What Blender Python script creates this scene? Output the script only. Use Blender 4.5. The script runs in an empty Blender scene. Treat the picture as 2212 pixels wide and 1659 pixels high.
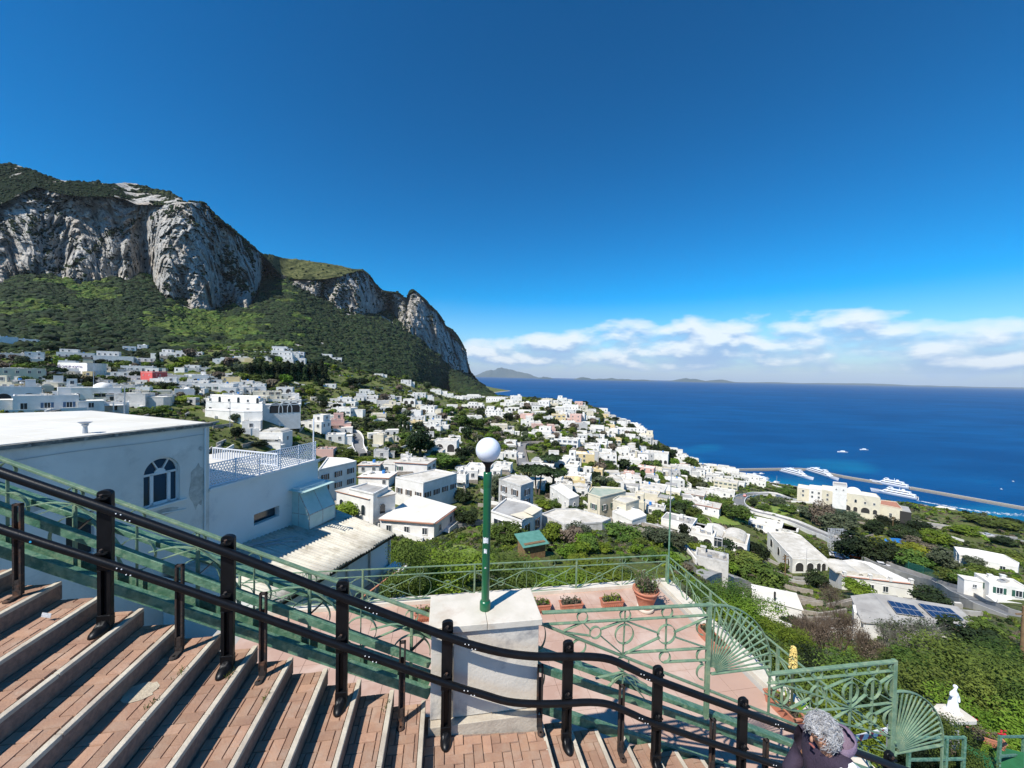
import bpy, bmesh, math, random
import numpy as np
from mathutils import Vector, Matrix
R_ = math.radians
random.seed(7); rng = np.random.default_rng(11)
S = bpy.context.scene
COL = S.collection
CAMZ = 140.0
# ---------------------------------------------------------------- camera
F = 833.; CX, CY = 1106., 829.5          # picture measured on a 2212 x 1659 grid
ROLL = R_(1.2); PIT = R_(1.2)
cam_d = bpy.data.cameras.new('camera'); cam = bpy.data.objects.new('camera', cam_d); COL.objects.link(cam)
cam.location = (0, 0, CAMZ)
cam_d.sensor_fit = 'HORIZONTAL'; cam_d.sensor_width = 36.; cam_d.lens = 36. * F / 2212.
cam_d.clip_start = .1; cam_d.clip_end = 150000.
cam.rotation_euler = (Matrix.Rotation(-PIT, 3, 'X') @ Matrix.Rotation(R_(90), 3, 'X') @ Matrix.Rotation(ROLL, 3, 'Z')).to_euler()
S.camera = cam
# ---------------------------------------------------------------- sky and sun
SUN_EL, SUN_AZ = R_(51), R_(221)     # azimuth measured clockwise from +Y: behind the camera, to the left
W = bpy.data.worlds.new('World'); S.world = W; W.use_nodes = True
nt = W.node_tree; nt.nodes.clear()
def N(t, typ, **k):
    n = t.nodes.new(typ)
    for a, b in k.items():
        if a.startswith('i_'): n.inputs[int(a[2:])].default_value = b
        else: setattr(n, a, b)
    return n
def mth(t, op, a, b=None, clamp=False):
    n = t.nodes.new('ShaderNodeMath'); n.operation = op; n.use_clamp = clamp
    for i, v in enumerate((a, b)):
        if v is None: continue
        if isinstance(v, (int, float)): n.inputs[i].default_value = v
        else: t.links.new(v, n.inputs[i])
    return n.outputs[0]
def mixc(t, f, a, b, typ='MIX'):
    n = t.nodes.new('ShaderNodeMix'); n.data_type = 'RGBA'; n.blend_type = typ
    for s, v in ((n.inputs[0], f), (n.inputs[6], a), (n.inputs[7], b)):
        if isinstance(v, (int, float)): s.default_value = v
        elif isinstance(v, tuple): s.default_value = (*v, 1) if len(v) == 3 else v
        else: t.links.new(v, s)
    return n.outputs[2]
def ramp(t, f, stops, interp='LINEAR'):
    n = t.nodes.new('ShaderNodeValToRGB'); r = n.color_ramp; r.interpolation = interp
    while len(r.elements) < len(stops): r.elements.new(.5)
    for e, (p, c) in zip(r.elements, stops):
        e.position = p; e.color = (c, c, c, 1) if isinstance(c, (int, float)) else (*c, 1)
    t.links.new(f, n.inputs[0]); return n.outputs[0]
def noise(t, vec, scale, detail=4, rough=.55, dist=0.):
    n = N(t, 'ShaderNodeTexNoise'); n.inputs['Scale'].default_value = scale; n.inputs['Detail'].default_value = detail
    n.inputs['Roughness'].default_value = rough; n.inputs['Distortion'].default_value = dist
    if vec is not None: t.links.new(vec, n.inputs['Vector'])
    return n.outputs['Fac']
sky = N(nt, 'ShaderNodeTexSky', sky_type='NISHITA', sun_disc=False, sun_elevation=SUN_EL, sun_rotation=SUN_AZ,
        altitude=0., air_density=1.0, dust_density=.15, ozone_density=3.0)
hsv = N(nt, 'ShaderNodeHueSaturation'); hsv.inputs['Saturation'].default_value = 1.42; hsv.inputs['Value'].default_value = 1.0; hsv.inputs['Hue'].default_value = .494
gm = N(nt, 'ShaderNodeGamma'); gm.inputs[1].default_value = 1.38
def vsc(src, k):
    v = N(nt, 'ShaderNodeVectorMath', operation='SCALE'); v.inputs['Scale'].default_value = k; nt.links.new(src, v.inputs[0]); return v.outputs[0]
nt.links.new(vsc(sky.outputs[0], 1 / 7.), gm.inputs[0]); nt.links.new(vsc(gm.outputs[0], 8.6), hsv.inputs['Color'])
tc = N(nt, 'ShaderNodeTexCoord'); sx = N(nt, 'ShaderNodeSeparateXYZ'); nt.links.new(tc.outputs['Generated'], sx.inputs[0])
el = mth(nt, 'ARCSINE', sx.outputs[2]); az = mth(nt, 'ARCTAN2', sx.outputs[0], sx.outputs[1])
def cvec(eo=0., ks=3.3, kz=8.0):
    c = N(nt, 'ShaderNodeCombineXYZ'); nt.links.new(mth(nt, 'MULTIPLY', az, ks), c.inputs[0])
    nt.links.new(mth(nt, 'MULTIPLY', mth(nt, 'ADD', el, eo), kz), c.inputs[1]); c.inputs[2].default_value = 1.7; return c.outputs[0]
def cloud(eo):
    n1 = mth(nt, 'ADD', noise(nt, cvec(eo), 2.3, 9, .54, .1), .075)
    # bank height rises to the right of the view
    top = mth(nt, 'ADD', .065, mth(nt, 'MULTIPLY', mth(nt, 'SINE', mth(nt, 'ADD', mth(nt, 'MULTIPLY', az, 2.8), .2)), .055))
    e = mth(nt, 'ADD', el, eo)
    up = mth(nt, 'MULTIPLY', mth(nt, 'SUBTRACT', e, top), 7.)
    lo = mth(nt, 'MULTIPLY', mth(nt, 'SUBTRACT', .036, e), 9.)
    pen = mth(nt, 'ADD', mth(nt, 'MAXIMUM', up, 0.), mth(nt, 'MAXIMUM', lo, 0.))
    return mth(nt, 'SUBTRACT', n1, pen)
c0 = cloud(0.); c1 = cloud(.018)
mask = ramp(nt, c0, [(.40, 0.), (.50, .6), (.62, 1.)])
lit = mth(nt, 'ADD', mth(nt, 'MULTIPLY', mth(nt, 'SUBTRACT', c0, c1), 6.5), .40, clamp=True)
ccol = mixc(nt, lit, (2.3, 3.7, 6.0), (7.0, 7.4, 7.8))
hz = ramp(nt, mth(nt, 'MULTIPLY', el, 1.), [(0., .85), (.05, .6), (.1, .3), (.2, 0.)])
skc = mixc(nt, hz, hsv.outputs[0], (1.5, 2.9, 5.2))
col = mixc(nt, mth(nt, 'MULTIPLY', mask, .86), skc, ccol)
bg = N(nt, 'ShaderNodeBackground'); bg.inputs[1].default_value = .112
nt.links.new(col, bg.inputs[0]); wo = N(nt, 'ShaderNodeOutputWorld'); nt.links.new(bg.outputs[0], wo.inputs[0])
sd = bpy.data.lights.new('sun', 'SUN'); sd.energy = 5.0; sd.angle = R_(.53); sd.color = (1., .955, .88)
sun = bpy.data.objects.new('sun', sd); COL.objects.link(sun); sun.location = (-20, -20, 200)
sdir = Vector((math.sin(SUN_AZ) * math.cos(SUN_EL), math.cos(SUN_AZ) * math.cos(SUN_EL), math.sin(SUN_EL)))
sun.rotation_euler = sdir.to_track_quat('Z', 'Y').to_euler()
S.view_settings.view_transform = 'Standard'; S.view_settings.look = 'None'; S.view_settings.gamma = 1.
S.view_settings.exposure = .32; S.view_settings.use_curve_mapping = False
S.cycles.max_bounces = 6; S.cycles.diffuse_bounces = 3; S.cycles.glossy_bounces = 3; S.cycles.transmission_bounces = 4
S.cycles.volume_bounces = 0; S.cycles.caustics_reflective = False; S.cycles.caustics_refractive = False
# ---------------------------------------------------------------- measuring helpers (picture point -> place)
def rays(px, py):
    px = np.asarray(px, float); py = np.asarray(py, float)
    x = (px - CX) / F; y = -(py - CY) / F
    c, s = math.cos(ROLL), math.sin(ROLL); x2 = x * c - y * s; y2 = x * s + y * c
    cp, sp = math.cos(PIT), math.sin(PIT)
    return np.stack([x2, cp + y2 * sp, -sp + y2 * cp], -1)
def at_Y(px, py, Y):
    d = rays(px, py); return d * (np.asarray(Y, float) / d[..., 1])[..., None] + np.array([0, 0, CAMZ])
def at_z(px, py, z):
    d = rays(px, py); return d * ((np.asarray(z, float) - CAMZ) / d[..., 2])[..., None] + np.array([0, 0, CAMZ])
AST = R_(9.7)
Vv = np.array([math.cos(AST), math.sin(AST), 0]); Uv = np.array([-math.sin(AST), math.cos(AST), 0])
def L(s, o, z): return Vector(Vv * s + Uv * o + np.array([0, 0, CAMZ + z]))     # stair frame: along, outward, height below eye
def on_o(px, py, o):
    d = rays(px, py); p = d * (o / (d @ Uv)); return float(p @ Vv), float(p[2])
# ---------------------------------------------------------------- object helpers
def tag(o, label=None, cat=None, group=None, kind=None):
    if label: o['label'] = label
    if cat: o['category'] = cat
    if group: o['group'] = group
    if kind: o['kind'] = kind
    return o
def empty(name, loc, label, cat, group=None, rz=0.):
    o = bpy.data.objects.new(name, None); COL.objects.link(o); o.location = loc; o.rotation_euler.z = rz
    o.empty_display_size = .2
    return tag(o, label, cat, group)
def link(name, me, parent=None, loc=None, rz=None, sc=None):
    o = bpy.data.objects.new(name, me); COL.objects.link(o)
    if parent is not None: o.parent = parent
    if loc is not None: o.location = loc
    if rz is not None: o.rotation_euler.z = rz
    if sc is not None: o.scale = sc
    return o
def npmesh(name, V, Fq, mats=(), smooth=False, mi=None):
    me = bpy.data.meshes.new(name); V = np.asarray(V, np.float32); Fq = np.asarray(Fq, np.int32)
    k = Fq.shape[1]
    me.vertices.add(len(V)); me.vertices.foreach_set('co', V.ravel())
    me.loops.add(Fq.size); me.loops.foreach_set('vertex_index', Fq.ravel())
    me.polygons.add(len(Fq)); me.polygons.foreach_set('loop_start', np.arange(len(Fq), dtype=np.int32) * k)
    if mi is not None: me.polygons.foreach_set('material_index', np.asarray(mi, np.int32))
    me.polygons.foreach_set('use_smooth', np.full(len(Fq), smooth))
    for m in mats: me.materials.append(m)
    me.update(calc_edges=True); return me
def grid_faces(nr, nc):
    i = np.arange(nr - 1)[:, None] * nc + np.arange(nc - 1)[None, :]
    return np.stack([i, i + 1, i + nc + 1, i + nc], -1).reshape(-1, 4)
def vattr(me, name, arr):
    a = me.attributes.new(name, 'FLOAT', 'POINT'); a.data.foreach_set('value', np.asarray(arr, np.float32).ravel())
class MB:                                        # collects simple solids, then becomes one mesh
    def __init__(s): s.v = []; s.f = []; s.m = []; s.sm = []
    def add(s, vs, fs, mi=0, sm=False):
        b = len(s.v); s.v += [tuple(p) for p in vs]
        for f in fs: s.f.append(tuple(i + b for i in f)); s.m.append(mi); s.sm.append(sm)
    def box(s, c, d, rz=0., mi=0, M=None):
        hx, hy, hz = d[0] / 2, d[1] / 2, d[2] / 2
        P = [Vector((x * hx, y * hy, z * hz)) for z in (-1, 1) for y in (-1, 1) for x in (-1, 1)]
        if M is None: M = Matrix.Rotation(rz, 3, 'Z')
        s.add([M @ p + Vector(c) for p in P], [(0, 2, 3, 1), (4, 5, 7, 6), (0, 1, 5, 4), (2, 6, 7, 3), (0, 4, 6, 2), (1, 3, 7, 5)], mi)
    def bar(s, a, b, w, h, up=(0, 0, 1), mi=0):   # box beam from a to b
        a = Vector(a); b = Vector(b); t = b - a; n = t.length; t.normalize(); up = Vector(up)
        x = t.cross(up)
        if x.length < 1e-4: x = t.cross(Vector((1, 0, 0)))
        x.normalize(); y = x.cross(t); M = Matrix((t, x, y)).transposed()
        s.box((a + b) / 2, (n, w, h), M=M, mi=mi)
    def tube(s, pts, r, n=8, mi=0, cap=True, closed=False, flat=None):
        pts = [Vector(p) for p in pts]; m = len(pts); rr = r if isinstance(r, (list, tuple)) else [r] * m
        rings = []; prev = None
        for i, p in enumerate(pts):
            if closed: t = pts[(i + 1) % m] - pts[i - 1]
            else: t = (pts[min(i + 1, m - 1)] - pts[max(i - 1, 0)])
            t.normalize()
            if prev is None: x = t.orthogonal().normalized()
            else:
                x = prev - t * prev.dot(t); x = x.normalized() if x.length > 1e-6 else t.orthogonal().normalized()
            prev = x; y = t.cross(x)
            rings.append([p + (x * math.cos(2 * math.pi * k / n) + y * math.sin(2 * math.pi * k / n)) * rr[i] for k in range(n)])
        vs = [q for g in rings for q in g]; fs = []
        for i in range(m if closed else m - 1):
            j = (i + 1) % m
            for k in range(n): fs.append((i * n + k, i * n + (k + 1) % n, j * n + (k + 1) % n, j * n + k))
        s.add(vs, fs, mi, True)
        if cap and not closed: s.add(rings[0], [tuple(range(n - 1, -1, -1))], mi); s.add(rings[-1], [tuple(range(n))], mi)
    def ribbon(s, pts, w, t, side, mi=0, closed=False):   # flat iron strip of width w (along side) and thickness t
        pts = [Vector(p) for p in pts]; m = len(pts); side = Vector(side).normalized(); vs = []
        for i, p in enumerate(pts):
            a = pts[(i + 1) % m] if (closed or i < m - 1) else p; b = pts[i - 1] if (closed or i > 0) else p
            d = (a - b).normalized(); nn = d.cross(side).normalized()
            for q, r in ((-1, -1), (1, -1), (1, 1), (-1, 1)): vs.append(p + side * (q * w / 2) + nn * (r * t / 2))
        fs = []
        for i in range(m if closed else m - 1):
            j = (i + 1) % m
            for k in range(4): fs.append((i * 4 + k, i * 4 + (k + 1) % 4, j * 4 + (k + 1) % 4, j * 4 + k))
        if not closed: fs += [(3, 2, 1, 0), tuple((m - 1) * 4 + k for k in range(4))]
        s.add(vs, fs, mi)
    def lathe(s, prof, n=16, c=(0, 0, 0), mi=0, sm=True):
        c = Vector(c); vs = []; m = len(prof)
        for r, z in prof: vs += [c + Vector((r * math.cos(2 * math.pi * k / n), r * math.sin(2 * math.pi * k / n), z)) for k in range(n)]
        fs = [(i * n + k, i * n + (k + 1) % n, (i + 1) * n + (k + 1) % n, (i + 1) * n + k) for i in range(m - 1) for k in range(n)]
        s.add(vs, fs, mi, sm); s.add(vs[:n], [tuple(range(n - 1, -1, -1))], mi); s.add(vs[-n:], [tuple(range(n))], mi)
    def prism(s, poly, z0, z1, mi=0, mit=None):
        n = len(poly); vs = [(*p[:2], z0) for p in poly] + [(*p[:2], z1) for p in poly]
        s.add(vs, [(k, (k + 1) % n, n + (k + 1) % n, n + k) for k in range(n)] + [tuple(range(n - 1, -1, -1))], mi)
        s.add(vs[n:], [tuple(range(n))], mi if mit is None else mit)
    def mesh(s, name, mats, shade=None):
        me = bpy.data.meshes.new(name); me.from_pydata(s.v, [], s.f)
        me.polygons.foreach_set('material_index', s.m); me.polygons.foreach_set('use_smooth', s.sm)
        for m in (mats if isinstance(mats, (list, tuple)) else [mats]): me.materials.append(m)
        me.update(); return me
    def build(s, name, mats, parent=None, loc=None, rz=None): return link(name, s.mesh(name, mats), parent, loc, rz)
def bevel(o, w=.004, seg=2):
    m = o.modifiers.new('bevel', 'BEVEL'); m.width = w; m.segments = seg; m.limit_method = 'ANGLE'; return o
# ---------------------------------------------------------------- materials
def pmat(name, c1, c2=None, scale=3., rough=.7, bump=0., bscale=None, metal=0., detail=5, dirt=None, dscale=1., spec=.5, lo=.38, hi=.64, coord='Object', randv=0., dl=.55, dh=.75):
    m = bpy.data.materials.new(name); m.use_nodes = True; t = m.node_tree; b = t.nodes['Principled BSDF']
    b.inputs['Roughness'].default_value = rough; b.inputs['Metallic'].default_value = metal; b.inputs['Specular IOR Level'].default_value = spec
    tcn = N(t, 'ShaderNodeTexCoord'); v = tcn.outputs['Object' if coord == 'World' else coord]
    if coord == 'World': v = N(t, 'ShaderNodeNewGeometry').outputs['Position']
    out = None
    if c2 is not None:
        out = mixc(t, ramp(t, noise(t, v, scale, detail), [(lo, 0.), (hi, 1.)]), c1, c2)
    if dirt is not None:
        out = mixc(t, ramp(t, noise(t, v, dscale, 6, .65, .3), [(dl, 0.), (dh, 1.)]), out if out is not None else c1, dirt)
    if randv:
        oi = N(t, 'ShaderNodeObjectInfo'); h = N(t, 'ShaderNodeHueSaturation')
        t.links.new(mth(t, 'ADD', 1. - randv / 2, mth(t, 'MULTIPLY', oi.outputs['Random'], randv)), h.inputs['Value'])
        if out is None: h.inputs['Color'].default_value = (*c1, 1)
        else: t.links.new(out, h.inputs['Color'])
        out = h.outputs[0]
    if out is None: b.inputs['Base Color'].default_value = (*c1, 1)
    else: t.links.new(out, b.inputs['Base Color'])
    if bump:
        bp = N(t, 'ShaderNodeBump'); bp.inputs['Strength'].default_value = bump; bp.inputs['Distance'].default_value = .02
        t.links.new(noise(t, v, bscale or scale * 4, 6, .65), bp.inputs['Height']); t.links.new(bp.outputs[0], b.inputs['Normal'])
    return m
# value noise in numpy, for shaping meshes
_perm = rng.random((64, 64, 64)).astype(np.float32)
def vnoise(P, sc):
    P = np.asarray(P, np.float32) / sc; i = np.floor(P).astype(np.int64); f = P - i; f = f * f * (3 - 2 * f); i &= 63; j = (i + 1) & 63
    x0, y0, z0 = i[..., 0], i[..., 1], i[..., 2]; x1, y1, z1 = j[..., 0], j[..., 1], j[..., 2]; fx, fy, fz = f[..., 0], f[..., 1], f[..., 2]
    def lp(a, b, t): return a + (b - a) * t
    return lp(lp(lp(_perm[x0, y0, z0], _perm[x1, y0, z0], fx), lp(_perm[x0, y1, z0], _perm[x1, y1, z0], fx), fy),
              lp(lp(_perm[x0, y0, z1], _perm[x1, y0, z1], fx), lp(_perm[x0, y1, z1], _perm[x1, y1, z1], fx), fy), fz) * 2 - 1
def fbm(P, sc, o=4, g=.5):
    a = 1.; r = 0.; P = np.asarray(P, float)
    for k in range(o): r = r + a * vnoise(P + 17.3 * k, sc); sc /= 2.03; a *= g
    return r
def ridged(P, sc, o=4, g=.5):
    a = 1.; r = 0.; P = np.asarray(P, float)
    for k in range(o): r = r + a * (1 - 2 * np.abs(vnoise(P + 9.1 * k, sc))); sc /= 2.03; a *= g
    return r
# ================================================================ TERRAIN (ground of the town), fitted through surveyed points
CP = [  # px, py on the picture grid and distance forward in metres
 (1100,1420,13),(600,1550,11),(0,1500,11),(-300,1500,12),(1700,1540,17),(2100,1640,14),(2100,1470,29),(2212,1520,22),(2600,1600,18),
 (1000,1300,28),(1250,1305,28),(1000,1205,52),(1200,1212,48),(1450,1265,40),(1700,1350,64),(1640,1325,67),(1450,1165,76),(1600,1240,84),(1820,1270,97),(1973,1297,93),(1730,1290,86),
 (2000,1365,58),(2200,1410,46),(2212,1262,92),(1700,1240,127),(1790,1100,226),(1730,1086,235),(1656,1211,139),(1900,1205,130),(2100,1195,150),(1650,1092,220),(1900,1120,225),(2100,1122,262),(2212,1140,260),
 (1480,1000,640),(1560,1018,590),(1620,1034,545),(1700,1047,520),(1780,1062,495),(1900,1086,462),(1980,1096,448),(2100,1106,440),(2212,1113,436),(2500,1135,420),
 (880,1155,76),(900,1190,66),(700,1055,108),(700,1130,70),(900,1002,140),(560,965,120),(450,906,129),(560,906,138),(500,893,160),(300,862,150),(100,868,115),(0,885,92),(200,806,250),(0,800,220),
 (0,745,330),(400,782,320),(600,775,360),(700,802,380),(700,882,250),(900,882,320),(900,838,470),(1000,856,580),(800,812,450),(1045,872,760),
 (1000,905,370),(1100,952,255),(1100,1052,128),(1250,1002,188),(1300,905,410),(1075,866,700),(1110,866,690),(1220,871,520),(1300,888,475),(1380,937,400),
 (1440,967,410),(1480,994,500),(1540,1012,545),(1400,1055,215),(1300,1105,128),(1500,1062,250),(1550,1115,172),(1600,1052,320),(1450,1012,300),
 (400,1050,60),(200,1050,45),(300,1250,25),(0,1100,35),(-200,900,90),(-200,800,220),(-200,745,330),(450,1150,40),(700,1300,24),(1800,1450,34),(1950,1300,75),(1300,1220,46)]
CP = np.array(CP, float); CPp = at_Y(CP[:, 0], CP[:, 1], CP[:, 2]); CPp = CPp[:]
ext = []
def polar(P):
    r = np.hypot(P[..., 0], P[..., 1]); return np.arctan2(P[..., 0], P[..., 1]), np.log(r), (P[..., 2] - CAMZ) / r
# sea bed beyond the coast, land behind the hill, ground under the terrace
def ap(azd, r, z): ext.append((r * math.sin(R_(azd)), r * math.cos(R_(azd)), z))
for px, Y0 in ((1110, 900), (1220, 690), (1300, 640), (1380, 560), (1440, 570), (1480, 700), (1560, 680), (1700, 600), (1900, 530), (2100, 500), (2300, 490)):
    a = math.degrees(math.atan((px - CX) / F))
    for k, z in ((1.12, -9), (1.6, -26), (2.6, -30)): ap(a, Y0 / math.cos(R_(a)) * k, z)
ap(-1.5, 1500, -8); ap(-2, 2600, -20); ap(6, 4000, -30); ap(-6, 1100, 60); ap(-20, 1000, 150); ap(-40, 900, 190); ap(-60, 900, 190)
for a in (-60, -35, -10, 15, 40, 60): ap(a, 4.5, 131.0); ap(a, 2, 132.)
[ap(a_, r_, -30) for a_, r_ in ((12, 1700), (25, 1300), (38, 1100), (52, 1100), (20, 3500), (40, 3500), (60, 3500), (5, 3000), (30, 800), (45, 780), (56, 760))]; ap(65, 40, 112); ap(65, 120, 90); ap(65, 300, 45); ap(65, 520, -4); ap(65, 1200, -30)
CPp = np.vstack([CPp, np.array(ext)])
ca, cr, ct = polar(CPp)
KA, KR = 2.2, 1.0
def _feat(a, r): return np.stack([a * KA, r * KR], -1)
C2 = _feat(ca, cr); NCPT = len(C2)
def _phi(d): return np.where(d > 1e-9, d * d * np.log(d + 1e-12), 0.)
AMAT = np.zeros((NCPT + 3, NCPT + 3)); AMAT[:NCPT, :NCPT] = _phi(np.linalg.norm(C2[:, None] - C2[None], axis=-1)) + np.eye(NCPT) * 4e-4
AMAT[:NCPT, NCPT] = 1; AMAT[:NCPT, NCPT + 1:] = C2; AMAT[NCPT:, :NCPT] = AMAT[:NCPT, NCPT:].T
wts = np.linalg.solve(AMAT, np.concatenate([ct, np.zeros(3)]))
def t_of(a, lr):
    Q = _feat(a, lr); sh = Q.shape[:-1]; Q = Q.reshape(-1, 2); out = np.empty(len(Q))
    for k in range(0, len(Q), 20000):
        q = Q[k:k + 20000]; d = np.linalg.norm(q[:, None] - C2[None], axis=-1)
        out[k:k + 20000] = _phi(d) @ wts[:NCPT] + wts[NCPT] + q @ wts[NCPT + 1:]
    return out.reshape(sh)
def ground(P2):
    P2 = np.asarray(P2, float); x, y = P2[..., 0], P2[..., 1]; r = np.hypot(x, y); a = np.arctan2(x, y)
    z = CAMZ + t_of(a, np.log(r)) * r
    P3 = np.stack([x, y, x * 0], -1)
    z = z + fbm(P3, 45., 3) * np.clip((r - 60) / 300, 0, 1) * 2.2 * np.clip(z / 30, 0, 1)
    # dry-stone terraces cut into the slope
    w = np.clip((r - 240) / 120, 0, 1) * np.clip((1150 - r) / 200, 0, 1) * np.clip((z - 25) / 30, 0, 1) * np.clip(.55 + fbm(P3 + 50, 160., 2), 0, 1)
    q = z / 3.2; fr = q - np.floor(q); st = (np.floor(q) + np.clip((fr - .72) / .28, 0, 1)) * 3.2
    z = z + (st - z) * w
    return np.maximum(z, -28.)
def gz(x, y): return float(ground(np.array([x, y])))
_lr = np.linspace(math.log(8), math.log(3500), 700)
def hit(px, py):                                  # where the sight line through a picture point meets the ground
    d = rays(px, py); h = math.hypot(d[0], d[1]); r = np.exp(_lr); P = np.stack([d[0] / h * r, d[1] / h * r], -1)
    g = ground(P); zr = CAMZ + d[2] / h * r; k = np.where(g >= zr)[0]
    if len(k) == 0: k = [np.argmin(np.abs(g - zr))]
    k = k[0]; return np.array([P[k, 0], P[k, 1], g[k]])
_a = np.linspace(R_(-66), R_(66), 560); _r = np.linspace(math.log(4.), math.log(3600), 640)
GA, GR = np.meshgrid(_a, _r); GX = np.exp(GR) * np.sin(GA); GY = np.exp(GR) * np.cos(GA)
GZ = ground(np.stack([GX, GY], -1))
VT = np.stack([GX, GY, GZ], -1)
def masks_ground(P):
    soil = .5 + .5 * fbm(P * [1, 1, 0], 60., 4)
    return soil
m_ground = bpy.data.materials.new('hillside_ground'); m_ground.use_nodes = True
t = m_ground.node_tree; b = t.nodes['Principled BSDF']; b.inputs['Roughness'].default_value = .95; b.inputs['Specular IOR Level'].default_value = .15
gp = N(t, 'ShaderNodeNewGeometry'); pos = gp.outputs['Position']
n1 = noise(t, pos, .05, 8, .68); n2 = noise(t, pos, .35, 6, .7); n3 = noise(t, pos, 2.2, 5, .7)
c = mixc(t, ramp(t, n1, [(.35, 0.), (.62, 1.)]), (.075, .11, .025), (.18, .20, .06))
c = mixc(t, ramp(t, n2, [(.5, 0.), (.68, .85)]), c, (.22, .175, .105))
c = mixc(t, ramp(t, n3, [(.42, 0.), (.62, .55)]), c, (.03, .05, .015))
sp = N(t, 'ShaderNodeSeparateXYZ'); t.links.new(gp.outputs['Normal'], sp.inputs[0])
c = mixc(t, ramp(t, sp.outputs[2], [(.80, .9), (.93, 0.)]), c, (.27, .24, .19))
sp2 = N(t, 'ShaderNodeSeparateXYZ'); t.links.new(pos, sp2.inputs[0])
c = mixc(t, ramp(t, mth(t, 'MULTIPLY', sp2.outputs[2], .1), [(.12, 1.), (.4, 0.)]), c, (.38, .34, .28))
t.links.new(c, b.inputs['Base Color'])
bp = N(t, 'ShaderNodeBump'); bp.inputs['Strength'].default_value = .8; bp.inputs['Distance'].default_value = .6
t.links.new(n3, bp.inputs['Height']); t.links.new(bp.outputs[0], b.inputs['Normal'])
o = link('ground', npmesh('ground', VT.reshape(-1, 3), grid_faces(640, 560)[:, ::-1], [m_ground], True)); tag(o, kind='structure')
# ================================================================ SEA
m_sea = bpy.data.materials.new('sea_water'); m_sea.use_nodes = True
t = m_sea.node_tree; b = t.nodes['Principled BSDF']
pos = N(t, 'ShaderNodeNewGeometry').outputs['Position']
mp = N(t, 'ShaderNodeMapping'); mp.inputs['Scale'].default_value = (1, 2.2, 1); mp.inputs['Rotation'].default_value = (0, 0, R_(18)); t.links.new(pos, mp.inputs[0])
at = N(t, 'ShaderNodeAttribute', attribute_name='shallow')
w1 = noise(t, mp.outputs[0], .004, 6, .6); w2 = noise(t, mp.outputs[0], .06, 5, .6, .4); w3 = noise(t, mp.outputs[0], .0007, 5, .6)
c = mixc(t, ramp(t, w1, [(.38, 0.), (.62, 1.)]), (.001, .062, .185), (.002, .088, .245))
c = mixc(t, ramp(t, w3, [(.4, 0.), (.62, .6)]), c, (.001, .050, .16))
sh = ramp(t, mth(t, 'ADD', at.outputs['Fac'], mth(t, 'MULTIPLY', mth(t, 'SUBTRACT', w1, .5), .5)), [(.22, 0.), (.6, .5), (1., 1.)])
c = mixc(t, sh, c, (.006, .20, .32))
t.links.new(c, b.inputs['Base Color']); b.inputs['Roughness'].default_value = .32; b.inputs['IOR'].default_value = 1.33; b.inputs['Specular IOR Level'].default_value = .02
bp = N(t, 'ShaderNodeBump'); bp.inputs['Strength'].default_value = .9; bp.inputs['Distance'].default_value = 2.2
t.links.new(w2, bp.inputs['Height'])
df = N(t, 'ShaderNodeBsdfDiffuse'); gl_ = N(t, 'ShaderNodeBsdfGlossy'); gl_.inputs['Roughness'].default_value = .3; ms = N(t, 'ShaderNodeMixShader'); ms.inputs[0].default_value = .055
t.links.new(c, df.inputs['Color']); t.links.new(bp.outputs[0], df.inputs['Normal']); t.links.new(bp.outputs[0], gl_.inputs['Normal']); t.links.new(df.outputs[0], ms.inputs[1]); t.links.new(gl_.outputs[0], ms.inputs[2]); t.links.new(ms.outputs[0], t.nodes['Material Output'].inputs[0])
_a = np.linspace(R_(-75), R_(75), 400); _r = np.concatenate([np.linspace(math.log(120), math.log(3500), 300), np.linspace(math.log(3600), math.log(45000), 40)])
GA2, GR2 = np.meshgrid(_a, _r); X = np.exp(GR2) * np.sin(GA2); Y = np.exp(GR2) * np.cos(GA2)
bed = ground(np.stack([X, Y], -1)); shal = np.clip((bed + 20.) / 20., 0, 1) ** 2.3 * .75 * (np.exp(GR2) < 2500)
Rr = np.exp(GR2)
me = npmesh('sea', np.stack([X, Y, X * 0], -1).reshape(-1, 3), grid_faces(len(_r), 400)[:, ::-1], [m_sea], True); vattr(me, 'shallow', shal)
tag(link('sea', me), kind='structure')
# ================================================================ MOUNTAIN
def curve(pts, x): p = np.array(pts, float); return np.interp(x, p[:, 0], p[:, 1])
RID = [(-300,345),(-150,350),(0,357),(40,359),(75,368),(100,378),(140,388),(170,389),(200,393),(260,396),(300,401),(350,413),(385,425),(405,436),(412,434),(440,435),(452,446),(465,462),(480,476),(495,486),(510,503),(528,516),(545,532),(563,549),(575,553),(585,551),(600,554),(626,558),(689,568),(740,577),(784,584),(795,590),(803,600),(812,613),(819,620),(826,628),(845,630),(863,632),(872,640),(878,643),(881,633),(884,627),(889,624),(895,625),(904,630),(912,638),(922,648),(931,660),(942,670),(952,682),(958,691),(963,703),(972,707),(980,714),(990,728),(999,742),(1004,752),(1008,762),(1010,780),(1014,792),(1018,804),(1028,817),(1040,830),(1054,843),(1067,853),(1078,860),(1086,866)]
EDG = [(-300,450),(-100,450),(0,446),(40,425),(77,408),(138,418),(180,421),(231,420),(256,424),(294,440),(330,446),(380,441),(410,437),(440,437),(452,447),(495,487),(563,550),(590,575),(604,592),(640,604),(690,606),(735,596),(776,585),(786,586),(803,602),(826,630),(863,634),(880,637),(895,627),(931,662),(963,705),(1008,764),(1018,805),(1040,831),(1086,866)]
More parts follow.
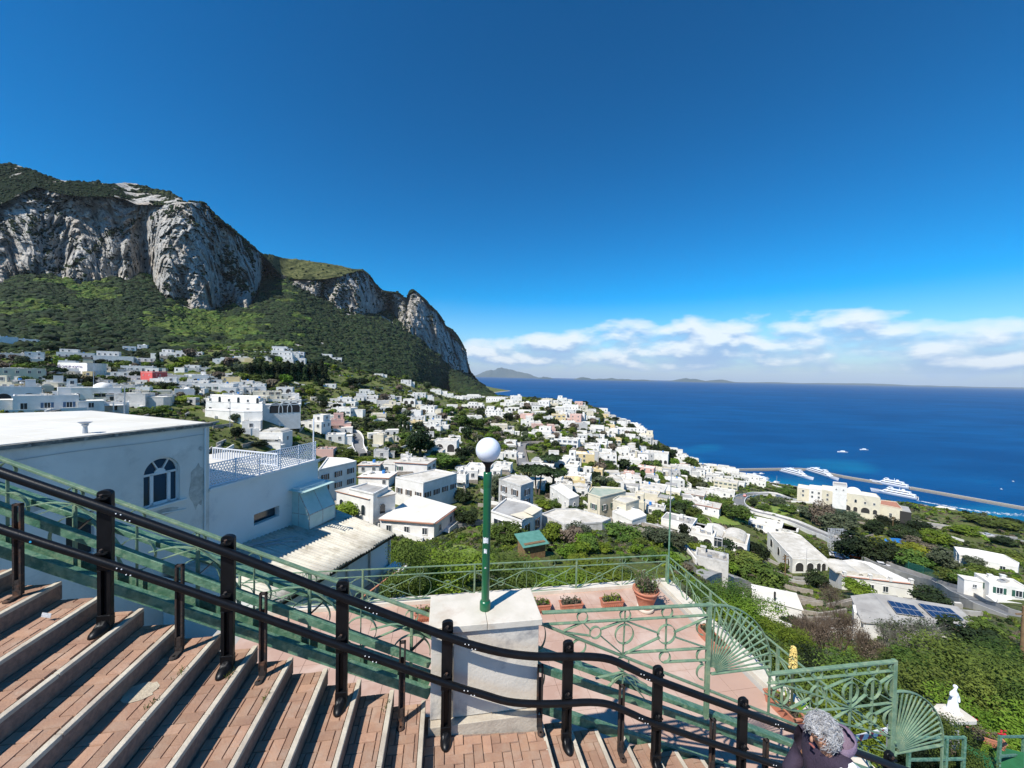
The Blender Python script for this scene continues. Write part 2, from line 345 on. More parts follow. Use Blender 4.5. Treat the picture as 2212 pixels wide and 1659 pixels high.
BAS = [(-300,625),(-100,622),(0,622),(38,606),(102,594),(140,606),(166,619),(190,616),(210,611),(256,598),(276,612),(300,600),(322,596),(336,632),(358,654),(385,655),(415,670),(450,676),(486,667),(520,670),(542,672),(556,640),(566,605),(575,585),(590,602),(606,606),(640,622),(702,656),(740,676),(768,684),(795,680),(827,674),(841,670),(860,694),(871,718),(890,727),(912,738),(920,752),(942,771),(971,793),(999,811),(1018,812),(1028,822),(1040,832),(1054,845),(1067,855),(1086,867)]
LOW = [(-300,760),(0,760),(200,772),(300,775),(420,780),(600,778),(700,790),(800,806),(900,826),(960,842),(1010,856),(1050,864),(1086,868)]
YB = [(-300,600),(0,690),(150,740),(300,820),(345,810),(430,830),(470,900),(545,1050),(566,1180),(640,1230),(740,1330),(800,1430),(841,1600),(871,1560),(912,1600),(940,1720),(999,1950),(1018,2060),(1040,2250),(1067,2500),(1086,2600)]
NCX = 860; px = np.linspace(-260, 1083, NCX)
rid, edg, bas, low, yb = (curve(q, px) for q in (RID, EDG, BAS, LOW, YB))
rid = rid + .9 * fbm(np.stack([px, px * 0, px * 0], -1), 9., 3)
edg = np.maximum(edg, rid + 1.); bas0 = np.maximum(bas, edg + 1.); bas = bas0 + 6 * np.clip((bas - edg) / 60, 0, 1) * fbm(np.stack([px, px * 0 + 3, px * 0], -1), 22., 4)
low = np.maximum(low, bas + .5)
LW = np.array([hit(a, b_) for a, b_ in zip(px[::10], low[::10])]); ylow = np.interp(px, px[::10], LW[:, 1])
ylow = np.minimum(ylow, yb * .98)
hgt = (bas - edg) / F * yb                                        # cliff height in metres
n1r, n2r, n3r = 200, 250, 60
basS = np.convolve(np.pad(bas, 45, 'edge'), np.ones(91) / 91, 'valid'); ybS = np.convolve(np.pad(yb, 30, 'edge'), np.ones(61) / 61, 'valid')
endw = np.clip((1086 - px) / 90, 0, 1); basS = basS * endw + bas * (1 - endw); ybS = ybS * endw + yb * (1 - endw)
ylowS = np.convolve(np.pad(ylow, 25, 'edge'), np.ones(51) / 51, 'valid')
def fdepth(py): return ylowS + (ybS - ylowS) * np.clip((low - py) / np.maximum(low - basS, 3), 0, 1.6) ** 1.1
def bl1(a_, n): return np.convolve(np.pad(a_, n // 2, 'edge'), np.ones(n) / n, 'valid')[:len(a_)]
yb = bl1(fdepth(bas0), 15); ybt = bl1(fdepth(bas0), 71) * endw + fdepth(bas0) * (1 - endw)
rows = []; kind = []
for tt in np.linspace(0, 1, n1r, endpoint=False):
    q_ = low + (bas - low) * tt; rows.append((q_, fdepth(q_))); kind.append(0.)
ye = ybt + bl1(hgt, 41) * .42
for tt in np.linspace(0, 1, n2r, endpoint=False):
    rows.append((bas + (edg - bas) * tt, yb + (ye - yb) * (.75 * tt + .25 * tt ** 3))); kind.append(1)
yr = ye + 40 + (edg - rid) / F * ye * 1.9
for tt in np.linspace(0, 1, n3r):
    rows.append((edg + (rid - edg) * tt, ye + (yr - ye) * tt)); kind.append(2)
PY = np.array([r[0] for r in rows]); PYd = np.array([r[1] for r in rows]); PX = np.broadcast_to(px, PY.shape); KD = np.broadcast_to(np.array(kind)[:, None], PY.shape)
M = at_Y(PX, PY, PYd)
Rc = 1 - np.clip(np.abs(KD - 1.), 0, 1)                          # 1 on cliffs
# smooth the rock mask over rows
def blur(a, n, ax):
    k = np.ones(n) / n; return np.apply_along_axis(lambda v: np.convolve(np.pad(v, n // 2, 'edge'), k, 'valid')[:len(v)], ax, a)
Rk = blur(Rc.astype(float), 9, 0)
Pn = M * [1, 1, .38]; Pq = M * [1, 1, .8]
edgef = np.clip((PX - 0) * 0 + 1, 0, 1) * np.clip((1086 - PX) / 60., 0, 1)
big = ridged(Pn, 150., 2) * 17 + ridged(Pn + 300, 58., 4, .58) * 21 + ridged(Pq + 90, 27., 4, .62) * 8.5 + fbm(Pq, 8., 3, .6) * 3.4 - 9 * np.clip(.12 - np.abs(vnoise(Pn + 500, 34.)), 0, 1) / .12 - 7 * np.clip(.14 - np.abs(vnoise(M * [1, 1, .22] + 900, 17.)), 0, 1) / .14 + 3. * np.round(2 * vnoise(M * [.6, .6, 1.3], 26.)) / 2
fst = fbm(M * [1, 1, .6], 110., 4, .6) * 17 + (1 - np.abs(vnoise(M, 13.))) * 3.
def blob(cx, cy, rx, ry, ang=0.):
    dx, dy = PX - cx, PY - cy; c_, s_ = math.cos(R_(ang)), math.sin(R_(ang)); u_, v_ = dx * c_ + dy * s_, -dx * s_ + dy * c_
    return np.exp(-((u_ / rx) ** 2 + (v_ / ry) ** 2))
form = (blob(165, 505, 60, 62) * 75 + blob(105, 520, 14, 60) * -30 + blob(25, 500, 26, 50) * 28 - blob(390, 530, 52, 130, -8) * 42 - blob(240, 560, 26, 50, 15) * 26
        + blob(305, 500, 14, 70, 12) * 30 + blob(212, 560, 10, 40, 20) * 22 + blob(338, 585, 16, 60, -18) * 40 - blob(352, 625, 16, 32, -30) * 40 + blob(460, 560, 12, 110, -16) * 30
        - blob(905, 690, 16, 60, -5) * 60 + blob(879, 670, 5, 45) * 70 - blob(855, 660, 16, 32) * 20 + blob(931, 700, 6, 45, -6) * 50 - blob(947, 725, 10, 40, -15) * 30
        + blob(812, 650, 12, 32) * 60 - blob(775, 630, 22, 40) * 25 + blob(700, 640, 20, 20) * 15 - blob(533, 650, 8, 24) * 45 - blob(592, 575, 9, 20) * 40)
dY = (big + form * .72) * Rk + fst * (1 - Rk)
dY = dY * edgef * np.where(KD == 2, np.clip(1.1 - (edg - PY) / np.maximum(edg - rid, 1), .35, 1), 1)
dY = dY * np.clip((low - PY) / 8., 0, 1) ** .5
dirn = M[..., :2] / np.linalg.norm(M[..., :2], axis=-1, keepdims=True)
Msh = M.copy(); Msh[..., :2] += dirn * dY[..., None]; Msh[..., 2] += np.where(KD == 1, 0, fst * .25 * (1 - Rk)) + (Msh[..., 2] - CAMZ) / PYd * dY
# skirt behind the ridge and below the foot
back = Msh[-1].copy(); bk = []
for kk, (dy_, dz_) in enumerate(((60, -12), (250, -60), (700, -300))):
    q = back.copy(); q[:, :2] += dirn[-1] * dy_; q[:, 2] += dz_; q[:, 2] = np.maximum(q[:, 2], -20); bk.append(q)
foot = Msh[0].copy(); foot[:, :2] -= dirn[0] * 25; foot[:, 2] -= 22
Mall = np.concatenate([foot[None], Msh, np.array(bk)], 0)
nr = Mall.shape[0]
# vegetation amount
gx = np.gradient(Mall, axis=1); gy = np.gradient(Mall, axis=0); nn = np.cross(gx, gy); nn /= np.linalg.norm(nn, axis=-1, keepdims=True) + 1e-9
nz = np.abs(nn[..., 2])
KDa = np.concatenate([KD[:1], KD, KD[-1:], KD[-1:], KD[-1:]], 0); PXa = np.broadcast_to(px, KDa.shape); PYa = np.concatenate([PY[:1], PY, PY[-1:], PY[-1:], PY[-1:]], 0)
nvg = fbm(Mall * [1, 1, .7], 55., 4, .6)
def band(pts, w):
    p = np.array(pts, float); y = np.interp(PXa, p[:, 0], p[:, 1]); inside = (PXa > p[0, 0]) & (PXa < p[-1, 0]); return inside * np.exp(-((PYa - y) / w) ** 2)
veg = np.where(KDa == 1, (nz - .50) * 2.2 + nvg * .55 - .1, 1.)
veg = veg + np.where(KDa == 1, band([(105, 596), (160, 572), (200, 548), (230, 512), (262, 492), (330, 470), (412, 440)], 7) * .9 + band([(205, 500), (250, 505), (300, 515)], 8) * .8, 0)
veg = veg + np.where((KDa == 1) & (PXa > 455) & (PXa < 700), .35 + .6 * nvg, 0)
veg = np.where((KDa == 2) & (PXa < 440), .98 + nvg * .95 - np.clip((PXa - 190) / 150, 0, 1) * .22, veg)
grass = np.where((KDa == 2) & (PXa > 575) & (PXa < 800), 1., 0.) * np.clip(.8 + .8 * fbm(Mall, 25., 3), .35, 1) + np.where((KDa == 2) & (PXa > 280) & (PXa < 440), .5, 0) * (nvg > 0)
outc = fbm(Mall + 70, 85., 4, .6); veg = np.where((KDa == 0) & (outc < -.78) & (PYa < 760), .25, veg); veg = np.clip(veg, 0, 1)
m_mt = bpy.data.materials.new('limestone_mountain'); m_mt.use_nodes = True
t = m_mt.node_tree; b = t.nodes['Principled BSDF']; b.inputs['Roughness'].default_value = .95; b.inputs['Specular IOR Level'].default_value = .1
pos = N(t, 'ShaderNodeNewGeometry').outputs['Position']
mp = N(t, 'ShaderNodeMapping'); mp.inputs['Scale'].default_value = (1, 1, .32); t.links.new(pos, mp.inputs[0])
r1 = noise(t, mp.outputs[0], .05, 9, .7); r2 = noise(t, pos, .012, 5, .6); r3 = noise(t, mp.outputs[0], .16, 7, .75)
c = mixc(t, ramp(t, r1, [(.36, 0.), (.60, 1.)]), (.27, .258, .235), (.60, .567, .505))
c = mixc(t, ramp(t, r2, [(.48, 0.), (.66, .5)]), c, (.47, .36, .25))
c = mixc(t, ramp(t, r3, [(.38, .9), (.50, 0.)]), c, (.075, .075, .078))
av = N(t, 'ShaderNodeAttribute', attribute_name='veg'); ag = N(t, 'ShaderNodeAttribute', attribute_name='grass')
r4 = noise(t, pos, .09, 8, .75); r5 = noise(t, pos, .03, 4, .6)
vg = mixc(t, ramp(t, r4, [(.38, 0.), (.62, 1.)]), (.005, .010, .004), (.018, .028, .009))
gr = mixc(t, ramp(t, r4, [(.40, 0.), (.6, 1.)]), (.035, .05, .016), (.15, .15, .06))
vg = mixc(t, ag.outputs['Fac'], vg, gr)
fac = ramp(t, mth(t, 'ADD', av.outputs['Fac'], mth(t, 'MULTIPLY', mth(t, 'SUBTRACT', r4, .5), 1.6)), [(.46, 0.), (.56, 1.)])
c = mixc(t, fac, c, vg); t.links.new(c, b.inputs['Base Color'])
bp = N(t, 'ShaderNodeBump'); bp.inputs['Strength'].default_value = 1.; bp.inputs['Distance'].default_value = 5.
t.links.new(r3, bp.inputs['Height']); t.links.new(bp.outputs[0], b.inputs['Normal'])
me = npmesh('mountain', Mall.reshape(-1, 3), grid_faces(nr, NCX), [m_mt], False)
vattr(me, 'veg', veg); vattr(me, 'grass', grass); tag(link('mountain', me), kind='structure')
# ---- far islands and the mainland coast across the bay
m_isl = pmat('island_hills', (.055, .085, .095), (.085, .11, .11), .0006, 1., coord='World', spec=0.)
def island(x0, x1, prof, dist, sd):
    n = 160; q = np.linspace(0, 1, n); pxs = x0 + (x1 - x0) * q
    hp = np.interp(q, [p[0] for p in prof], [p[1] for p in prof]) + np.abs(fbm(np.stack([q * 30, q * 0 + sd, q * 0], -1), 3., 4)) * 2.2 * np.sin(np.pi * np.clip(q, 0, 1)) ** .5
    base = at_Y(pxs, pxs * 0 + 830, dist); G = []
    for j, (k, off) in enumerate(((0, -1500), (.45, -700), (.8, -200), (1, 300), (.6, 1500), (0, 3000))):
        p = base.copy(); p[:, 1] += off; p[:, 2] = hp * k / F * dist * (1 + .1 * fbm(np.stack([q * 40, q * 0 + j + sd, q * 0], -1), 2., 3)) - (5 if k == 0 else 0); G.append(p)
    return np.array(G), n
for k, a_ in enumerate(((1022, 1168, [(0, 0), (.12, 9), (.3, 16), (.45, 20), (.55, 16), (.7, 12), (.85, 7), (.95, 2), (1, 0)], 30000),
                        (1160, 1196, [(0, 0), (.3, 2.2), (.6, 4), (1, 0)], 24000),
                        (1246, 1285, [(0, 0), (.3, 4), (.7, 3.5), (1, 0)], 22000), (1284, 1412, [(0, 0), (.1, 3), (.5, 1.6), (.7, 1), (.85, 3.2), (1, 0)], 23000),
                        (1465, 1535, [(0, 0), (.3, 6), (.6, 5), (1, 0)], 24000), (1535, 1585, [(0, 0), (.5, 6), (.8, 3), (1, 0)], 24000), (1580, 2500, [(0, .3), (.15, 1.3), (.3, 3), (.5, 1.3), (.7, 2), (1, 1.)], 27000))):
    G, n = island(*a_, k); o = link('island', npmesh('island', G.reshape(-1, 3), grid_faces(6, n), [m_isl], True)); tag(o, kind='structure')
# ================================================================ FOREST on the mountain slopes (uncountable): instanced crowns
def leafmat(name, c1, c2, rough=.85, tr=.0, sc=.8, rv=.5, hv=.05):
    m = bpy.data.materials.new(name); m.use_nodes = True; t = m.node_tree; b = t.nodes['Principled BSDF']
    b.inputs['Roughness'].default_value = rough; b.inputs['Specular IOR Level'].default_value = .25
    tcn = N(t, 'ShaderNodeTexCoord'); oi = N(t, 'ShaderNodeObjectInfo')
    c = mixc(t, ramp(t, noise(t, tcn.outputs['Object'], sc, 5, .7), [(.36, 0.), (.66, 1.)]), c1, c2)
    h = N(t, 'ShaderNodeHueSaturation')
    t.links.new(mth(t, 'ADD', 1 - rv * .5, mth(t, 'MULTIPLY', oi.outputs['Random'], rv)), h.inputs['Value'])
    t.links.new(mth(t, 'ADD', .5 - hv * .5, mth(t, 'MULTIPLY', mth(t, 'FRACT', mth(t, 'MULTIPLY', oi.outputs['Random'], 7.3)), hv)), h.inputs['Hue'])
    t.links.new(c, h.inputs['Color']); t.links.new(h.outputs[0], b.inputs['Base Color'])
    if tr:
        tl = N(t, 'ShaderNodeBsdfTranslucent'); t.links.new(h.outputs[0], tl.inputs[0]); mx = N(t, 'ShaderNodeMixShader'); mx.inputs[0].default_value = tr
        t.links.new(b.outputs[0], mx.inputs[1]); t.links.new(tl.outputs[0], mx.inputs[2]); t.links.new(mx.outputs[0], t.nodes['Material Output'].inputs[0])
    return m
def crown_blob(name, mat, sub=3, seed=0, flat=.75, amp=.28):
    bm = bmesh.new(); bmesh.ops.create_icosphere(bm, subdivisions=sub, radius=1.)
    P = np.array([v.co[:] for v in bm.verts]); n1 = fbm(P + seed * 7, .75, 3, .6); n2 = fbm(P + seed * 3, .33, 2, .6)
    for v, a, b_ in zip(bm.verts, n1, n2): v.co *= 1 + amp * a + .16 * b_; v.co.z *= flat
    me = bpy.data.meshes.new(name); bm.to_mesh(me); bm.free(); me.materials.append(mat); return me
def leafy(name, mat, n=900, size=.16, seed=0, flat=.8, lobes=9, hollow=.55, up=.3, core=None):
    """crown made of many small leaf clumps spread through several lobes"""
    r = np.random.default_rng(seed); cs = r.normal(size=(lobes, 3)); cs /= np.linalg.norm(cs, axis=1, keepdims=True); cs *= r.uniform(.3, .72, (lobes, 1)); cs[:, 2] = cs[:, 2] * flat + .05
    rad = r.uniform(.28, .5, lobes); k = r.integers(0, lobes, n); d = r.normal(size=(n, 3)); d /= np.linalg.norm(d, axis=1, keepdims=True)
    rr = rad[k] * (hollow + (1 - hollow) * r.random(n)) * r.uniform(.9, 1.15, n); c = cs[k] + d * rr[:, None] * [1, 1, flat]
    nrm = d + r.normal(size=(n, 3)) * .55; nrm[:, 2] += up; nrm /= np.linalg.norm(nrm, axis=1, keepdims=True)
    a = np.cross(nrm, r.normal(size=(n, 3))); a /= np.linalg.norm(a, axis=1, keepdims=True); b_ = np.cross(nrm, a); s = size * r.uniform(.55, 1.25, n)[:, None]
    V = np.stack([c - a * s, c - b_ * s * .6 + nrm * s * .12, c + a * s, c + b_ * s * .6 + nrm * s * .12], 1).reshape(-1, 3)
    Fq = np.arange(4 * n).reshape(-1, 4); Fq = Fq
    return npmesh(name, V, Fq, [mat], False)
def scatter(name, pts, scl, mesh_list, seed, kind='stuff', label=None, zs=(.8, 1.2)):
    """one object whose crowns are geometry-node instances of a few meshes"""
    me = bpy.data.meshes.new(name); me.vertices.add(len(pts)); me.vertices.foreach_set('co', np.asarray(pts, np.float32).ravel())
    a = me.attributes.new('sz', 'FLOAT', 'POINT'); a.data.foreach_set('value', np.asarray(scl, np.float32))
    src = []
    for m in mesh_list:
        g = bpy.data.objects.new('crown_source', m); src.append(g)
    ng = bpy.data.node_groups.new(name, 'GeometryNodeTree'); ng.interface.new_socket('Geometry', in_out='INPUT', socket_type='NodeSocketGeometry'); ng.interface.new_socket('Geometry', in_out='OUTPUT', socket_type='NodeSocketGeometry')
    gi = ng.nodes.new('NodeGroupInput'); go = ng.nodes.new('NodeGroupOutput'); jn = ng.nodes.new('GeometryNodeGeometryToInstance')
    m2p = ng.nodes.new('GeometryNodeMeshToPoints'); ng.links.new(gi.outputs[0], m2p.inputs[0])
    iop = ng.nodes.new('GeometryNodeInstanceOnPoints'); ng.links.new(m2p.outputs[0], iop.inputs['Points'])
    for g in src:
        oi = ng.nodes.new('GeometryNodeObjectInfo'); oi.inputs[0].default_value = g; oi.inputs['As Instance'].default_value = True; ng.links.new(oi.outputs['Geometry'], jn.inputs[0])
    ng.links.new(jn.outputs[0], iop.inputs['Instance']); iop.inputs['Pick Instance'].default_value = len(src) > 1
    # pick from the joined instances
    ji = ng.nodes.new('GeometryNodeJoinGeometry')
    for l_ in list(ng.links):
        if l_.to_node == jn: ng.links.new(l_.from_socket, ji.inputs[0])
    ng.nodes.remove(jn); ng.links.new(ji.outputs[0], iop.inputs['Instance'])
    rv = ng.nodes.new('FunctionNodeRandomValue'); rv.data_type = 'FLOAT_VECTOR'; rv.inputs[0].default_value = (-.15, -.15, 0); rv.inputs[1].default_value = (.15, .15, 6.28); rv.inputs['Seed'].default_value = seed
    ng.links.new(rv.outputs[0], iop.inputs['Rotation'])
    na = ng.nodes.new('GeometryNodeInputNamedAttribute'); na.data_type = 'FLOAT'; na.inputs[0].default_value = 'sz'
    ri = ng.nodes.new('FunctionNodeRandomValue'); ri.data_type = 'INT'
    ri.inputs[4].default_value = 0; ri.inputs[5].default_value = len(src) - 1; ri.inputs['Seed'].default_value = seed + 1
    ng.links.new(ri.outputs[2], iop.inputs['Instance Index'])
    cx_ = ng.nodes.new('ShaderNodeCombineXYZ')
    for k in range(3): ng.links.new(na.outputs[0], cx_.inputs[k])
    ng.links.new(cx_.outputs[0], iop.inputs['Scale']); ng.links.new(iop.outputs[0], go.inputs[0])
    o = link(name, me); md = o.modifiers.new('scatter', 'NODES'); md.node_group = ng
    tag(o, label, None, None, kind); return o
lf_dark = leafmat('holm_oak_leaves', (.008, .017, .006), (.032, .052, .014), rv=.95)
lf_mid = leafmat('oak_leaves', (.040, .075, .012), (.13, .175, .030), rv=.7, tr=.12)
lf_bright = leafmat('citrus_leaves', (.085, .15, .012), (.23, .31, .035), rv=.5, tr=.25)
lf_olive = leafmat('olive_leaves', (.050, .068, .034), (.13, .15, .085), rv=.4, tr=.15)
lf_dry = leafmat('dry_twigs', (.085, .068, .045), (.20, .165, .115), rv=.4)
lf_yel = leafmat('mimosa_leaves', (.10, .11, .012), (.28, .26, .02), rv=.3, tr=.2)
far_dark = [crown_blob('crown', lf_dark, 2, s, .8) for s in range(3)]; far_mid = [crown_blob('crown', leafmat('spring_oak_leaves', (.030, .055, .010), (.095, .135, .022), rv=.8), 2, 5 + s, .85) for s in range(2)]
vv = veg[1:-3]; sel = []
prob = np.where(KD == 0, (vv > .5) * 1., np.where(KD == 1, np.clip(vv - .45, 0, 1) * .55, np.clip(vv - .3, 0, 1) * .5)) 
prob = prob * np.where((KD == 2) & (PX > 575), .05, 1)
dens = prob * 1. / n1r * (1 + 0 * PX)
cell = np.linalg.norm(np.gradient(Msh, axis=1), axis=-1) * np.linalg.norm(np.gradient(Msh, axis=0), axis=-1)
lam = np.minimum(cell, 60) / 26. * prob
pick = rng.random(lam.shape) < lam
P = Msh[pick]; kk = KD[pick]; pxx = PX[pick]; pyy = PY[pick]
sz = rng.uniform(2.0, 5.6, len(P)) * (1 + .25 * fbm(P, 40., 2)) * np.where(rng.random(len(P)) < .08, 1.6, 1.) * np.where(kk == 0, 1., .55) * np.clip(P[:, 1] / 900, .8, 1.5)
P[:, 2] += sz * .25
# brighter deciduous patch in the middle of the slope and below the cliffs; thinned to the right, putting that slope's shade into the crown colour
brt = (np.exp(-(((pxx - 480) / 130) ** 2 + ((pyy - 720) / 32) ** 2)) + .7 * np.exp(-(((pxx - 200) / 90) ** 2 + ((pyy - 632) / 16) ** 2)) + .35 * np.exp(-(((pxx - 60) / 90) ** 2 + ((pyy - 700) / 40) ** 2)) + .75 * fbm(P, 60., 3) - .5 * np.clip((pxx - 640) / 80, 0, 1)) > .40
brt &= kk == 0
scatter('forest', P[~brt], sz[~brt], far_dark, 3, label='dark evergreen woodland covering the slopes below the cliffs')
scatter('woodland', P[brt], sz[brt], far_mid, 4, label='lighter green spring woodland in patches below the grey cliffs')
print('forest', len(P), brt.sum())
# ================================================================ TOWN
m_white = pmat('whitewash', (.80, .775, .72), (.70, .67, .61), .5, .85, .15, 6., dirt=(.52, .50, .45), dscale=.35, coord='World', dl=.56, dh=.86)
m_cream = pmat('cream_plaster', (.70, .63, .47), (.62, .56, .43), .5, .85, .15, 6., dirt=(.45, .41, .33), dscale=.35, coord='World')
m_grey = pmat('weathered_plaster', (.50, .49, .46), (.62, .60, .56), .4, .9, .2, 6., dirt=(.30, .29, .27), dscale=.4, coord='World', dl=.5, dh=.7)
m_pink = pmat('pink_plaster', (.70, .44, .36), (.62, .40, .34), .5, .85, coord='World')
m_red = pmat('red_plaster', (.62, .10, .09), (.55, .09, .08), .5, .85, coord='World')
m_yel = pmat('yellow_plaster', (.70, .55, .28), (.64, .50, .26), .5, .85, coord='World')
m_roof = pmat('roof_limewash', (.66, .62, .54), (.50, .46, .38), .35, .9, .3, 3., dirt=(.33, .30, .24), dscale=.5, coord='World', dl=.52, dh=.75)
m_roof2 = pmat('roof_bitumen', (.42, .41, .38), (.33, .31, .28), .4, .9, .3, 3., dirt=(.22, .21, .19), dscale=.5, coord='World')
m_roof3 = pmat('roof_bright', (.78, .75, .67), (.68, .63, .53), .3, .9, .2, 3., dirt=(.46, .41, .31), dscale=.4, coord='World', dl=.6, dh=.85)
m_tile = pmat('terracotta_tile', (.47, .20, .12), (.36, .17, .11), 2., .85, .3, 9., coord='World')
m_glass = pmat('window_glass', (.025, .035, .045), None, rough=.12, spec=.7)
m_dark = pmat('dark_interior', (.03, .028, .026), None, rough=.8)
m_frame = pmat('window_frame_white', (.72, .71, .68), None, rough=.6)
m_shut = {'green': pmat('green_shutter', (.03, .10, .07), None, rough=.6), 'brown': pmat('brown_shutter', (.09, .055, .035), None, rough=.6), 'blue': pmat('blue_shutter', (.05, .11, .20), None, rough=.6)}
m_asph = pmat('asphalt', (.17, .17, .165), (.22, .215, .205), .5, .9, .2, 20., coord='World')
m_conc = pmat('concrete', (.42, .40, .36), (.33, .31, .28), .5, .9, .3, 8., dirt=(.22, .21, .19), dscale=.6, coord='World')
m_stone = pmat('stone_walling', (.34, .30, .25), (.24, .21, .17), 1.5, .95, .6, 5., coord='World')
m_metal = pmat('galvanised_metal', (.45, .46, .47), None, rough=.45, metal=.6)
m_wood = pmat('weathered_wood', (.24, .15, .07), (.15, .09, .045), 3., .85, .3, 20.)
m_aqua = pmat('aqua_sheet', (.10, .33, .28), (.14, .38, .33), 2., .4)
m_blue = pmat('blue_pool', (.03, .20, .55), None, rough=.2)
def win_mesh(w, h, shutter=None, arch=False, name='window'):
    b = MB(); fr = .09
    if arch:
        n = 8; pts = [(-w / 2, 0, 0), (w / 2, 0, 0)] + [(w / 2 * math.cos(math.pi * k / n), 0, h - w / 2 + w / 2 * math.sin(math.pi * k / n)) for k in range(n + 1)]
        def ex(ps, y0, y1, mi):
            m = len(ps); b.add([(p[0], y0, p[2]) for p in ps] + [(p[0], y1, p[2]) for p in ps], [(k, (k + 1) % m, m + (k + 1) % m, m + k) for k in range(m)] + [tuple(range(m)), tuple(range(2 * m - 1, m - 1, -1))], mi)
        ex([(p[0] * 1.16, 0, p[2] * 1.05 if p[2] > .1 else 0) for p in pts], .0, -.05, 0)
        ex(pts, -.052, -.075, 1)
    else:
        for s in (-1, 1): b.box((s * (w / 2 + fr / 2), -.04, h / 2), (fr, .14, h + 2 * fr), mi=0)
        b.box((0, -.04, h + fr / 2), (w, .14, fr), mi=0); b.box((0, -.06, -fr / 2), (w + .1, .2, fr), mi=0)
        b.box((0, .0, h / 2), (w, .04, h), mi=1); b.box((0, -.025, h / 2), (.06, .05, h), mi=0)
        if shutter:
            for s in (-1, 1): b.box((s * (w * .75 + fr), -.06, h / 2), (w * .5, .06, h), mi=2)
    return b.mesh(name, [m_frame, m_glass] + ([m_shut[shutter]] if shutter else []))
WM = {k: win_mesh(*a) for k, a in {'w': (.95, 1.25), 's': (.6, .7), 'd': (1.0, 2.15), 'G': (.95, 1.3, 'green'), 'B': (.95, 1.3, 'brown'), 'U': (.95, 1.3, 'blue'), 'D': (2.0, 2.1), 'P': (3.4, 1.3)}.items()}
WM['a'] = win_mesh(1.1, 2.0, None, True); WM['A'] = win_mesh(2.2, 2.5, None, True, 'arch')
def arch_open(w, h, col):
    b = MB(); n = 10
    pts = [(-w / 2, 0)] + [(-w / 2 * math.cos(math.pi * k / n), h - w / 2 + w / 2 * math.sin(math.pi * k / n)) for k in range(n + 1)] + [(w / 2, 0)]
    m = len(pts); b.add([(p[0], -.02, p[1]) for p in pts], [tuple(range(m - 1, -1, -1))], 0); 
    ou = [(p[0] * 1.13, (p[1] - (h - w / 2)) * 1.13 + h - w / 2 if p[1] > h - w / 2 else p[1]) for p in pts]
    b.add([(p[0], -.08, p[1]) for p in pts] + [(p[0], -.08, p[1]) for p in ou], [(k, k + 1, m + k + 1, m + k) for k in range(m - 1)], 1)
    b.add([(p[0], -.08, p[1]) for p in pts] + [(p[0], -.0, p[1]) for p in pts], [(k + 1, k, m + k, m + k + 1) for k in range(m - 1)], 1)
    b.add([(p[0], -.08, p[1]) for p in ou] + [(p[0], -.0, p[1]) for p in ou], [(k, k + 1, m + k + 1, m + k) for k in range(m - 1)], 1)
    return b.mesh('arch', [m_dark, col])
_ac = {}
def archm(w, h, col):
    k = (round(w, 1), round(h, 1), col.name)
    if k not in _ac: _ac[k] = arch_open(k[0], k[1], col)
    return _ac[k]
def vault_mesh(w, d, h, mat, n=10, seg=1):
    b = MB()
    for q in range(seg):
        x0 = -w / 2 + w / seg * q; ww = w / seg; P = []
        for y in (-d / 2, d / 2): P += [(x0 + ww / 2 - ww / 2 * math.cos(math.pi * k / n), y, h * math.sin(math.pi * k / n)) for k in range(n + 1)]
        m = n + 1; b.add(P, [(k, k + 1, m + k + 1, m + k) for k in range(n)] + [tuple(range(m - 1, -1, -1)), tuple(range(m, 2 * m))], 0, False)
    return b.mesh('vaulted_roof', [mat])
foot = []       # footprints (x, y, radius) kept clear of plants
houses = []
wall_cols = {'w': m_white, 'c': m_cream, 'g': m_grey, 'p': m_pink, 'r': m_red, 'y': m_yel}
colname = {'w': 'white', 'c': 'cream', 'g': 'weathered grey', 'p': 'pink', 'r': 'bright red', 'y': 'yellow'}
HG = 'whitewashed houses spread over the hillside'
def block(root, W, D, H, x, y, z, wallm, roofm, sink=0., par=.35, name='wall', eave=False):
    b = MB(); b.box((x, y, z + (H - sink) / 2), (W, D, H + sink)); w = b.build(name, [wallm], root)
    if eave:
        b = MB(); b.box((x, y, z + H + .09), (W + .7, D + .7, .18), mi=0); b.box((x, y, z + H + .2), (W + .5, D + .5, .05), mi=1); b.build('roof', [m_tile if eave == 't' else roofm, roofm], root)
    else:
        b = MB(); b.box((x, y, z + H + .02), (W - .5, D - .5, .04)); b.build('roof', [roofm], root)
        b = MB(); t = .25
        for sx_ in (-1, 1): b.box((x + sx_ * (W / 2 - t / 2 + .02), y, z + H + par / 2), (t, D + .04, par))
        for sy_ in (-1, 1): b.box((x, y + sy_ * (D / 2 - t / 2 + .02), z + H + par / 2), (W - 2 * t + .04, t, par))
        b.build('parapet', [wallm], root)
def windows(root, W, D, H, x, y, z, kinds, far, rnd, faces='fsr', step=3.0):
    """openings on the faces a viewer can see: f front, l left side, r right side"""
    nst = max(1, int(round(H / 3.0))); sh = H / nst
    for f in faces:
        Lh = W if f == 'f' else D; n = max(1, int(Lh / step)); 
        for st in range(nst):
            for k in range(n):
                if rnd.random() < .14: continue
                kk = rnd.choice(kinds) if kinds else 'w'
                if st == 0 and kk in 'GBU' and rnd.random() < .3: kk = 'd'
                p = -Lh / 2 + Lh * (k + .5) / n + rnd.uniform(-.2, .2); zz = z + st * sh + (.95 if kk in 'wsGBUP' else .1)
                if f == 'f': lx, ly, rz = x + p, y - D / 2, 0
                elif f == 'l': lx, ly, rz = x - W / 2, y - p, -math.pi / 2
                else: lx, ly, rz = x + W / 2, y + p, math.pi / 2
                link('arch' if kk == 'A' else 'window', WM[kk], root, (lx, ly, zz), rz)
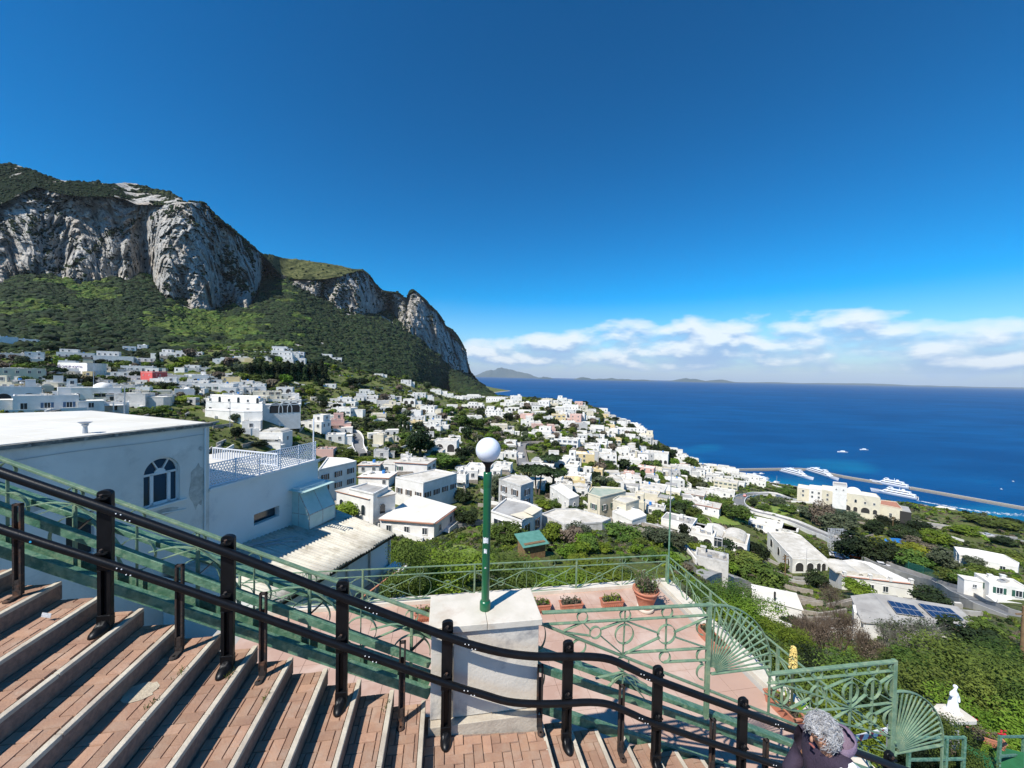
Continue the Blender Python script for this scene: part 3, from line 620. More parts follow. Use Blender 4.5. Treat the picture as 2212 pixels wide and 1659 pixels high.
def house(px, py, w, h, yaw=0., col='w', style='', seed=0, zone=None, Y=None, label=None, asp=.75, gz_=None):
    """px, py: foot of the front in the picture; w, h: visible size there; style letters pick the features"""
    rnd = random.Random(seed * 77 + int(px * 3 + py)); g = hit(px, py) if Y is None else at_Y(px, py, Y)
    dist = g[1]; up = dist / F; Wt = w * up; th = R_(yaw); brg = math.atan2(g[0], g[1])
    # yaw is relative to facing the viewer squarely
    rz = th - brg * .75
    W = Wt / (abs(math.cos(th - 0)) + asp * abs(math.sin(th)) + 1e-6); D = asp * W; drop = (CAMZ - g[2]) / max(dist, 1)
    H = max(2.7, h * up - D * max(drop, 0) * .75); 
    if 'L' in style: D = W * .45
    c = np.array([g[0] - math.sin(rz) * D * .5, g[1] + math.cos(rz) * D * .5])
    base = g[2]; sink = 5.
    far = w < 28; wm = wall_cols[col]; rm = m_roof3 if 'k' in style else (m_roof2 if 'x' in style else m_roof)
    root = empty('house', (c[0], c[1], base), label or 'x', 'house', HG, rz)
    feats = []
    body_h = H * (.62 if 'u' in style and H > 4.5 else 1.)
    block(root, W, D, body_h, 0, 0, 0, wm, rm, sink, eave='t' if 't' in style else ('e' if 'e' in style else False))
    kinds = ''.join(k for k in style if k in 'GBUwP') or 'w'
    faces = 'fr' if g[0] < 0 else 'fl'
    if 'A' in style:
        n = max(2, int(W / 3.4))
        for k in range(n): link('arch', archm(W / n * .62, min(body_h * .78, W / n * .8), wm), root, (-W / 2 + W * (k + .5) / n, -D / 2, .05))
        windows(root, W, D, body_h, 0, 0, 0, kinds, far, rnd, faces[1]); feats.append('arched loggia')
    elif 'n' not in style:
        windows(root, W, D, body_h, 0, 0, 0, kinds, far, rnd, faces, 3.0 if w > 30 else 3.6)
    if 'u' in style:
        W2, D2 = W * rnd.uniform(.45, .65), D * .7; x2 = rnd.choice((-1, 1)) * (W - W2) / 2 * .8; y2 = (D - D2) / 2 * .9
        H2 = max(2.6, H - body_h); block(root, W2, D2, H2, x2, y2, body_h + .05, wm, rm, 0, name='upper_floor')
        windows(root, W2, D2, H2, x2, y2, body_h + .05, kinds, far, rnd, faces); feats.append('smaller upper floor')
    if 'v' in style: link('vaulted_roof', vault_mesh(W * .9, D * .9, min(1.6, W * .16), rm, seg=rnd.choice((1, 2))), root, (0, 0, body_h + .03)); feats.append('vaulted roof')
    if 'd' in style:
        b = MB(); r_ = min(W, D) * .26; b.lathe([(r_ * math.cos(a), r_ * .8 * math.sin(a)) for a in np.linspace(0, 1.5, 7)], 14); b.build('dome', [wm], root, (W * .15, 0, body_h + .03)); feats.append('low dome')
    if 'p' in style:
        b = MB(); pw, pd = W * .7, 2.6
        for sx_ in (-1, 0, 1): b = MB(); b.box((sx_ * pw / 2, -D / 2 - pd, 1.2), (.28, .28, 2.4 + 2)); b.build('column', [wm], root)
        b = MB(); b.box((0, -D / 2 - pd / 2, 2.48), (pw + .5, pd + .3, .12)); b.build('canopy', [rnd.choice((m_cream, m_wood, m_white))], root); feats.append('pergola in front')
    if 'b' in style:
        b = MB(); b.box((0, -D / 2 - .6, body_h * .5), (W * .8, 1.2, .14)); b.box((0, -D / 2 - 1.17, body_h * .5 + .5), (W * .8, .08, .9)); b.build('balcony', [wm], root); feats.append('balcony along the front')
    if 'T' in style:
        b = MB(); b.box((W * .28, D * .1, body_h + 1.1), (W * .22, W * .22, 2.2)); b.build('stair_tower', [wm], root); feats.append('little stair tower')
    if w > 16 and rnd.random() < .75:
        for k in range(rnd.randint(1, 2)):
            aw, ad, ah = W * rnd.uniform(.3, .6), D * rnd.uniform(.4, .8), min(body_h * .8, rnd.uniform(2.3, 3.2)); sd_ = rnd.choice((-1, 1)); ax, ay = sd_ * (W / 2 + aw / 2 - .3), rnd.uniform(-.3, .2) * D; am = wm if rnd.random() < .7 else rnd.choice((m_grey, m_cream, m_white))
            b = MB(); b.box((ax, ay, (ah - sink) / 2), (aw, ad, ah + sink)); b.build('annex', [am], root); b = MB(); b.box((ax, ay, ah + .06), (aw + .2, ad + .2, .12)); b.build('annex_roof', [rnd.choice((m_roof, m_roof3, m_roof2, m_roof3))], root)
            if rnd.random() < .6: link('window', WM[rnd.choice('wsD')], root, (ax, ay - ad / 2, .7), 0)
    if w > 24 and rnd.random() < .6:
        b = MB(); tw, td = W * rnd.uniform(.9, 1.3), rnd.uniform(2.5, 4.5); b.box((0, -D / 2 - td / 2, -2.4), (tw, td, 5.)); b.box((0, -D / 2 - td + .1, .5), (tw, .2, .9)); b.build('garden_terrace', [rnd.choice((m_white, m_stone, m_grey, m_white))], root)
    if w > 22:
        for k in range(rnd.randint(1, 3)):
            b = MB(); s_ = rnd.uniform(.4, .8); b.box((0, 0, s_ * .7), (s_, s_ * .8, s_ * 1.4)); b.box((0, 0, s_ * 1.45), (s_ * 1.3, s_ * 1.1, .08))
            b.build('chimney', [wm], root, (rnd.uniform(-.4, .4) * W, rnd.uniform(-.1, .38) * D, body_h + .03))
    if w > 20 and rnd.random() < .5:
        b = MB(); ax, ay = rnd.uniform(-.4, .4) * W, rnd.uniform(0, .4) * D; ah = rnd.uniform(1.8, 3.2); b.tube([(ax, ay, body_h), (ax, ay, body_h + ah)], .035, 4); [b.bar((ax - .5 + .1 * q, ay, body_h + ah - .15 * q), (ax + .5 - .1 * q, ay, body_h + ah - .15 * q), .03, .03) for q in range(3)]; b.build('aerial', [m_metal], root)
    if w > 26 and rnd.random() < .5:
        b = MB(); b.tube([(0, 0, 0), (0, 0, 1.1)], .5, 10); b.build('water_tank', [rnd.choice((m_metal, m_blue, m_white))], root, (rnd.uniform(-.35, .35) * W, rnd.uniform(0, .35) * D, body_h + .05))
    if w > 32 and 'v' not in style and 'd' not in style:
        for k in range(rnd.randint(2, 5)): b = MB(); b.box((rnd.uniform(-.38, .38) * W, rnd.uniform(-.3, .35) * D, body_h + .3), (rnd.uniform(.5, 1.1), rnd.uniform(.4, .9), .55), rz=rnd.random()); b.build('roof_unit', [rnd.choice((m_grey, m_metal, m_conc))], root)
    if not feats: feats.append(rnd.choice(('plain parapet roof', 'flat roof')) if 't' not in style else 'flat roof edged in terracotta tile')
    st = 'two-storey' if H > 5 else 'single-storey'
    foot.append((c[0], c[1], max(W, D) * .56)); 
    houses.append(dict(o=root, px=px, py=py, w=w, W=W, col=colname[col], st=st, feat=feats[0], zone=zone, label=label, shut=next((k for k in style if k in 'GBU'), None)))
    return root
RG = {'A': (0, 700, 3.456), 'B': (560, 800, 3.456), 'C': (1100, 900, 3.456), 'D': (1700, 1050, 2.765)}
def D_(reg, x, y): a, b_, s_ = RG[reg]; return (a + x / s_) * .8848, (b_ + y / s_) * .8848
HL = [
 # A: left of the town and its upper slope
 ('A',140,1010,300,170,12,'w','AxT'),('A',150,800,330,110,10,'c','w'),('A',400,1055,410,150,14,'w','UT'),('A',790,955,350,110,8,'w','Pd'),('A',1095,1010,240,110,-14,'g','nP'),('A',960,1075,200,100,10,'w','p'),
 ('A',1335,1000,150,50,0,'c','k'),('A',960,665,250,105,4,'w','Au'),('A',1250,668,155,55,0,'w','p'),('A',290,632,115,65,8,'w','w'),('A',640,612,230,66,5,'w','u'),
 ('A',1155,725,200,44,0,'w','G'),('A',860,800,110,40,0,'g','w'),('A',1065,805,230,50,8,'w','U'),('A',1450,808,210,60,5,'w','c'),('A',1650,792,150,50,0,'w','T'),('A',1890,775,120,36,0,'w','w'),
 ('A',1290,860,110,50,0,'c','w'),('A',1790,885,310,66,-4,'w','G'),('A',1540,865,180,58,8,'w','bT'),('A',1430,605,140,58,-6,'w','u'),('A',1545,615,100,52,0,'w','A'),('A',1645,592,100,34,0,'w','A'),
 ('A',1090,575,85,64,5,'w','G'),('A',1200,548,62,50,0,'w','d'),('A',60,518,125,90,10,'w','A'),('A',200,492,160,36,5,'w','A'),('A',45,415,110,84,5,'w','w'),('A',340,242,95,40,5,'w','w'),
 ('A',380,302,50,48,0,'w','w'),('A',485,252,80,34,0,'w','u'),('A',515,360,100,28,0,'w','w'),('A',700,285,120,24,0,'w','x'),('A',1150,835,130,44,0,'w','w'),('A',1720,722,110,30,0,'g','x'),('A',1620,705,100,30,0,'w','x'),
 ('A',1980,800,120,34,0,'w','k'),('A',2060,830,120,36,0,'w','k'),('A',1940,640,130,36,0,'w','w'),('A',2050,640,100,34,0,'c','w'),('A',1690,840,110,40,0,'w','w'),('A',2150,860,140,40,0,'w','w'),('A',660,840,200,50,8,'p','x'),('A',100,605,130,40,0,'g','w'),
 # B: centre
 ('B',320,614,225,80,8,'c','Bw'),('B',505,608,165,50,10,'w','k'),('B',520,655,160,46,5,'w','T'),('B',685,862,236,112,-26,'w','wu'),('B',895,862,150,90,8,'p','ub'),('B',940,738,205,66,-22,'w','U'),
 ('B',970,632,110,42,0,'w','w'),('B',350,993,240,110,-24,'w','vb'),('B',185,872,130,44,0,'w','k'),('B',890,972,150,60,0,'w','k'),('B',1258,772,120,48,0,'c','b'),('B',1570,772,100,74,-10,'w','w'),
 ('B',1350,692,112,40,0,'c','u'),('B',1600,602,110,44,0,'w','w'),('B',1545,592,80,26,0,'w','w'),('B',1740,558,90,30,0,'w','v'),('B',1842,588,92,30,0,'w','w'),('B',2060,602,120,28,0,'w','w'),('B',2080,682,140,48,0,'w','uA'),
 ('B',1730,828,120,52,-10,'w','w'),('B',1800,872,90,40,0,'w','b'),('B',1138,560,84,36,0,'w','w'),('B',852,508,84,26,0,'w','w'),('B',1195,612,110,30,0,'w','w'),('B',422,197,110,34,0,'w','A'),('B',435,238,140,38,0,'w','u'),
 ('B',440,272,160,38,0,'w','u'),('B',570,252,104,44,0,'w','Ub'),('B',575,297,116,36,0,'w','U'),('B',785,268,140,42,0,'w','A'),('B',893,202,92,36,0,'w','w'),('B',975,262,120,36,0,'w','b'),('B',682,208,70,30,0,'w','w'),('B',700,107,112,28,0,'w','w'),
 ('B',1225,342,84,32,0,'w','A'),('B',1430,362,72,26,0,'w','u'),('B',1260,412,70,20,0,'w','w'),('B',1420,412,84,20,0,'w','w'),('B',1602,442,60,22,0,'c','w'),('B',1490,486,84,36,0,'w','w'),('B',95,272,90,26,0,'w','A'),('B',165,292,62,28,0,'y','w'),('B',280,282,70,20,0,'w','w'),
 ('B',1255,990,110,90,-20,'c','n'),('B',1345,990,90,70,10,'c','w'),('B',1820,1058,210,118,-8,'w','A'),('B',1530,1235,345,130,-20,'w','Gt'),('B',1175,1235,190,60,-10,'w','t'),
 ('B',1215,1345,310,84,-18,'w','tk'),('B',2010,1290,170,60,0,'w','k'),('B',1280,1110,120,50,0,'g','x'),('B',800,1110,160,60,-10,'p','x'),
 ('B',40,560,130,60,0,'w','k'),('B',1490,1150,90,40,0,'w','w'),('B',1200,640,80,24,0,'w','w'),('B',1690,610,70,24,0,'w','w'),('B',1895,680,60,30,0,'w','w'),('B',1560,800,130,30,0,'w','x'),('B',1700,770,90,26,0,'w','w'),
 # C: right ridge and middle
 ('C',80,1010,120,120,-20,'w','b'),
 ('C',1420,1210,190,90,-10,'c','p'),('C',1560,1215,150,110,-10,'c','u'),('C',1385,1005,150,52,0,'w','v'),('C',1650,1065,330,70,-14,'w','bG'),('C',2005,1100,270,62,-14,'w','tB'),
 ('C',1905,1390,300,150,-18,'w','xb'),('C',2110,1205,180,72,-10,'w','t'),('C',2110,1500,230,120,-14,'w','AT'),('C',1070,975,230,44,-10,'w','k'),('C',985,672,200,86,-12,'w','Ub'),('C',1190,722,130,78,-8,'w','bA'),('C',1265,652,120,52,-8,'w','A'),
 ('C',1250,602,100,42,-8,'w','w'),('C',765,582,180,92,-6,'w','uT'),('C',1235,525,120,46,-6,'w','b'),('C',1345,515,82,42,-6,'y','w'),('C',1455,545,130,42,-6,'w','w'),('C',1510,605,100,46,-6,'w','w'),('C',1655,612,110,82,-8,'c','uT'),
 ('C',1460,802,100,56,-8,'w','w'),('C',1450,715,130,46,-8,'w','w'),('C',1235,905,100,62,-12,'y','A'),('C',1155,895,72,50,-8,'w','w'),('C',500,662,112,56,-8,'w','b'),('C',860,835,270,66,-14,'w','Ak'),('C',1000,805,120,48,-8,'w','u'),('C',230,905,240,50,-10,'w','k'),
 ('C',430,875,170,70,-12,'w','b'),('C',500,765,120,46,-8,'w','w'),('C',360,398,150,76,-6,'w','uT'),('C',205,330,134,40,-4,'w','A'),('C',380,282,172,34,-4,'w','w'),('C',520,315,120,40,-4,'w','u'),('C',530,358,100,30,-4,'w','A'),('C',620,390,112,38,-4,'w','A'),
 ('C',190,250,100,28,0,'w','w'),('C',60,256,100,24,0,'w','w'),('C',940,282,84,32,-4,'w','wu'),('C',860,292,90,22,-4,'w','w'),('C',775,298,84,20,-4,'w','w'),('C',980,318,84,30,-4,'w','k'),('C',1010,350,140,40,-4,'w','k'),('C',1080,310,70,28,-4,'p','w'),
 ('C',930,352,80,30,0,'w','k'),('C',1060,372,80,30,0,'w','w'),('C',995,422,64,40,-4,'w','w'),('C',1110,428,92,28,-4,'w','w'),('C',1215,402,72,24,-4,'p','w'),('C',1300,420,62,32,-4,'y','w'),('C',1402,415,44,34,-4,'y','w'),('C',1430,485,100,38,-4,'w','w'),
 ('C',1290,362,70,26,0,'w','w'),('C',1005,482,96,40,-4,'w','A'),('C',950,508,72,34,-4,'w','w'),('C',490,562,92,32,-4,'w','w'),('C',100,548,60,48,-8,'w','w'),('C',310,480,80,30,0,'w','w'),('C',1740,905,92,70,-8,'c','w'),('C',1505,925,92,36,-4,'p','w'),
 ('C',1480,852,62,34,-4,'w','w'),('C',1900,740,100,40,-6,'w','k'),('C',1960,770,90,40,-6,'w','k'),('C',2010,800,90,40,-6,'w','b'),('C',2080,905,130,66,-8,'w','x'),('C',1960,850,80,44,-6,'p','x'),('C',1880,700,70,26,0,'w','w'),('C',2060,840,90,36,0,'w','w'),
 ('C',1690,950,120,40,0,'w','x'),('C',1110,560,80,34,0,'w','w'),('C',1140,480,70,30,0,'w','w'),('C',1190,440,60,26,0,'w','w'),('C',900,390,60,26,0,'c','w'),('C',670,320,70,24,0,'c','w'),('C',1330,470,60,26,0,'w','w'),('C',1350,590,80,36,0,'w','w'),
 # D: right side
 ('D',195,405,160,72,-12,'c','G'),('D',170,450,170,46,-10,'w','w'),('D',55,440,120,40,-8,'w','w'),('D',60,560,190,70,-14,'w','tG'),('D',150,272,140,36,-6,'w','w'),('D',40,262,90,34,0,'w','w'),('D',230,300,110,40,-8,'w','k'),('D',330,330,100,36,-8,'w','w'),
 ('D',410,375,110,60,-10,'w','u'),('D',460,690,220,66,-14,'w','Uk'),('D',170,800,340,130,-14,'w','vA'),('D',2110,1150,230,130,16,'w','Gk'),('D',100,985,220,66,-8,'g','x'),
]
for i, a_ in enumerate(HL):
    reg, x, y, w, h, yaw, col, st = a_; px_, py_ = D_(reg, x, y); s_ = .8848 / RG[reg][2]
    house(px_, py_, w * s_, h * s_, yaw, col, st, i)
# smaller houses filling the dense quarters
def in_poly(p, poly):
    x, y = p; c_ = False; j = len(poly) - 1
    for i in range(len(poly)):
        xi, yi = poly[i]; xj, yj = poly[j]
        if (yi > y) != (yj > y) and x < (xj - xi) * (y - yi) / (yj - yi) + xi: c_ = not c_
        j = i
    return c_
FILL = [([(0, 800), (250, 805), (420, 800), (640, 850), (640, 880), (350, 880), (0, 850)], 34, 24, 40, 12, 20),
        ([(620, 870), (900, 855), (1080, 880), (1130, 960), (1060, 1010), (800, 960), (640, 900)], 20, 24, 38, 11, 16),
        ([(1110, 868), (1210, 872), (1300, 890), (1400, 945), (1400, 985), (1280, 985), (1180, 950), (1120, 910)], 34, 20, 34, 11, 17),
        ([(1180, 985), (1400, 990), (1470, 1010), (1520, 1090), (1400, 1120), (1250, 1080), (1120, 1050)], 18, 34, 56, 18, 26),
        ([(1440, 985), (1480, 993), (1560, 1012), (1640, 1040), (1600, 1056), (1500, 1045)], 26, 16, 28, 9, 14),
        ([(1380, 1130), (1560, 1120), (1600, 1200), (1500, 1240), (1400, 1200)], 5, 60, 80, 26, 34)]
frd = random.Random(5); kk = 900
for poly, n, w0, w1, h0, h1 in FILL:
    xs = [p[0] for p in poly]; ys = [p[1] for p in poly]; made = 0; tries = 0
    while made < n and tries < n * 14:
        tries += 1; p = (frd.uniform(min(xs), max(xs)), frd.uniform(min(ys), max(ys)))
        if not in_poly(p, poly): continue
        w = frd.uniform(w0, w1); g = hit(*p); W_ = w * g[1] / F
        if g[2] < 3: continue
        if any((g[0] - f[0]) ** 2 + (g[1] + W_ * .3 - f[1]) ** 2 < ((W_ * .5 + f[2]) * .92) ** 2 for f in foot): continue
        if len(houses) >= 299: break
        kk += 1; made += 1
        st = frd.choice(['w', 'k', 'u', 'T', 'b', 'A', 'v', 'x', 'G', 'U', 'w', 'k', 'p', 'd', 'uk'])
        house(p[0], p[1], w, frd.uniform(h0, h1), frd.uniform(-18, 14), frd.choice('wwwwwwwcwgcgpy'), st, kk)
# the many further small houses of the dense quarters, too small to pick apart
b = MB(); bR = MB(); b_w = MB(); ex = 0
for poly, n, w0, w1, h0, h1 in [(p_[0], int(p_[1] * 1.25), p_[2] * .55, p_[3] * .75, p_[4] * .7, p_[5] * .85) for p_ in FILL[:5]]:
    xs = [p[0] for p in poly]; ys = [p[1] for p in poly]; made = tries = 0
    while made < n and tries < n * 6:
        tries += 1; p = (frd.uniform(min(xs), max(xs)), frd.uniform(min(ys), max(ys)))
        if not in_poly(p, poly): continue
        w = frd.uniform(w0, w1); g = hit(*p); W_ = w * g[1] / F
        if g[2] < 3 or any((g[0] - f[0]) ** 2 + (g[1] + W_ * .3 - f[1]) ** 2 < ((W_ * .5 + f[2]) * .62) ** 2 for f in foot): continue
        made += 1; ex += 1; H_ = max(2.6, frd.uniform(h0, h1) * g[1] / F * .8); rz = frd.uniform(-.4, .3) - math.atan2(g[0], g[1]) * .7; D_p = W_ * .8; mi = frd.choice((0, 0, 0, 1, 2))
        c = (g[0] - math.sin(rz) * D_p / 2, g[1] + math.cos(rz) * D_p / 2); M3 = Matrix.Rotation(rz, 3, 'Z')
        b.box((c[0], c[1], g[2] + H_ / 2 - 2), (W_, D_p, H_ + 4), rz, mi); bR.box((c[0], c[1], g[2] + H_ + .08), (W_ * 1.03, D_p * 1.03, .16), rz, frd.choice((0, 1, 0, 2)))
        for k in range(max(1, int(W_ / 3))):
            q = M3 @ Vector((-W_ / 2 + 1.5 + k * 3., -D_p / 2 - .02, H_ * .5)) + Vector((c[0], c[1], g[2])); b_w.box(q, (1., .08, 1.3), rz)
        for k in range(2):
            q = M3 @ Vector(((1 if g[0] < 0 else -1) * (W_ / 2 + .02), D_p * (k - .5) * .45, H_ * .5)) + Vector((c[0], c[1], g[2])); b_w.box(q, (.08, .9, 1.3), rz)
        foot.append((c[0], c[1], W_ * .5))
ho_ = tag(b.build('small_houses', [m_white, m_cream, m_grey]), 'crowd of tiny whitewashed houses packed between the larger ones', kind='stuff')
tag(bR.build('roofs', [m_roof3, m_roof, m_roof2], ho_), kind='stuff'); tag(b_w.build('windows', [m_glass], ho_), kind='stuff')
# low garden and terrace walls following the contours
gw = MB(); n = 0
for k in range(900):
    a = R_(frd.uniform(-52, 50)); r_ = math.exp(frd.uniform(math.log(75), math.log(900))); x, y = r_ * math.sin(a), r_ * math.cos(a); z = gz(x, y)
    if z < 4: continue
    e = 2.; gx_, gy_ = gz(x + e, y) - z, gz(x, y + e) - z; t_ = Vector((-gy_, gx_, 0));
    if t_.length < .02: continue
    t_.normalize(); ln = frd.uniform(4, 10) * max(1, r_ / 260); th_ = .3 * max(1, r_ / 300)
    if any((x - f[0]) ** 2 + (y - f[1]) ** 2 < (f[2] * .9) ** 2 for f in foot): continue
    q = [Vector((x, y, 0)) + t_ * (ln * u) for u in (-.5, 0, .5)]; mi = frd.choice((0, 0, 1, 2))
    for a_, d_ in zip(q, q[1:]): za, zd = gz(a_.x, a_.y), gz(d_.x, d_.y); gw.bar((a_.x, a_.y, za), (d_.x, d_.y, zd), th_, 1.9, mi=mi)
tag(gw.build('garden_walls', [m_stone, m_white, m_conc]), 'low stone and white garden walls scattered over the hillside', kind='stuff')
print('houses', len(houses), 'extra', ex)
# ================================================================ LANDMARK BUILDINGS traced from their roof corners, each at its own distance
RG['E'] = (500, 1100, 3.456)
def wpoly(reg, pts, z):
    return [tuple(at_z(*D_(reg, *p), z)) for p in pts]
def landmark(reg, roof, z, Hh, label, wallm, roofm, cat='house', over=.0, sink=6., name='house', par=.3, grp=None):
    P = wpoly(reg, roof, z) if reg else roof; A2 = sum(P[i][0] * P[(i + 1) % len(P)][1] - P[(i + 1) % len(P)][0] * P[i][1] for i in range(len(P)))
    if A2 < 0: P = P[::-1]
    c = np.mean(np.array(P), 0); root = empty(name, (c[0], c[1], z - Hh), label, cat, grp)
    Q = [(p[0] - c[0], p[1] - c[1]) for p in P]
    b = MB(); b.prism(Q, -sink, Hh - .02, 0); b.build('wall', [wallm], root)
    s_ = 1 + over / max(1., np.mean([math.hypot(*q) for q in Q]))
    b = MB(); b.prism([(q[0] * s_, q[1] * s_) for q in Q], Hh, Hh + .14, 0); b.build('roof', [roofm], root)
    if par:
        b = MB(); n = len(Q)
        for i in range(n):
            a_, d_ = Q[i], Q[(i + 1) % n]; b.bar((a_[0] * .985, a_[1] * .985, Hh + .14 + par / 2), (d_[0] * .985, d_[1] * .985, Hh + .14 + par / 2), .22, par)
        b.build('parapet', [wallm], root)
    R0 = max(math.hypot(*q) for q in Q); 
    for q in Q: foot.append((c[0] + q[0] * .55, c[1] + q[1] * .55, R0 * .5))
    return root, Q
def on_wall(root, Q, i, j, u, zz, key, sc=1.):        # put an opening on the wall from corner i to j
    a_, d_ = Vector(Q[i]), Vector(Q[j]); p = a_.lerp(d_, u); t = (d_ - a_); ang = math.atan2(t.y, t.x)
    nrm = Vector((t.y, -t.x)).normalized()
    if nrm.dot(p) < 0: ang += math.pi; nrm = -nrm
    p = p + nrm * .02
    me = WM[key] if isinstance(key, str) else key
    return link('arch' if not isinstance(key, str) or key == 'A' else 'window', me, root, (p.x, p.y, zz), ang, (sc, 1, sc))
def front_edges(Q, root):
    """indices of wall edges that face the viewer, left to right"""
    out = []
    n = len(Q); loc = root.location
    for i in range(n):
        a_, d_ = Vector(Q[i]), Vector(Q[(i + 1) % n]); m_ = (a_ + d_) / 2; t = d_ - a_; nr_ = Vector((t.y, -t.x)).normalized()
        w_ = Vector((loc.x + m_.x, loc.y + m_.y))
        if nr_.dot(-w_) > 0: out.append((i, (i + 1) % n, t.length))
    return out
def auto_windows(root, Q, Hh, rows, step, key, zoff=.9):
    for i, j, ln in front_edges(Q, root):
        n = int(ln / step)
        for r_ in rows:
            for k in range(n): on_wall(root, Q, i, j, (k + .5) / n, r_, key)
def slab(reg, corners, ytop, ybot, back=9.):
    """corners: (x, distance) left to right along the visible faces; returns roof polygon, roof height, wall height"""
    x0, Y0 = corners[0]; zt_ = at_Y(*D_(reg, x0, ytop), Y0)[2]; zb_ = at_Y(*D_(reg, x0, ybot), Y0)[2]
    P = [at_Y(*D_(reg, x, ytop), Y) for x, Y in corners]; Q_ = [p + np.array([p[0], p[1], 0]) / math.hypot(p[0], p[1]) * back for p in (P[-1], P[0])]
    return [(p[0], p[1], zt_) for p in P + Q_], zt_, zt_ - zb_
# beige hotel with arcade, left wing, tower, right wing
HOT = [(925, 418), (1243, 462), (1215, 435), (960, 395)]
r_, Q = landmark('D', HOT, 77., 10.5, 'long beige hotel with an arcade and rows of small paired windows above the harbour', m_cream, m_roof3, 'hotel', name='hotel', grp=None)
fe = max(front_edges(Q, r_), key=lambda e: e[2])
for k, u_ in enumerate((.08, .29, .49, .69, .88) if True else ()):
    on_wall(r_, Q, fe[0], fe[1], u_, 6.3, 'w' if k != 2 else 'a', .9)
for k, u_ in enumerate((.08, .30, .49, .70, .90)):
    on_wall(r_, Q, fe[0], fe[1], u_, 1.2, archm(3.6 if k in (1, 3) else 1.7, 3. if k in (1, 3) else 2.6, m_cream))
b = MB(); b.lathe([(3.4 * math.cos(a), 2.6 * math.sin(a)) for a in np.linspace(0, 1.5, 8)], 18); b.build('dome', [m_white], r_, (.5, 2.5, 10.7))
for q_, z_, h_, l_, m_ in (([(682, 392), (762, 404), (765, 380), (690, 368)], 74.5, 5., 'beige block at the left end of the hotel row', m_cream), ([(762, 398), (850, 410), (850, 382), (765, 372)], 75.5, 5.5, 'white block second from left in the hotel row', m_white), ([(850, 405), (926, 422), (925, 385), (850, 375)], 76.5, 6., 'cream block joining the hotel row to the white tower', m_cream)):
    r_, Q = landmark('D', q_, z_, h_, l_, m_, m_roof3, 'building', name='building'); auto_windows(r_, Q, h_, [.6, 3.2], 3., 'w')
r_, Q = landmark('D', [(922, 372), (1018, 384), (1014, 362), (924, 352)], 81.5, 7., 'square white tower rising over the left end of the beige hotel', m_white, m_conc, 'tower', name='tower'); auto_windows(r_, Q, 7, [4.6], 3., 's')
r_, Q = landmark('D', [(1240, 505), (1390, 535), (1350, 488), (1245, 475)], 72., 6., 'beige wing with a terracotta flat roof right of the hotel', m_cream, m_tile, 'building', name='building'); auto_windows(r_, Q, 6, [.4], 4.5, 'd')
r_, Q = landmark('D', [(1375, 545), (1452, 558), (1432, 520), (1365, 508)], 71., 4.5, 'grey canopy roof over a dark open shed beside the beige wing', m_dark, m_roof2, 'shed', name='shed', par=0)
r_, Q = landmark('D', [(1560, 548), (1640, 590), (1800, 628), (1985, 612), (1900, 580), (1760, 545), (1650, 518)], 32., 4.5, 'low sand coloured beach club terrace by the sea', m_cream, m_roof3, 'building', name='building')
landmark('D', [(1600, 525), (1740, 545), (1755, 535), (1640, 512)], 36., 3., 'small beige pavilion on top of the beach club terrace', m_cream, m_roof3, 'building', name='building')
landmark('D', [(2085, 638), (2212, 660), (2212, 645), (2110, 625)], 40., 3., 'low white roof among dark trees at the right edge by the sea', m_white, m_roof3, 'building', name='building')
# long white building with grey-cream roof
r_, Q = landmark('D', [(480, 688), (650, 876), (890, 882), (702, 716), (640, 692)], 80.8, 7., 'long white building with a pale weathered flat roof and arches at its near end', m_white, m_roof, 'building', name='building')
for i, j, ln in front_edges(Q, r_):
    if ln > 25:
        for u_, z_ in ((.1, 4.2), (.42, 4.2), (.47, 4.2), (.52, 4.2), (.3, 1.6), (.75, 3.6), (.85, 3.6), (.12, 1.4)): on_wall(r_, Q, i, j, u_, z_, 's')
    elif ln > 8:
        for u_, w_ in ((.2, 2.6), (.5, 2.2), (.74, 1.3), (.88, 1.3)): on_wall(r_, Q, i, j, u_, 3.2, archm(w_, 2.9, m_white))
# vaulted white building
r_, Q = landmark('D', [(900, 900), (985, 985), (1465, 1040), (1300, 962), (1180, 905), (1060, 882)], 91.6, 3.9, 'white building with two low vaults on a cream tiled roof edged with terracotta', m_white, m_roof3, 'building', name='building')
for i, j, ln in front_edges(Q, r_):
    if ln > 10:
        for u_ in (.12, .42, .62): on_wall(r_, Q, i, j, u_, 1.2, 'w', 1.1)
        a_, d_ = Vector(Q[i]), Vector(Q[j]); b = MB(); b.bar((*a_, 3.98), (*d_, 3.98), .5, .12); b.build('tile_edge', [m_tile], r_)
        t = (d_ - a_).normalized(); nr_ = Vector((-t.y, t.x)); ang = math.atan2(t.y, t.x)
        for u_ in (.14, .47):
            p = a_.lerp(d_, u_) + (nr_ if nr_.dot(a_) < 0 else -nr_) * 4.2; o = link('vaulted_roof', vault_mesh(6., 6.5, .95, m_roof), r_, (p.x, p.y, 4.1), ang)
        for u_ in (.03, .4, .68, .97):
            p = a_.lerp(d_, u_); b = MB(); b.box((p.x, p.y, 4.5), (.6, .6, 1.), ang); b.box((p.x, p.y, 5.05), (.8, .8, .12), ang); b.build('chimney', [m_white], r_)
# little white house with bright lean-to roof
r_, Q = landmark('D', [(378, 1048), (388, 1130), (712, 1214), (668, 1106)], 103.2, 2.6, 'little white house with a bright tilted flat roof beside bare shrubs', m_white, m_roof3, 'house', over=.25, par=0)
auto_windows(r_, Q, 2.6, [1.5], 4., 's'); b = MB(); b.box((-1.2, -1.6, 3.4), (.22, .22, 1.7)); b.build('flue', [m_dark], r_)
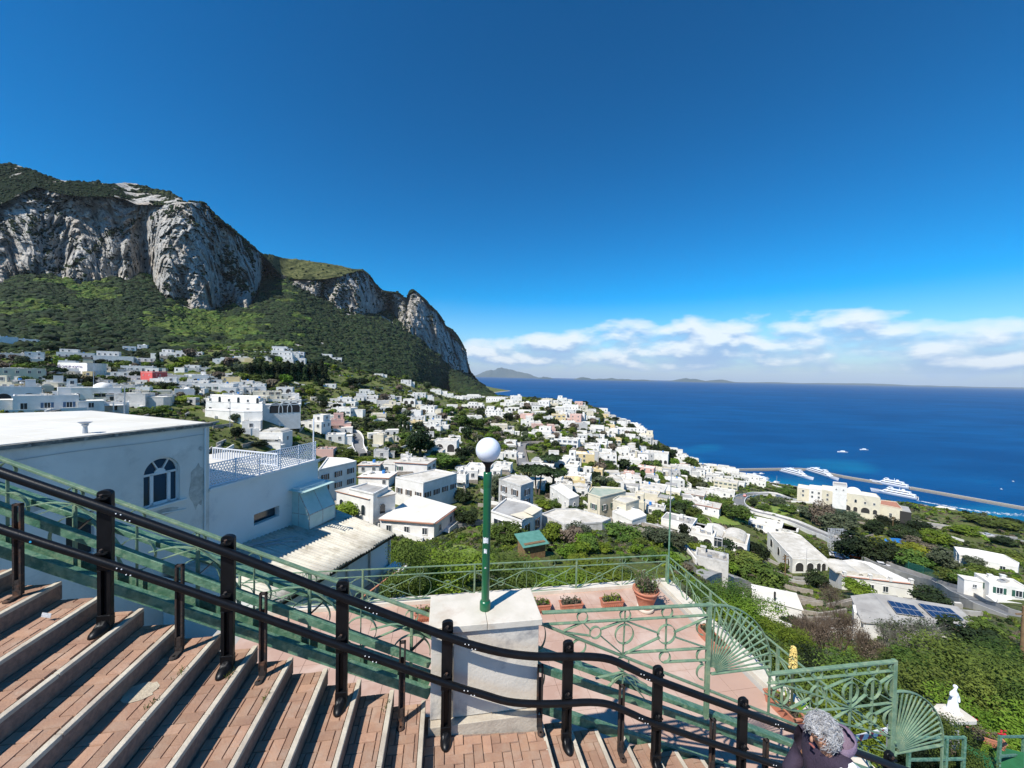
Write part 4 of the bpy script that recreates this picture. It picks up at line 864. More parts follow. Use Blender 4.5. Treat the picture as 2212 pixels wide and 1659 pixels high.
# long low white building at the right
r_, Q = landmark('D', [(1738, 794), (1775, 852), (2172, 935), (2180, 905), (2078, 850), (1900, 815)], 86.5, 3., 'very long low white building with a bright roof at the right', m_white, m_roof3, 'building', name='building'); auto_windows(r_, Q, 3, [.6], 5., 'd')
# grey roofed house with solar panels
ZS = 106.4
r_, Q = landmark('D', [(1055, 1128), (1130, 1300), (1500, 1330), (1860, 1300), (1748, 1198), (1200, 1110)], ZS, 2.6, 'low house with grey slab roof carrying two blocks of solar panels', m_white, m_conc, 'house', par=0, over=.3)
m_pv = pmat('solar_cells', (.012, .022, .065), (.018, .032, .09), 8., .18, spec=.8)
m_pvf = pmat('panel_frame', (.55, .56, .58), None, rough=.4, metal=.5)
for grid, (nx_, ny_) in (([(1285, 1146), (1470, 1182), (1548, 1262), (1352, 1236)], (4, 2)), ([(1493, 1166), (1712, 1202), (1812, 1284), (1598, 1262)], (5, 2))):
    C4 = [Vector(p) for p in wpoly('D', grid, ZS + .42)]
    def bil(u_, v_): return C4[0].lerp(C4[1], u_).lerp(C4[3].lerp(C4[2], u_), v_)
    for i in range(nx_):
        for j in range(ny_):
            q = [bil((i + .03) / nx_, (j + .03) / ny_), bil((i + .97) / nx_, (j + .03) / ny_), bil((i + .97) / nx_, (j + .97) / ny_), bil((i + .03) / nx_, (j + .97) / ny_)]
            b = MB(); vs = [p - r_.location for p in q]; 
            lo_ = [v - Vector((0, 0, .06)) for v in vs]; cc_ = sum(vs, Vector()) / 4; inn = [v.lerp(cc_, .05) + Vector((0, 0, .004)) for v in vs]
            b.add(vs + lo_, [(3, 2, 1, 0), (4, 5, 6, 7)] + [(k, (k + 1) % 4, 4 + (k + 1) % 4, 4 + k) for k in range(4)], 0); b.add(inn, [(3, 2, 1, 0)], 1); b.build('solar_panel', [m_pvf, m_pv], r_)
# curved white garden wall below it
def wall_run(reg, pts, zs, hs, th, label, mat, name='garden_wall', cat='wall'):
    P = [at_z(*D_(reg, *p), z) for p, z in zip(pts, zs)]; c = P[0]; b = MB()
    for k in range(len(P) - 1):
        a_, d_ = P[k] - c, P[k + 1] - c; t = Vector((d_[0] - a_[0], d_[1] - a_[1], 0)).normalized(); n_v = Vector((-t.y, t.x, 0)) * th / 2; v = []
        for p, h in ((a_, hs[k]), (d_, hs[k + 1])):
            p = Vector(p); v += [p + n_v, p - n_v, p - n_v - Vector((0, 0, h)), p + n_v - Vector((0, 0, h))]
        b.add(v, [(0, 1, 5, 4), (1, 2, 6, 5), (3, 0, 4, 7), (0, 3, 2, 1), (4, 5, 6, 7), (2, 3, 7, 6)])
    return tag(b.build(name, [mat], None, tuple(c)), label, cat)
wall_run('D', [(1065, 1180), (1075, 1230), (1110, 1290), (1160, 1330), (1250, 1385), (1280, 1420)], [108, 107.4, 106.2, 105.4, 104.4, 104], [5, 4.5, 4, 3.5, 3.5, 3.5], .3, 'curving white garden wall dropping between the bare shrubs', m_white)
wall_run('D', [(1885, 1478), (1960, 1465), (2040, 1492)], [108, 108, 108], [3, 3, 3], .3, 'plain white wall behind the hedge at lower right', m_white)
# hospital front with its lettering
sp_ = slab('A', [(486, 236), (735, 228), (900, 250)], 645, 735)
r_, Q = landmark(None, *sp_, 'long white hospital block with purple lettering along its front', m_white, m_roof3, 'hospital', name='hospital')
fe = sorted(front_edges(Q, r_), key=lambda e: -e[2])
for i, j, ln in fe[:2]: 
    n = int(ln / 6)
    for k in range(n): on_wall(r_, Q, i, j, (k + .5) / n, .9, 's', 1.4)
m_pur = pmat('sign_purple', (.06, .03, .16), None, rough=.6)
i, j, ln = min(fe, key=lambda e: Vector(Q[e[0]]).lerp(Vector(Q[e[1]]), .5).x)
a_, d_ = Vector(Q[i]), Vector(Q[j]); 
if a_.x > d_.x: a_, d_ = d_, a_
t = d_ - a_; ang = math.atan2(t.y, t.x); nr_ = Vector((t.y, -t.x)).normalized()
cu = bpy.data.curves.new('lettering', 'FONT'); cu.body = 'CAPILUPI HOSPITAL'; cu.extrude = .03; cu.size = 1.; cu.align_x = 'CENTER'
tx = bpy.data.objects.new('lettering', cu); COL.objects.link(tx); bpy.context.view_layer.update(); wd = tx.dimensions.x; s_ = t.length * .72 / wd
me = bpy.data.meshes.new_from_object(tx.evaluated_get(bpy.context.evaluated_depsgraph_get())); bpy.data.objects.remove(tx); me.materials.clear(); me.materials.append(m_pur)
p = a_.lerp(d_, .5) + nr_ * .06; o = link('lettering', me, r_, (p.x, p.y, 3.9)); o.rotation_euler = (math.pi / 2, 0, ang); o.scale = (s_, s_ * .8, 1)
p = a_.lerp(d_, .06) + nr_ * .05; b = MB(); ri = [(1.2 * math.cos(k * math.pi / 8), 0, 1.2 * math.sin(k * math.pi / 8)) for k in range(16)]; b.tube(ri, .16, 5, closed=True); b.box((0, 0, 0), (.25, .1, 1.5)); b.box((0, -.02, 0), (1.5, .1, .25)); o = b.build('emblem', [m_pur], r_, (p.x, p.y, 4.5), ang)
# bright red block
sp_ = slab('A', [(1186, 222), (1285, 214), (1412, 226)], 720, 760)
r_, Q = landmark(None, *sp_, 'bright red flat-roofed block among the white houses', m_red, m_roof3, 'house')
auto_windows(r_, Q, sp_[2], [.8], 7., 's')
# near middle houses
def near_house(reg, roof, z, Hh, label, wallm, roofm, rows, key='G', step=3., par=.3, over=.0):
    r_, Q = landmark(reg, roof, z, Hh, label, wallm, roofm, par=par, over=over); auto_windows(r_, Q, Hh, rows, step, key); return r_, Q
r_, Q = near_house('E', [(1480, 575), (1935, 610), (2115, 480), (1780, 385)], 111., 5.8, 'large white two-storey house with a bright stained roof and curved balcony', m_white, m_roof3, [.4, 3.4], 'w', 3.3, 0, .35)
for i, j, ln in front_edges(Q, r_):
    a_, d_ = Vector(Q[i]), Vector(Q[j]); b = MB(); b.bar((*a_, 5.72), (*d_, 5.72), 1.0, .1); b.build('tile_edge', [m_tile], r_)
    if ln > 6:
        nr_ = Vector((d_.y - a_.y, a_.x - d_.x)).normalized(); p0, p1 = a_.lerp(d_, .35) + nr_ * .8, a_.lerp(d_, .98) + nr_ * .8; b = MB(); b.bar((*p0, 2.85), (*p1, 2.85), 1.7, .14); b.bar((*(p0 + nr_ * .8), 3.3), (*(p1 + nr_ * .8), 3.3), .1, .8); b.build('balcony', [m_white], r_)
near_house('B', [(1400, 1272), (1636, 1322), (1920, 1240), (1738, 1205)], 112.9, 4.4, 'long white house with paired shuttered windows and a cream roof left of the lamp post', m_white, m_roof, [.9], 'B', 2.6)
near_house('B', [(750, 1212), (1072, 1138), (985, 1112), (830, 1105)], 116.7, 5.6, 'white house with brown shutters just beyond the lattice terrace', m_white, m_roof3, [.5, 3.2], 'B', 3.6)
r_, Q = near_house('B', [(905, 1378), (1180, 1446), (1400, 1402), (1330, 1352), (1130, 1322)], 114.5, 4.0, 'white house with tile-edged stepped roof and small arched openings', m_white, m_roof, [.5], 'a', 2.8, 0, .3)
for i, j, ln in front_edges(Q, r_): b = MB(); b.bar((*Q[i], 4.0), (*Q[j], 4.0), .5, .1); b.build('tile_edge', [m_tile], r_)
landmark('B', [(1010, 1368), (1215, 1416), (1338, 1352), (1165, 1322)], 115.4, .9, 'raised flat roof slab on the tile-edged white house', m_white, m_roof2, 'roof', name='roof_terrace')
near_house('C', [(408, 945), (592, 1002), (700, 965), (640, 918), (510, 908)], 115.5, 5.2, 'tall weathered house with stained dark side wall left of the umbrella pines', m_grey, m_roof, [.8, 3.], 'B', 3.4)
r_, Q = near_house('C', [(343, 1216), (600, 1302), (772, 1200), (640, 1140), (470, 1108)], 114.1, 3.4, 'white house with cream awnings and glazed veranda below the weathered one', m_white, m_roof2, [.5], 'D', 3.2)
for (q, zz_) in (([(505, 1230), (600, 1265), (700, 1250), (610, 1205)], 114.6), ([(615, 1200), (690, 1235), (765, 1190), (690, 1155)], 114.9)):
    P_ = wpoly('C', q, zz_); c_ = np.mean(np.array(P_), 0); b = MB(); b.add([Vector(p) - r_.location + Vector((0, 0, dz)) for dz in (0, -.06) for p in P_], [(3, 2, 1, 0), (4, 5, 6, 7)] + [(k, (k + 1) % 4, 4 + (k + 1) % 4, 4 + k) for k in range(4)]); b.build('awning', [m_cream], r_)
near_house('C', [(770, 1240), (960, 1332), (1280, 1312), (1352, 1280), (1060, 1198), (880, 1198)], 112.2, 2.6, 'very wide low house with mottled flat roof above the citrus garden', m_grey, m_roof, [.8], 'w', 4.)
near_house('C', [(840, 1000), (1000, 1112), (1085, 1085), (920, 972)], 108., 2.6, 'long bright roofed low building right of the umbrella pines', m_white, m_roof3, [.8], 's', 4.)
near_house('C', [(1160, 1062), (1262, 1096), (1478, 1042), (1440, 1020), (1200, 1008)], 109.5, 4.2, 'cream house with greenish flat roof near the middle', m_cream, pmat('green_roof', (.30, .36, .28), (.42, .44, .36), .5, .9, coord='World'), [1.], 'G', 3.)
near_house('C', [(1365, 1216), (1530, 1292), (1652, 1250), (1600, 1205), (1470, 1178)], 107.5, 3.2, 'white house with bright flat roof left of the terrace flagpole', m_white, m_roof3, [.8], 'B', 3.2)
near_house('C', [(1370, 1115), (1480, 1150), (1590, 1115), (1520, 1085), (1420, 1085)], 109.2, 3.2, 'cream stepped house beside the greenish roof', m_cream, m_roof, [.8], 'w', 3.)
# large white villa with arches and arcaded wing
sp_ = slab('A', [(1738, 140), (2215, 136)], 972, 1060, 12.)
r_, Q = landmark(None, *sp_, 'large white villa with stepped blocks and arched windows behind the grey roof', m_white, m_roof3, 'villa', name='villa')
for i, j, ln in front_edges(Q, r_):
    n = max(1, int(ln / 3.6))
    for k in range(n): on_wall(r_, Q, i, j, (k + .5) / n, 4., 'a' if k % 2 else 'w', .95); on_wall(r_, Q, i, j, (k + .5) / n, .8, 'w') if k % 2 == 0 else None
landmark(None, *slab('A', [(1730, 133), (2060, 129), (2215, 131)], 1045, 1145, 4.), 'lower white terrace block in front of the villa', m_white, m_white, 'terrace', name='terrace_block')
landmark(None, *slab('A', [(1775, 146), (2180, 143)], 925, 980, 8.), 'white upper storey set back on the villa roof', m_white, m_roof3, 'villa', name='villa')
sp_ = slab('B', [(268, 138), (602, 146)], 662, 730, 6.)
r_, Q = landmark(None, *sp_, 'low white wing with three large arches beside the villa', m_white, m_white, 'building', name='building')
for i, j, ln in front_edges(Q, r_):
    if ln > 12:
        for u_ in (.36, .6, .82): on_wall(r_, Q, i, j, u_, .2, archm(4., 3.6, m_white))
# ---------------------------------------------------------------- roads draped on the hill
def spline(P, step):
    P = np.array(P, float); out = []
    Q_ = np.vstack([2 * P[0] - P[1], P, 2 * P[-1] - P[-2]])
    for i in range(1, len(Q_) - 2):
        n = max(2, int(np.linalg.norm(Q_[i + 1] - Q_[i]) / step))
        for k in range(n):
            t_ = k / n; out.append(.5 * ((2 * Q_[i]) + (-Q_[i - 1] + Q_[i + 1]) * t_ + (2 * Q_[i - 1] - 5 * Q_[i] + 4 * Q_[i + 1] - Q_[i + 2]) * t_ ** 2 + (-Q_[i - 1] + 3 * Q_[i] - 3 * Q_[i + 1] + Q_[i + 2]) * t_ ** 3))
    out.append(Q_[-2]); return np.array(out)
def road(name, reg, pts, width, wall=None, mat=None, lift=.5):
    P = np.array([hit(*D_(reg, *p)) for p in pts])[:, :2]; P = spline(P, 2.5); t = np.gradient(P, axis=0); t /= np.linalg.norm(t, axis=1, keepdims=True); nn_ = np.stack([-t[:, 1], t[:, 0]], 1)
    zc = np.max([ground(P + nn_ * k * width / 2) for k in (-1, 0, 1)], axis=0); zc = np.convolve(np.pad(zc, 4, 'edge'), np.ones(9) / 9, 'valid') + lift
    V = []; 
    for s_, dz in ((-1.05, -4), (-1, 0), (1, 0), (1.05, -4)): q = P + nn_ * s_ * width / 2; V.append(np.column_stack([q, zc + dz]))
    V = np.array(V); me = npmesh(name, V.reshape(-1, 3), grid_faces(4, len(P)), [mat or m_asph]); tag(link(name, me), kind='structure')
    for q in P[::2]: foot.append((q[0], q[1], width * .62))
    if wall:
        for s_ in (-1, 1):
            V = []
            for o_, dz in ((0, -3), (0, .85), (.3, .85), (.3, -3)): q = P + nn_ * s_ * (width / 2 + .1 + o_); V.append(np.column_stack([q, zc + dz]))
            tag(link('roadside_wall', npmesh('roadside_wall', np.array(V).reshape(-1, 3), grid_faces(4, len(P)), [wall])), f"low pale wall along the {'far' if s_ > 0 else 'near'} side of the {LBL[name]}", 'wall')
ORD_ = ['first', 'second', 'third', 'fourth', 'fifth']
LBL = {'road': 'hairpin road below the hotel', 'lane': 'grey lane below the church', 'street': 'street past the pylon', 'coast_road': 'straight coast road at the right', 'path': 'curving lane left of the lamp'}
road('road', 'D', [(960, 770), (890, 735), (680, 650), (520, 600), (430, 572), (350, 548), (300, 520), (286, 490), (310, 462), (370, 443), (450, 442), (560, 455), (700, 480), (850, 515)], 5.2, m_white)
road('lane', 'C', [(612, 835), (598, 760), (590, 690), (610, 655), (690, 640), (800, 632), (870, 622)], 4.5, m_stone)
road('street', 'D', [(1180, 905), (1300, 960), (1450, 1010), (1600, 1065), (1720, 1125), (1900, 1200), (2212, 1290)], 4.5, m_conc)
road('coast_road', 'D', [(1530, 645), (1700, 672), (1900, 712), (2212, 762)], 5., m_conc)
road('path', 'B', [(985, 885), (1050, 900), (1085, 960), (1085, 1020), (1115, 1090)], 3.6, m_white)
road('footpath', 'D', [(0, 985), (200, 1012), (380, 1062), (540, 1120)], 2.4, None, m_conc)
# ---------------------------------------------------------------- harbour
bw = [(240, 270), (420, 268), (560, 266), (700, 266), (800, 276), (1000, 318), (1300, 368), (1700, 438), (2212, 530), (2500, 580)]
P = np.array([at_z(*D_('D', *p), 1.5) for p in bw])[:, :2]; P = spline(P, 12.); t = np.gradient(P, axis=0); t /= np.linalg.norm(t, axis=1, keepdims=True); nn_ = np.stack([-t[:, 1], t[:, 0]], 1)
root = empty('breakwater', (P[0, 0], P[0, 1], 0), 'long grey stone breakwater enclosing the harbour', 'breakwater')
def strip(name, prof, mat):
    V = np.array([np.column_stack([P + nn_ * o_, P[:, 0] * 0 + z_]) for o_, z_ in prof]) - np.array([P[0, 0], P[0, 1], 0]); return link(name, npmesh(name, V.reshape(-1, 3), grid_faces(len(prof), len(P)), [mat]), root)
strip('quay', [(-2.6, -6), (-2.4, 1.6), (2.4, 1.6), (4.6, -6)], m_asph); strip('sea_wall', [(1.6, 1.6), (1.6, 3.2), (2.4, 3.2), (3.2, -1)], m_stone); strip('coping', [(1.5, 3.18), (1.5, 3.3), (2.5, 3.3), (2.5, 3.18)], m_roof3)
m_hull = pmat('ship_white', (.80, .81, .82), None, rough=.35); m_navy = pmat('ship_dark_band', (.02, .035, .07), None, rough=.25, spec=.7)
def ferry(a_, d_, label, beam=8.5):
    """bow at a_, stern at d_ (picture points on the water)"""
    A_ = at_z(*D_('D', *a_), 0); B_ = at_z(*D_('D', *d_), 0); Lf = float(np.linalg.norm((A_ - B_)[:2])); ang = math.atan2(A_[1] - B_[1], A_[0] - B_[0])
    c = (A_ + B_) / 2; root = empty('ferry', (c[0], c[1], 0), label, 'ferry', 'white passenger ferries in the harbour', ang)
    n = 16; xs = np.linspace(-.5, .5, n) * Lf; wf = np.array([min(1., ((.5 - x / Lf) * 2.6)) ** .75 if x > .1 * Lf else 1. for x in xs]) * beam / 2; wf[-1] = .05
    V = []; 
    for k, (sy, z, f) in enumerate(((-1, 3.4, 1.), (-1, 0, .82), (0, -1.2, .3), (1, 0, .82), (1, 3.4, 1.))):
        V.append(np.column_stack([xs + (z > 3) * (xs > .3 * Lf) * (xs / Lf - .3) * Lf * .12, wf * sy * f, z + (z > 3) * np.clip(xs / Lf, 0, 1) * 1.6]))
    V = np.array(V); me = npmesh('hull', V.reshape(-1, 3), grid_faces(5, n), [m_hull], True); link('hull', me, root)
    dk = np.stack([V[0], V[4]], 0); link('deck', npmesh('deck', (dk - [0, 0, .1]).reshape(-1, 3), grid_faces(2, n), [m_conc]), root)
    for nm, x0, x1, z0, z1, ww, tp in (('deck_house', -.46, .30, 3.1, 5.9, .86, .10), ('upper_deck', -.36, .20, 5.9, 8.3, .74, .10), ('wheelhouse', .02, .16, 8.3, 10.2, .55, .05)):
        b = MB(); w_ = beam / 2 * ww; X0, X1 = x0 * Lf, x1 * Lf
        b.add([(X0, -w_, z0), (X1, -w_, z0), (X1, w_, z0), (X0, w_, z0), (X0 + .5, -w_ * .93, z1), (X1 - tp * Lf, -w_ * .93, z1), (X1 - tp * Lf, w_ * .93, z1), (X0 + .5, w_ * .93, z1)], [(0, 1, 5, 4), (1, 2, 6, 5), (2, 3, 7, 6), (3, 0, 4, 7), (4, 5, 6, 7)]); p_ = b.build(nm, [m_hull], root)
        b = MB(); zz = (z0 + z1) / 2 + .1
        for s_ in (-1, 1): b.box(((X0 + X1 - tp * Lf * .7) / 2, s_ * (w_ * .97 + .02), zz), ((X1 - X0) - tp * Lf - 1, .12, .95))
        b.box((X1 - tp * Lf * .5 - .1, 0, zz), (.6, w_ * 1.5, .8)); b.build('window_band', [m_navy], p_)
    b = MB(); b.box((-.12 * Lf, 0, 9.4), (.4, .4, 4.2)); b.box((-.12 * Lf, 0, 10.6), (.2, 3.4, .2)); b.box((-.2 * Lf, 0, 9.2), (2.4, 3., 1.8)); b.build('mast', [m_hull], root)
    return root
ferry((788, 338), (575, 283), 'moored white ferry nearest the left end of the breakwater')
ferry((958, 342), (752, 278), 'second moored white ferry along the breakwater with its bow to the right')
ferry((1175, 352), (1440, 402), 'white ferry lying along the breakwater behind the moving one', 8)
ferry((1180, 412), (1495, 474), 'white ferry under way trailing a long foam wake', 9)
def boat(reg, x, y, Lb, ang, label, z=0):
    p = at_z(*D_(reg, x, y), z); root = empty('motor_boat', (p[0], p[1], z), label, 'boat', 'small white boats on the water', ang)
    xs = np.linspace(-.5, .5, 9) * Lb; wf = np.array([1, 1, 1, 1, .97, .88, .7, .42, .02]) * Lb * .15; hz_ = .12 * Lb
    V = np.array([np.column_stack([xs, wf * s_ * f, xs * 0 + zz + (zz > 0) * np.clip(xs / Lb, 0, 1) * .05 * Lb]) for s_, zz, f in ((-1, hz_, 1), (-1, 0, .8), (0, -.4, .1), (1, 0, .8), (1, hz_, 1))])
    link('hull', npmesh('hull', V.reshape(-1, 3), grid_faces(5, 9), [m_hull], True), root)
    link('deck', npmesh('deck', (np.stack([V[0], V[4]]) - [0, 0, .05]).reshape(-1, 3), grid_faces(2, 9), [m_conc]), root)
    b = MB(); b.add([(-.25 * Lb, -.1 * Lb, hz_ - .1), (.22 * Lb, -.1 * Lb, hz_ - .1), (.22 * Lb, .1 * Lb, hz_ - .1), (-.25 * Lb, .1 * Lb, hz_ - .1), (-.22 * Lb, -.08 * Lb, hz_ + .11 * Lb), (.08 * Lb, -.08 * Lb, hz_ + .11 * Lb), (.08 * Lb, .08 * Lb, hz_ + .11 * Lb), (-.22 * Lb, .08 * Lb, hz_ + .11 * Lb)], [(0, 1, 5, 4), (1, 2, 6, 5), (2, 3, 7, 6), (3, 0, 4, 7), (4, 5, 6, 7)])
    c_ = b.build('cabin', [m_hull], root); b = MB(); b.box((.0, 0, hz_ + .06 * Lb), (.26 * Lb, .175 * Lb, .035 * Lb)); b.build('cabin_window', [m_navy], c_)
boat('D', 985, 152, 17, 2.9, 'white motor boat on open water, left one of the pair'); boat('D', 1130, 136, 15, 3.0, 'white motor boat on open water, right one of the pair')
boat('D', 2137, 348, 5, 1., 'tiny white boat far right beyond the breakwater'); boat('D', 2057, 400, 5, 1., 'tiny white boat just beyond the breakwater at the right')
mar = [(345, 312, 14), (372, 322, 15), (400, 316, 16), (425, 326, 18), (452, 332, 18), (470, 340, 16), (440, 300, 11), (395, 300, 10), (500, 366, 12), (540, 360, 14), (612, 381, 12), (560, 392, 11), (655, 398, 13), (640, 410, 10), (700, 400, 9), (478, 352, 11)]
for k, (x, y, Lb) in enumerate(mar):
    boat('D', x, y, Lb, .2 + frd.uniform(-.4, .4), 'small white boat moored in the harbour, ' + ['first', 'second', 'third', 'fourth', 'fifth', 'sixth', 'seventh', 'eighth', 'ninth', 'tenth', 'eleventh', 'twelfth', 'thirteenth', 'fourteenth', 'fifteenth', 'sixteenth'][sorted(range(len(mar)), key=lambda q: mar[q][0]).index(k)] + ' from the left')
# jetty
Pj = [at_z(*D_('D', *p), .6) for p in ((420, 345), (500, 352), (640, 392), (720, 415))]; b = MB()
for a_, d_ in zip(Pj, Pj[1:]): b.bar(Vector(a_) - Vector(Pj[0]), Vector(d_) - Vector(Pj[0]), 2.2, .8)
tag(b.build('jetty', [m_conc], None, tuple(Pj[0])), 'narrow concrete jetty where the small boats are moored', 'jetty')
# wake of the moving ferry
m_foam = bpy.data.materials.new('foam'); m_foam.use_nodes = True; t = m_foam.node_tree; b_ = t.nodes['Principled BSDF']; b_.inputs['Base Color'].default_value = (.75, .80, .82, 1); b_.inputs['Roughness'].default_value = .9
at2 = N(t, 'ShaderNodeAttribute', attribute_name='foam'); pos = N(t, 'ShaderNodeNewGeometry').outputs['Position']
t.links.new(ramp(t, mth(t, 'ADD', at2.outputs['Fac'], mth(t, 'MULTIPLY', mth(t, 'SUBTRACT', noise(t, pos, .35, 6, .7), .5), 2.2)), [(.42, 0.), (.62, 1.)]), b_.inputs['Alpha'])
wk = spline([at_z(*D_('D', *p), 0)[:2] for p in ((1490, 476), (1640, 503), (1850, 540), (2060, 565), (2212, 575), (2450, 600))], 3.); tt = np.gradient(wk, axis=0); tt /= np.linalg.norm(tt, axis=1, keepdims=True); nw = np.stack([-tt[:, 1], tt[:, 0]], 1)
u_ = np.linspace(0, 1, len(wk)); V = []; fo = []
for s_ in np.linspace(-1, 1, 13): V.append(np.column_stack([wk + nw * (s_ * (1.8 + 7 * u_))[:, None], u_ * 0 + .09])); fo.append((1 - np.abs(s_) ** 2) * .6 + .02 - .25 * u_ + .3 * np.exp(-((np.abs(s_) - .8) / .2) ** 2))
me = npmesh('wake', np.array(V).reshape(-1, 3), grid_faces(13, len(wk)), [m_foam]); vattr(me, 'foam', np.array(fo)); tag(link('wake', me), kind='stuff')
# ---------------------------------------------------------------- poles, mast and pylon
def pole(reg, x, y0, y1, r0, label, arm=True, Y=None, mat=None, name='utility_pole', cat='pole'):
    bx_, by_ = D_(reg, x, y1); tx_, ty_ = D_(reg, x, y0); g = hit(bx_, by_) if Y is None else at_Y(bx_, by_, Y); h = (by_ - ty_) / F * g[1]
    root = empty(name, tuple(g), label, cat); b = MB(); b.tube([(0, 0, -2), (0, 0, h)], [r0, r0 * .7], 8); b.build('shaft', [mat or m_wood], root)
    if arm:
        for k in range(2): b = MB(); b.box((0, 0, h - .5 - k * .7), (1.5, .1, .12)); [b.box((s_ * .65, 0, h - .38 - k * .7), (.1, .1, .18)) for s_ in (-1, 1)]; b.build('crossarm', [m_wood], root)
    return g, h
pole('D', 597, 840, 1040, .14, 'wooden utility pole with crossarms beside the long white building')
pole('D', 742, 798, 930, .05, 'thin antenna mast on the long white building', False, 108, m_metal, 'antenna_mast', 'mast')
pole('D', 1325, 585, 690, .16, 'pale concrete pole below the beige hotel'); pole('D', 540, 312, 412, .12, 'slim pale pole beside the small boats', False, None, m_conc)
pole('D', 940, 600, 690, .07, 'thin brown pole rising above the pylon', False); pole('A', 1052, 845, 1050, .09, 'thin grey pole behind the big bright roof', False, 60, m_metal)
pole('A', 790, 665, 800, .12, 'thin pole in front of the hospital', False, 150, m_metal); pole('C', 1240, 1100, 1245, .06, 'thin mast between the middle flat roofs', False, 95, m_metal)
pole('A', 1940, 940, 1140, .1, 'slender dark pole in front of the large villa', False, 120, m_metal)
p = at_Y(2207, 1300, 30.); root = empty('utility_pole', tuple(at_Y(2207, 1440, 30.)), 'tall brown wooden pole at the right edge above the hedge', 'pole'); b = MB(); b.tube([(0, 0, -1.5), (0, 0, 4.8)], [.16, .13], 10); b.build('shaft', [m_wood], root); b = MB(); b.box((0, 0, 4.2), (1.3, .1, .1)); b.build('crossarm', [m_wood], root)
g = hit(*D_('D', 905, 812)); root = empty('pylon', tuple(g), 'white lattice steel pylon with heavy cross arms beside the dark pines', 'pylon'); hp = 145 / 2.765 * .8848 / F * g[1]
m_pyl = pmat('pylon_paint', (.62, .63, .64), None, rough=.5, metal=.3)
for dx in (-1, 1):
    for dy in (-1, 1): b = MB(); b.bar((dx * .6, dy * .6, 0), (dx * .6, dy * .6, hp), .14, .14); b.build('leg', [m_pyl], root)
b = MB(); k = 0
z = 0.
while z < hp - 1.2:
    for q in range(4):
        c_ = [(-.6, -.6), (.6, -.6), (.6, .6), (-.6, .6)]; a_, d_ = c_[q], c_[(q + 1) % 4]; b.bar((*a_, z), (*d_, z + 1.2), .07, .07); b.bar((*d_, z), (*a_, z + 1.2), .07, .07)
    z += 1.2
o = b.build('lattice', [m_pyl], root)
for zz, ln in ((hp - .3, 5.5), (hp - 1.6, 4.5)):
    b = MB()
    for dy in (-.6, .6): b.bar((-.8, dy, zz), (ln, dy, zz), .14, .14); b.bar((-.8, dy, zz - .9), (ln, dy, zz - .2), .1, .1)
    for q in range(7): b.bar((-.8 + q * ln / 7, -.6, zz), (-.8 + (q + 1) * ln / 7, .6, zz), .08, .08); b.bar((-.8 + q * ln / 7, -.6, zz), (-.8 + q * ln / 7, -.6, zz - .8), .08, .08)
    b.build('crossarm', [m_pyl], root)
# cars
def car(reg, x, y, rz, paint, label, Y=None):
    g = hit(*D_(reg, x, y)) if Y is None else at_Y(*D_(reg, x, y), Y); root = empty('parked_car', (g[0], g[1], g[2] + .55), label, 'car', 'cars on the hillside roads', rz)
    b = MB(); pr = [(-2.0, .35), (-2.05, .75), (-1.9, .95), (-1.2, 1.0), (.75, 1.0), (1.75, .85), (2.0, .65), (2.0, .35)]; n = len(pr)
    b.add([(x_, -.82, z_) for x_, z_ in pr] + [(x_, .82, z_) for x_, z_ in pr], [tuple(range(n)), tuple(range(2 * n - 1, n - 1, -1))] + [(k + 1, k, n + k, n + k + 1) if k < n - 1 else (0, k, n + k, n) for k in range(n)]); b.build('body', [paint], root)
    b = MB(); b.add([(-1.7, -.74, 1.0), (.8, -.74, .98), (.8, .74, .98), (-1.7, .74, 1.0), (-1.4, -.6, 1.45), (.15, -.6, 1.45), (.15, .6, 1.45), (-1.4, .6, 1.45)], [(0, 1, 5, 4), (1, 2, 6, 5), (2, 3, 7, 6), (3, 0, 4, 7)], 0); b.build('window', [m_glass], root)
    b = MB(); b.box((-.62, 0, 1.47), (1.6, 1.24, .05)); b.build('roof', [paint], root)
    for sx_ in (-1.25, 1.25):
        for sy_ in (-1, 1): b = MB(); b.tube([(sx_, sy_ * .68, .32), (sx_, sy_ * .86, .32)], .32, 12); b.build('wheel', [m_dark], root)
    foot.append((g[0], g[1], 2.5))
P_w, P_r, P_b, P_g = pmat('car_white', (.7, .7, .7), None, rough=.25), pmat('car_red', (.5, .05, .02), None, rough=.3), pmat('car_blue', (.04, .07, .16), None, rough=.25), pmat('car_grey', (.25, .27, .30), None, rough=.25)
car('D', 328, 452, .9, P_r, 'small orange-red vehicle on the outer bend of the hairpin road'); car('D', 1972, 722, -.2, P_w, 'white van on the coast road at the right'); car('D', 560, 462, -.1, P_g, 'grey car on the upper leg of the hairpin road')
for k, (x, y, p_) in enumerate(((862, 838, P_b), (905, 852, P_g), (945, 866, P_w), (985, 884, P_b), (1085, 885, P_r))): car('D', x, y, -.6, p_, f"{['dark blue', 'grey', 'white', 'navy', 'red'][k]} car parked under the dark pines by the pylon, {ORD_[k]} from left")
car('D', 1260, 945, -.5, P_w, 'white car parked at the top of the street beside the vaulted building'); car('B', 1035, 955, 1.2, P_b, 'dark car on the curving lane left of the lamp')
# swimming pool
p = hit(*D_('D', 1360, 760)); b = MB(); b.prism([(6 * math.cos(a) * (1 + .2 * math.sin(2 * a)), 2.6 * math.sin(a)) for a in np.linspace(0, 6.28, 18, endpoint=False)], -1, .25); tag(b.build('swimming_pool', [m_blue], None, (p[0], p[1], p[2] + .5)), 'small blue swimming pool glimpsed among the trees', 'pool'); foot.append((p[0], p[1], 9))
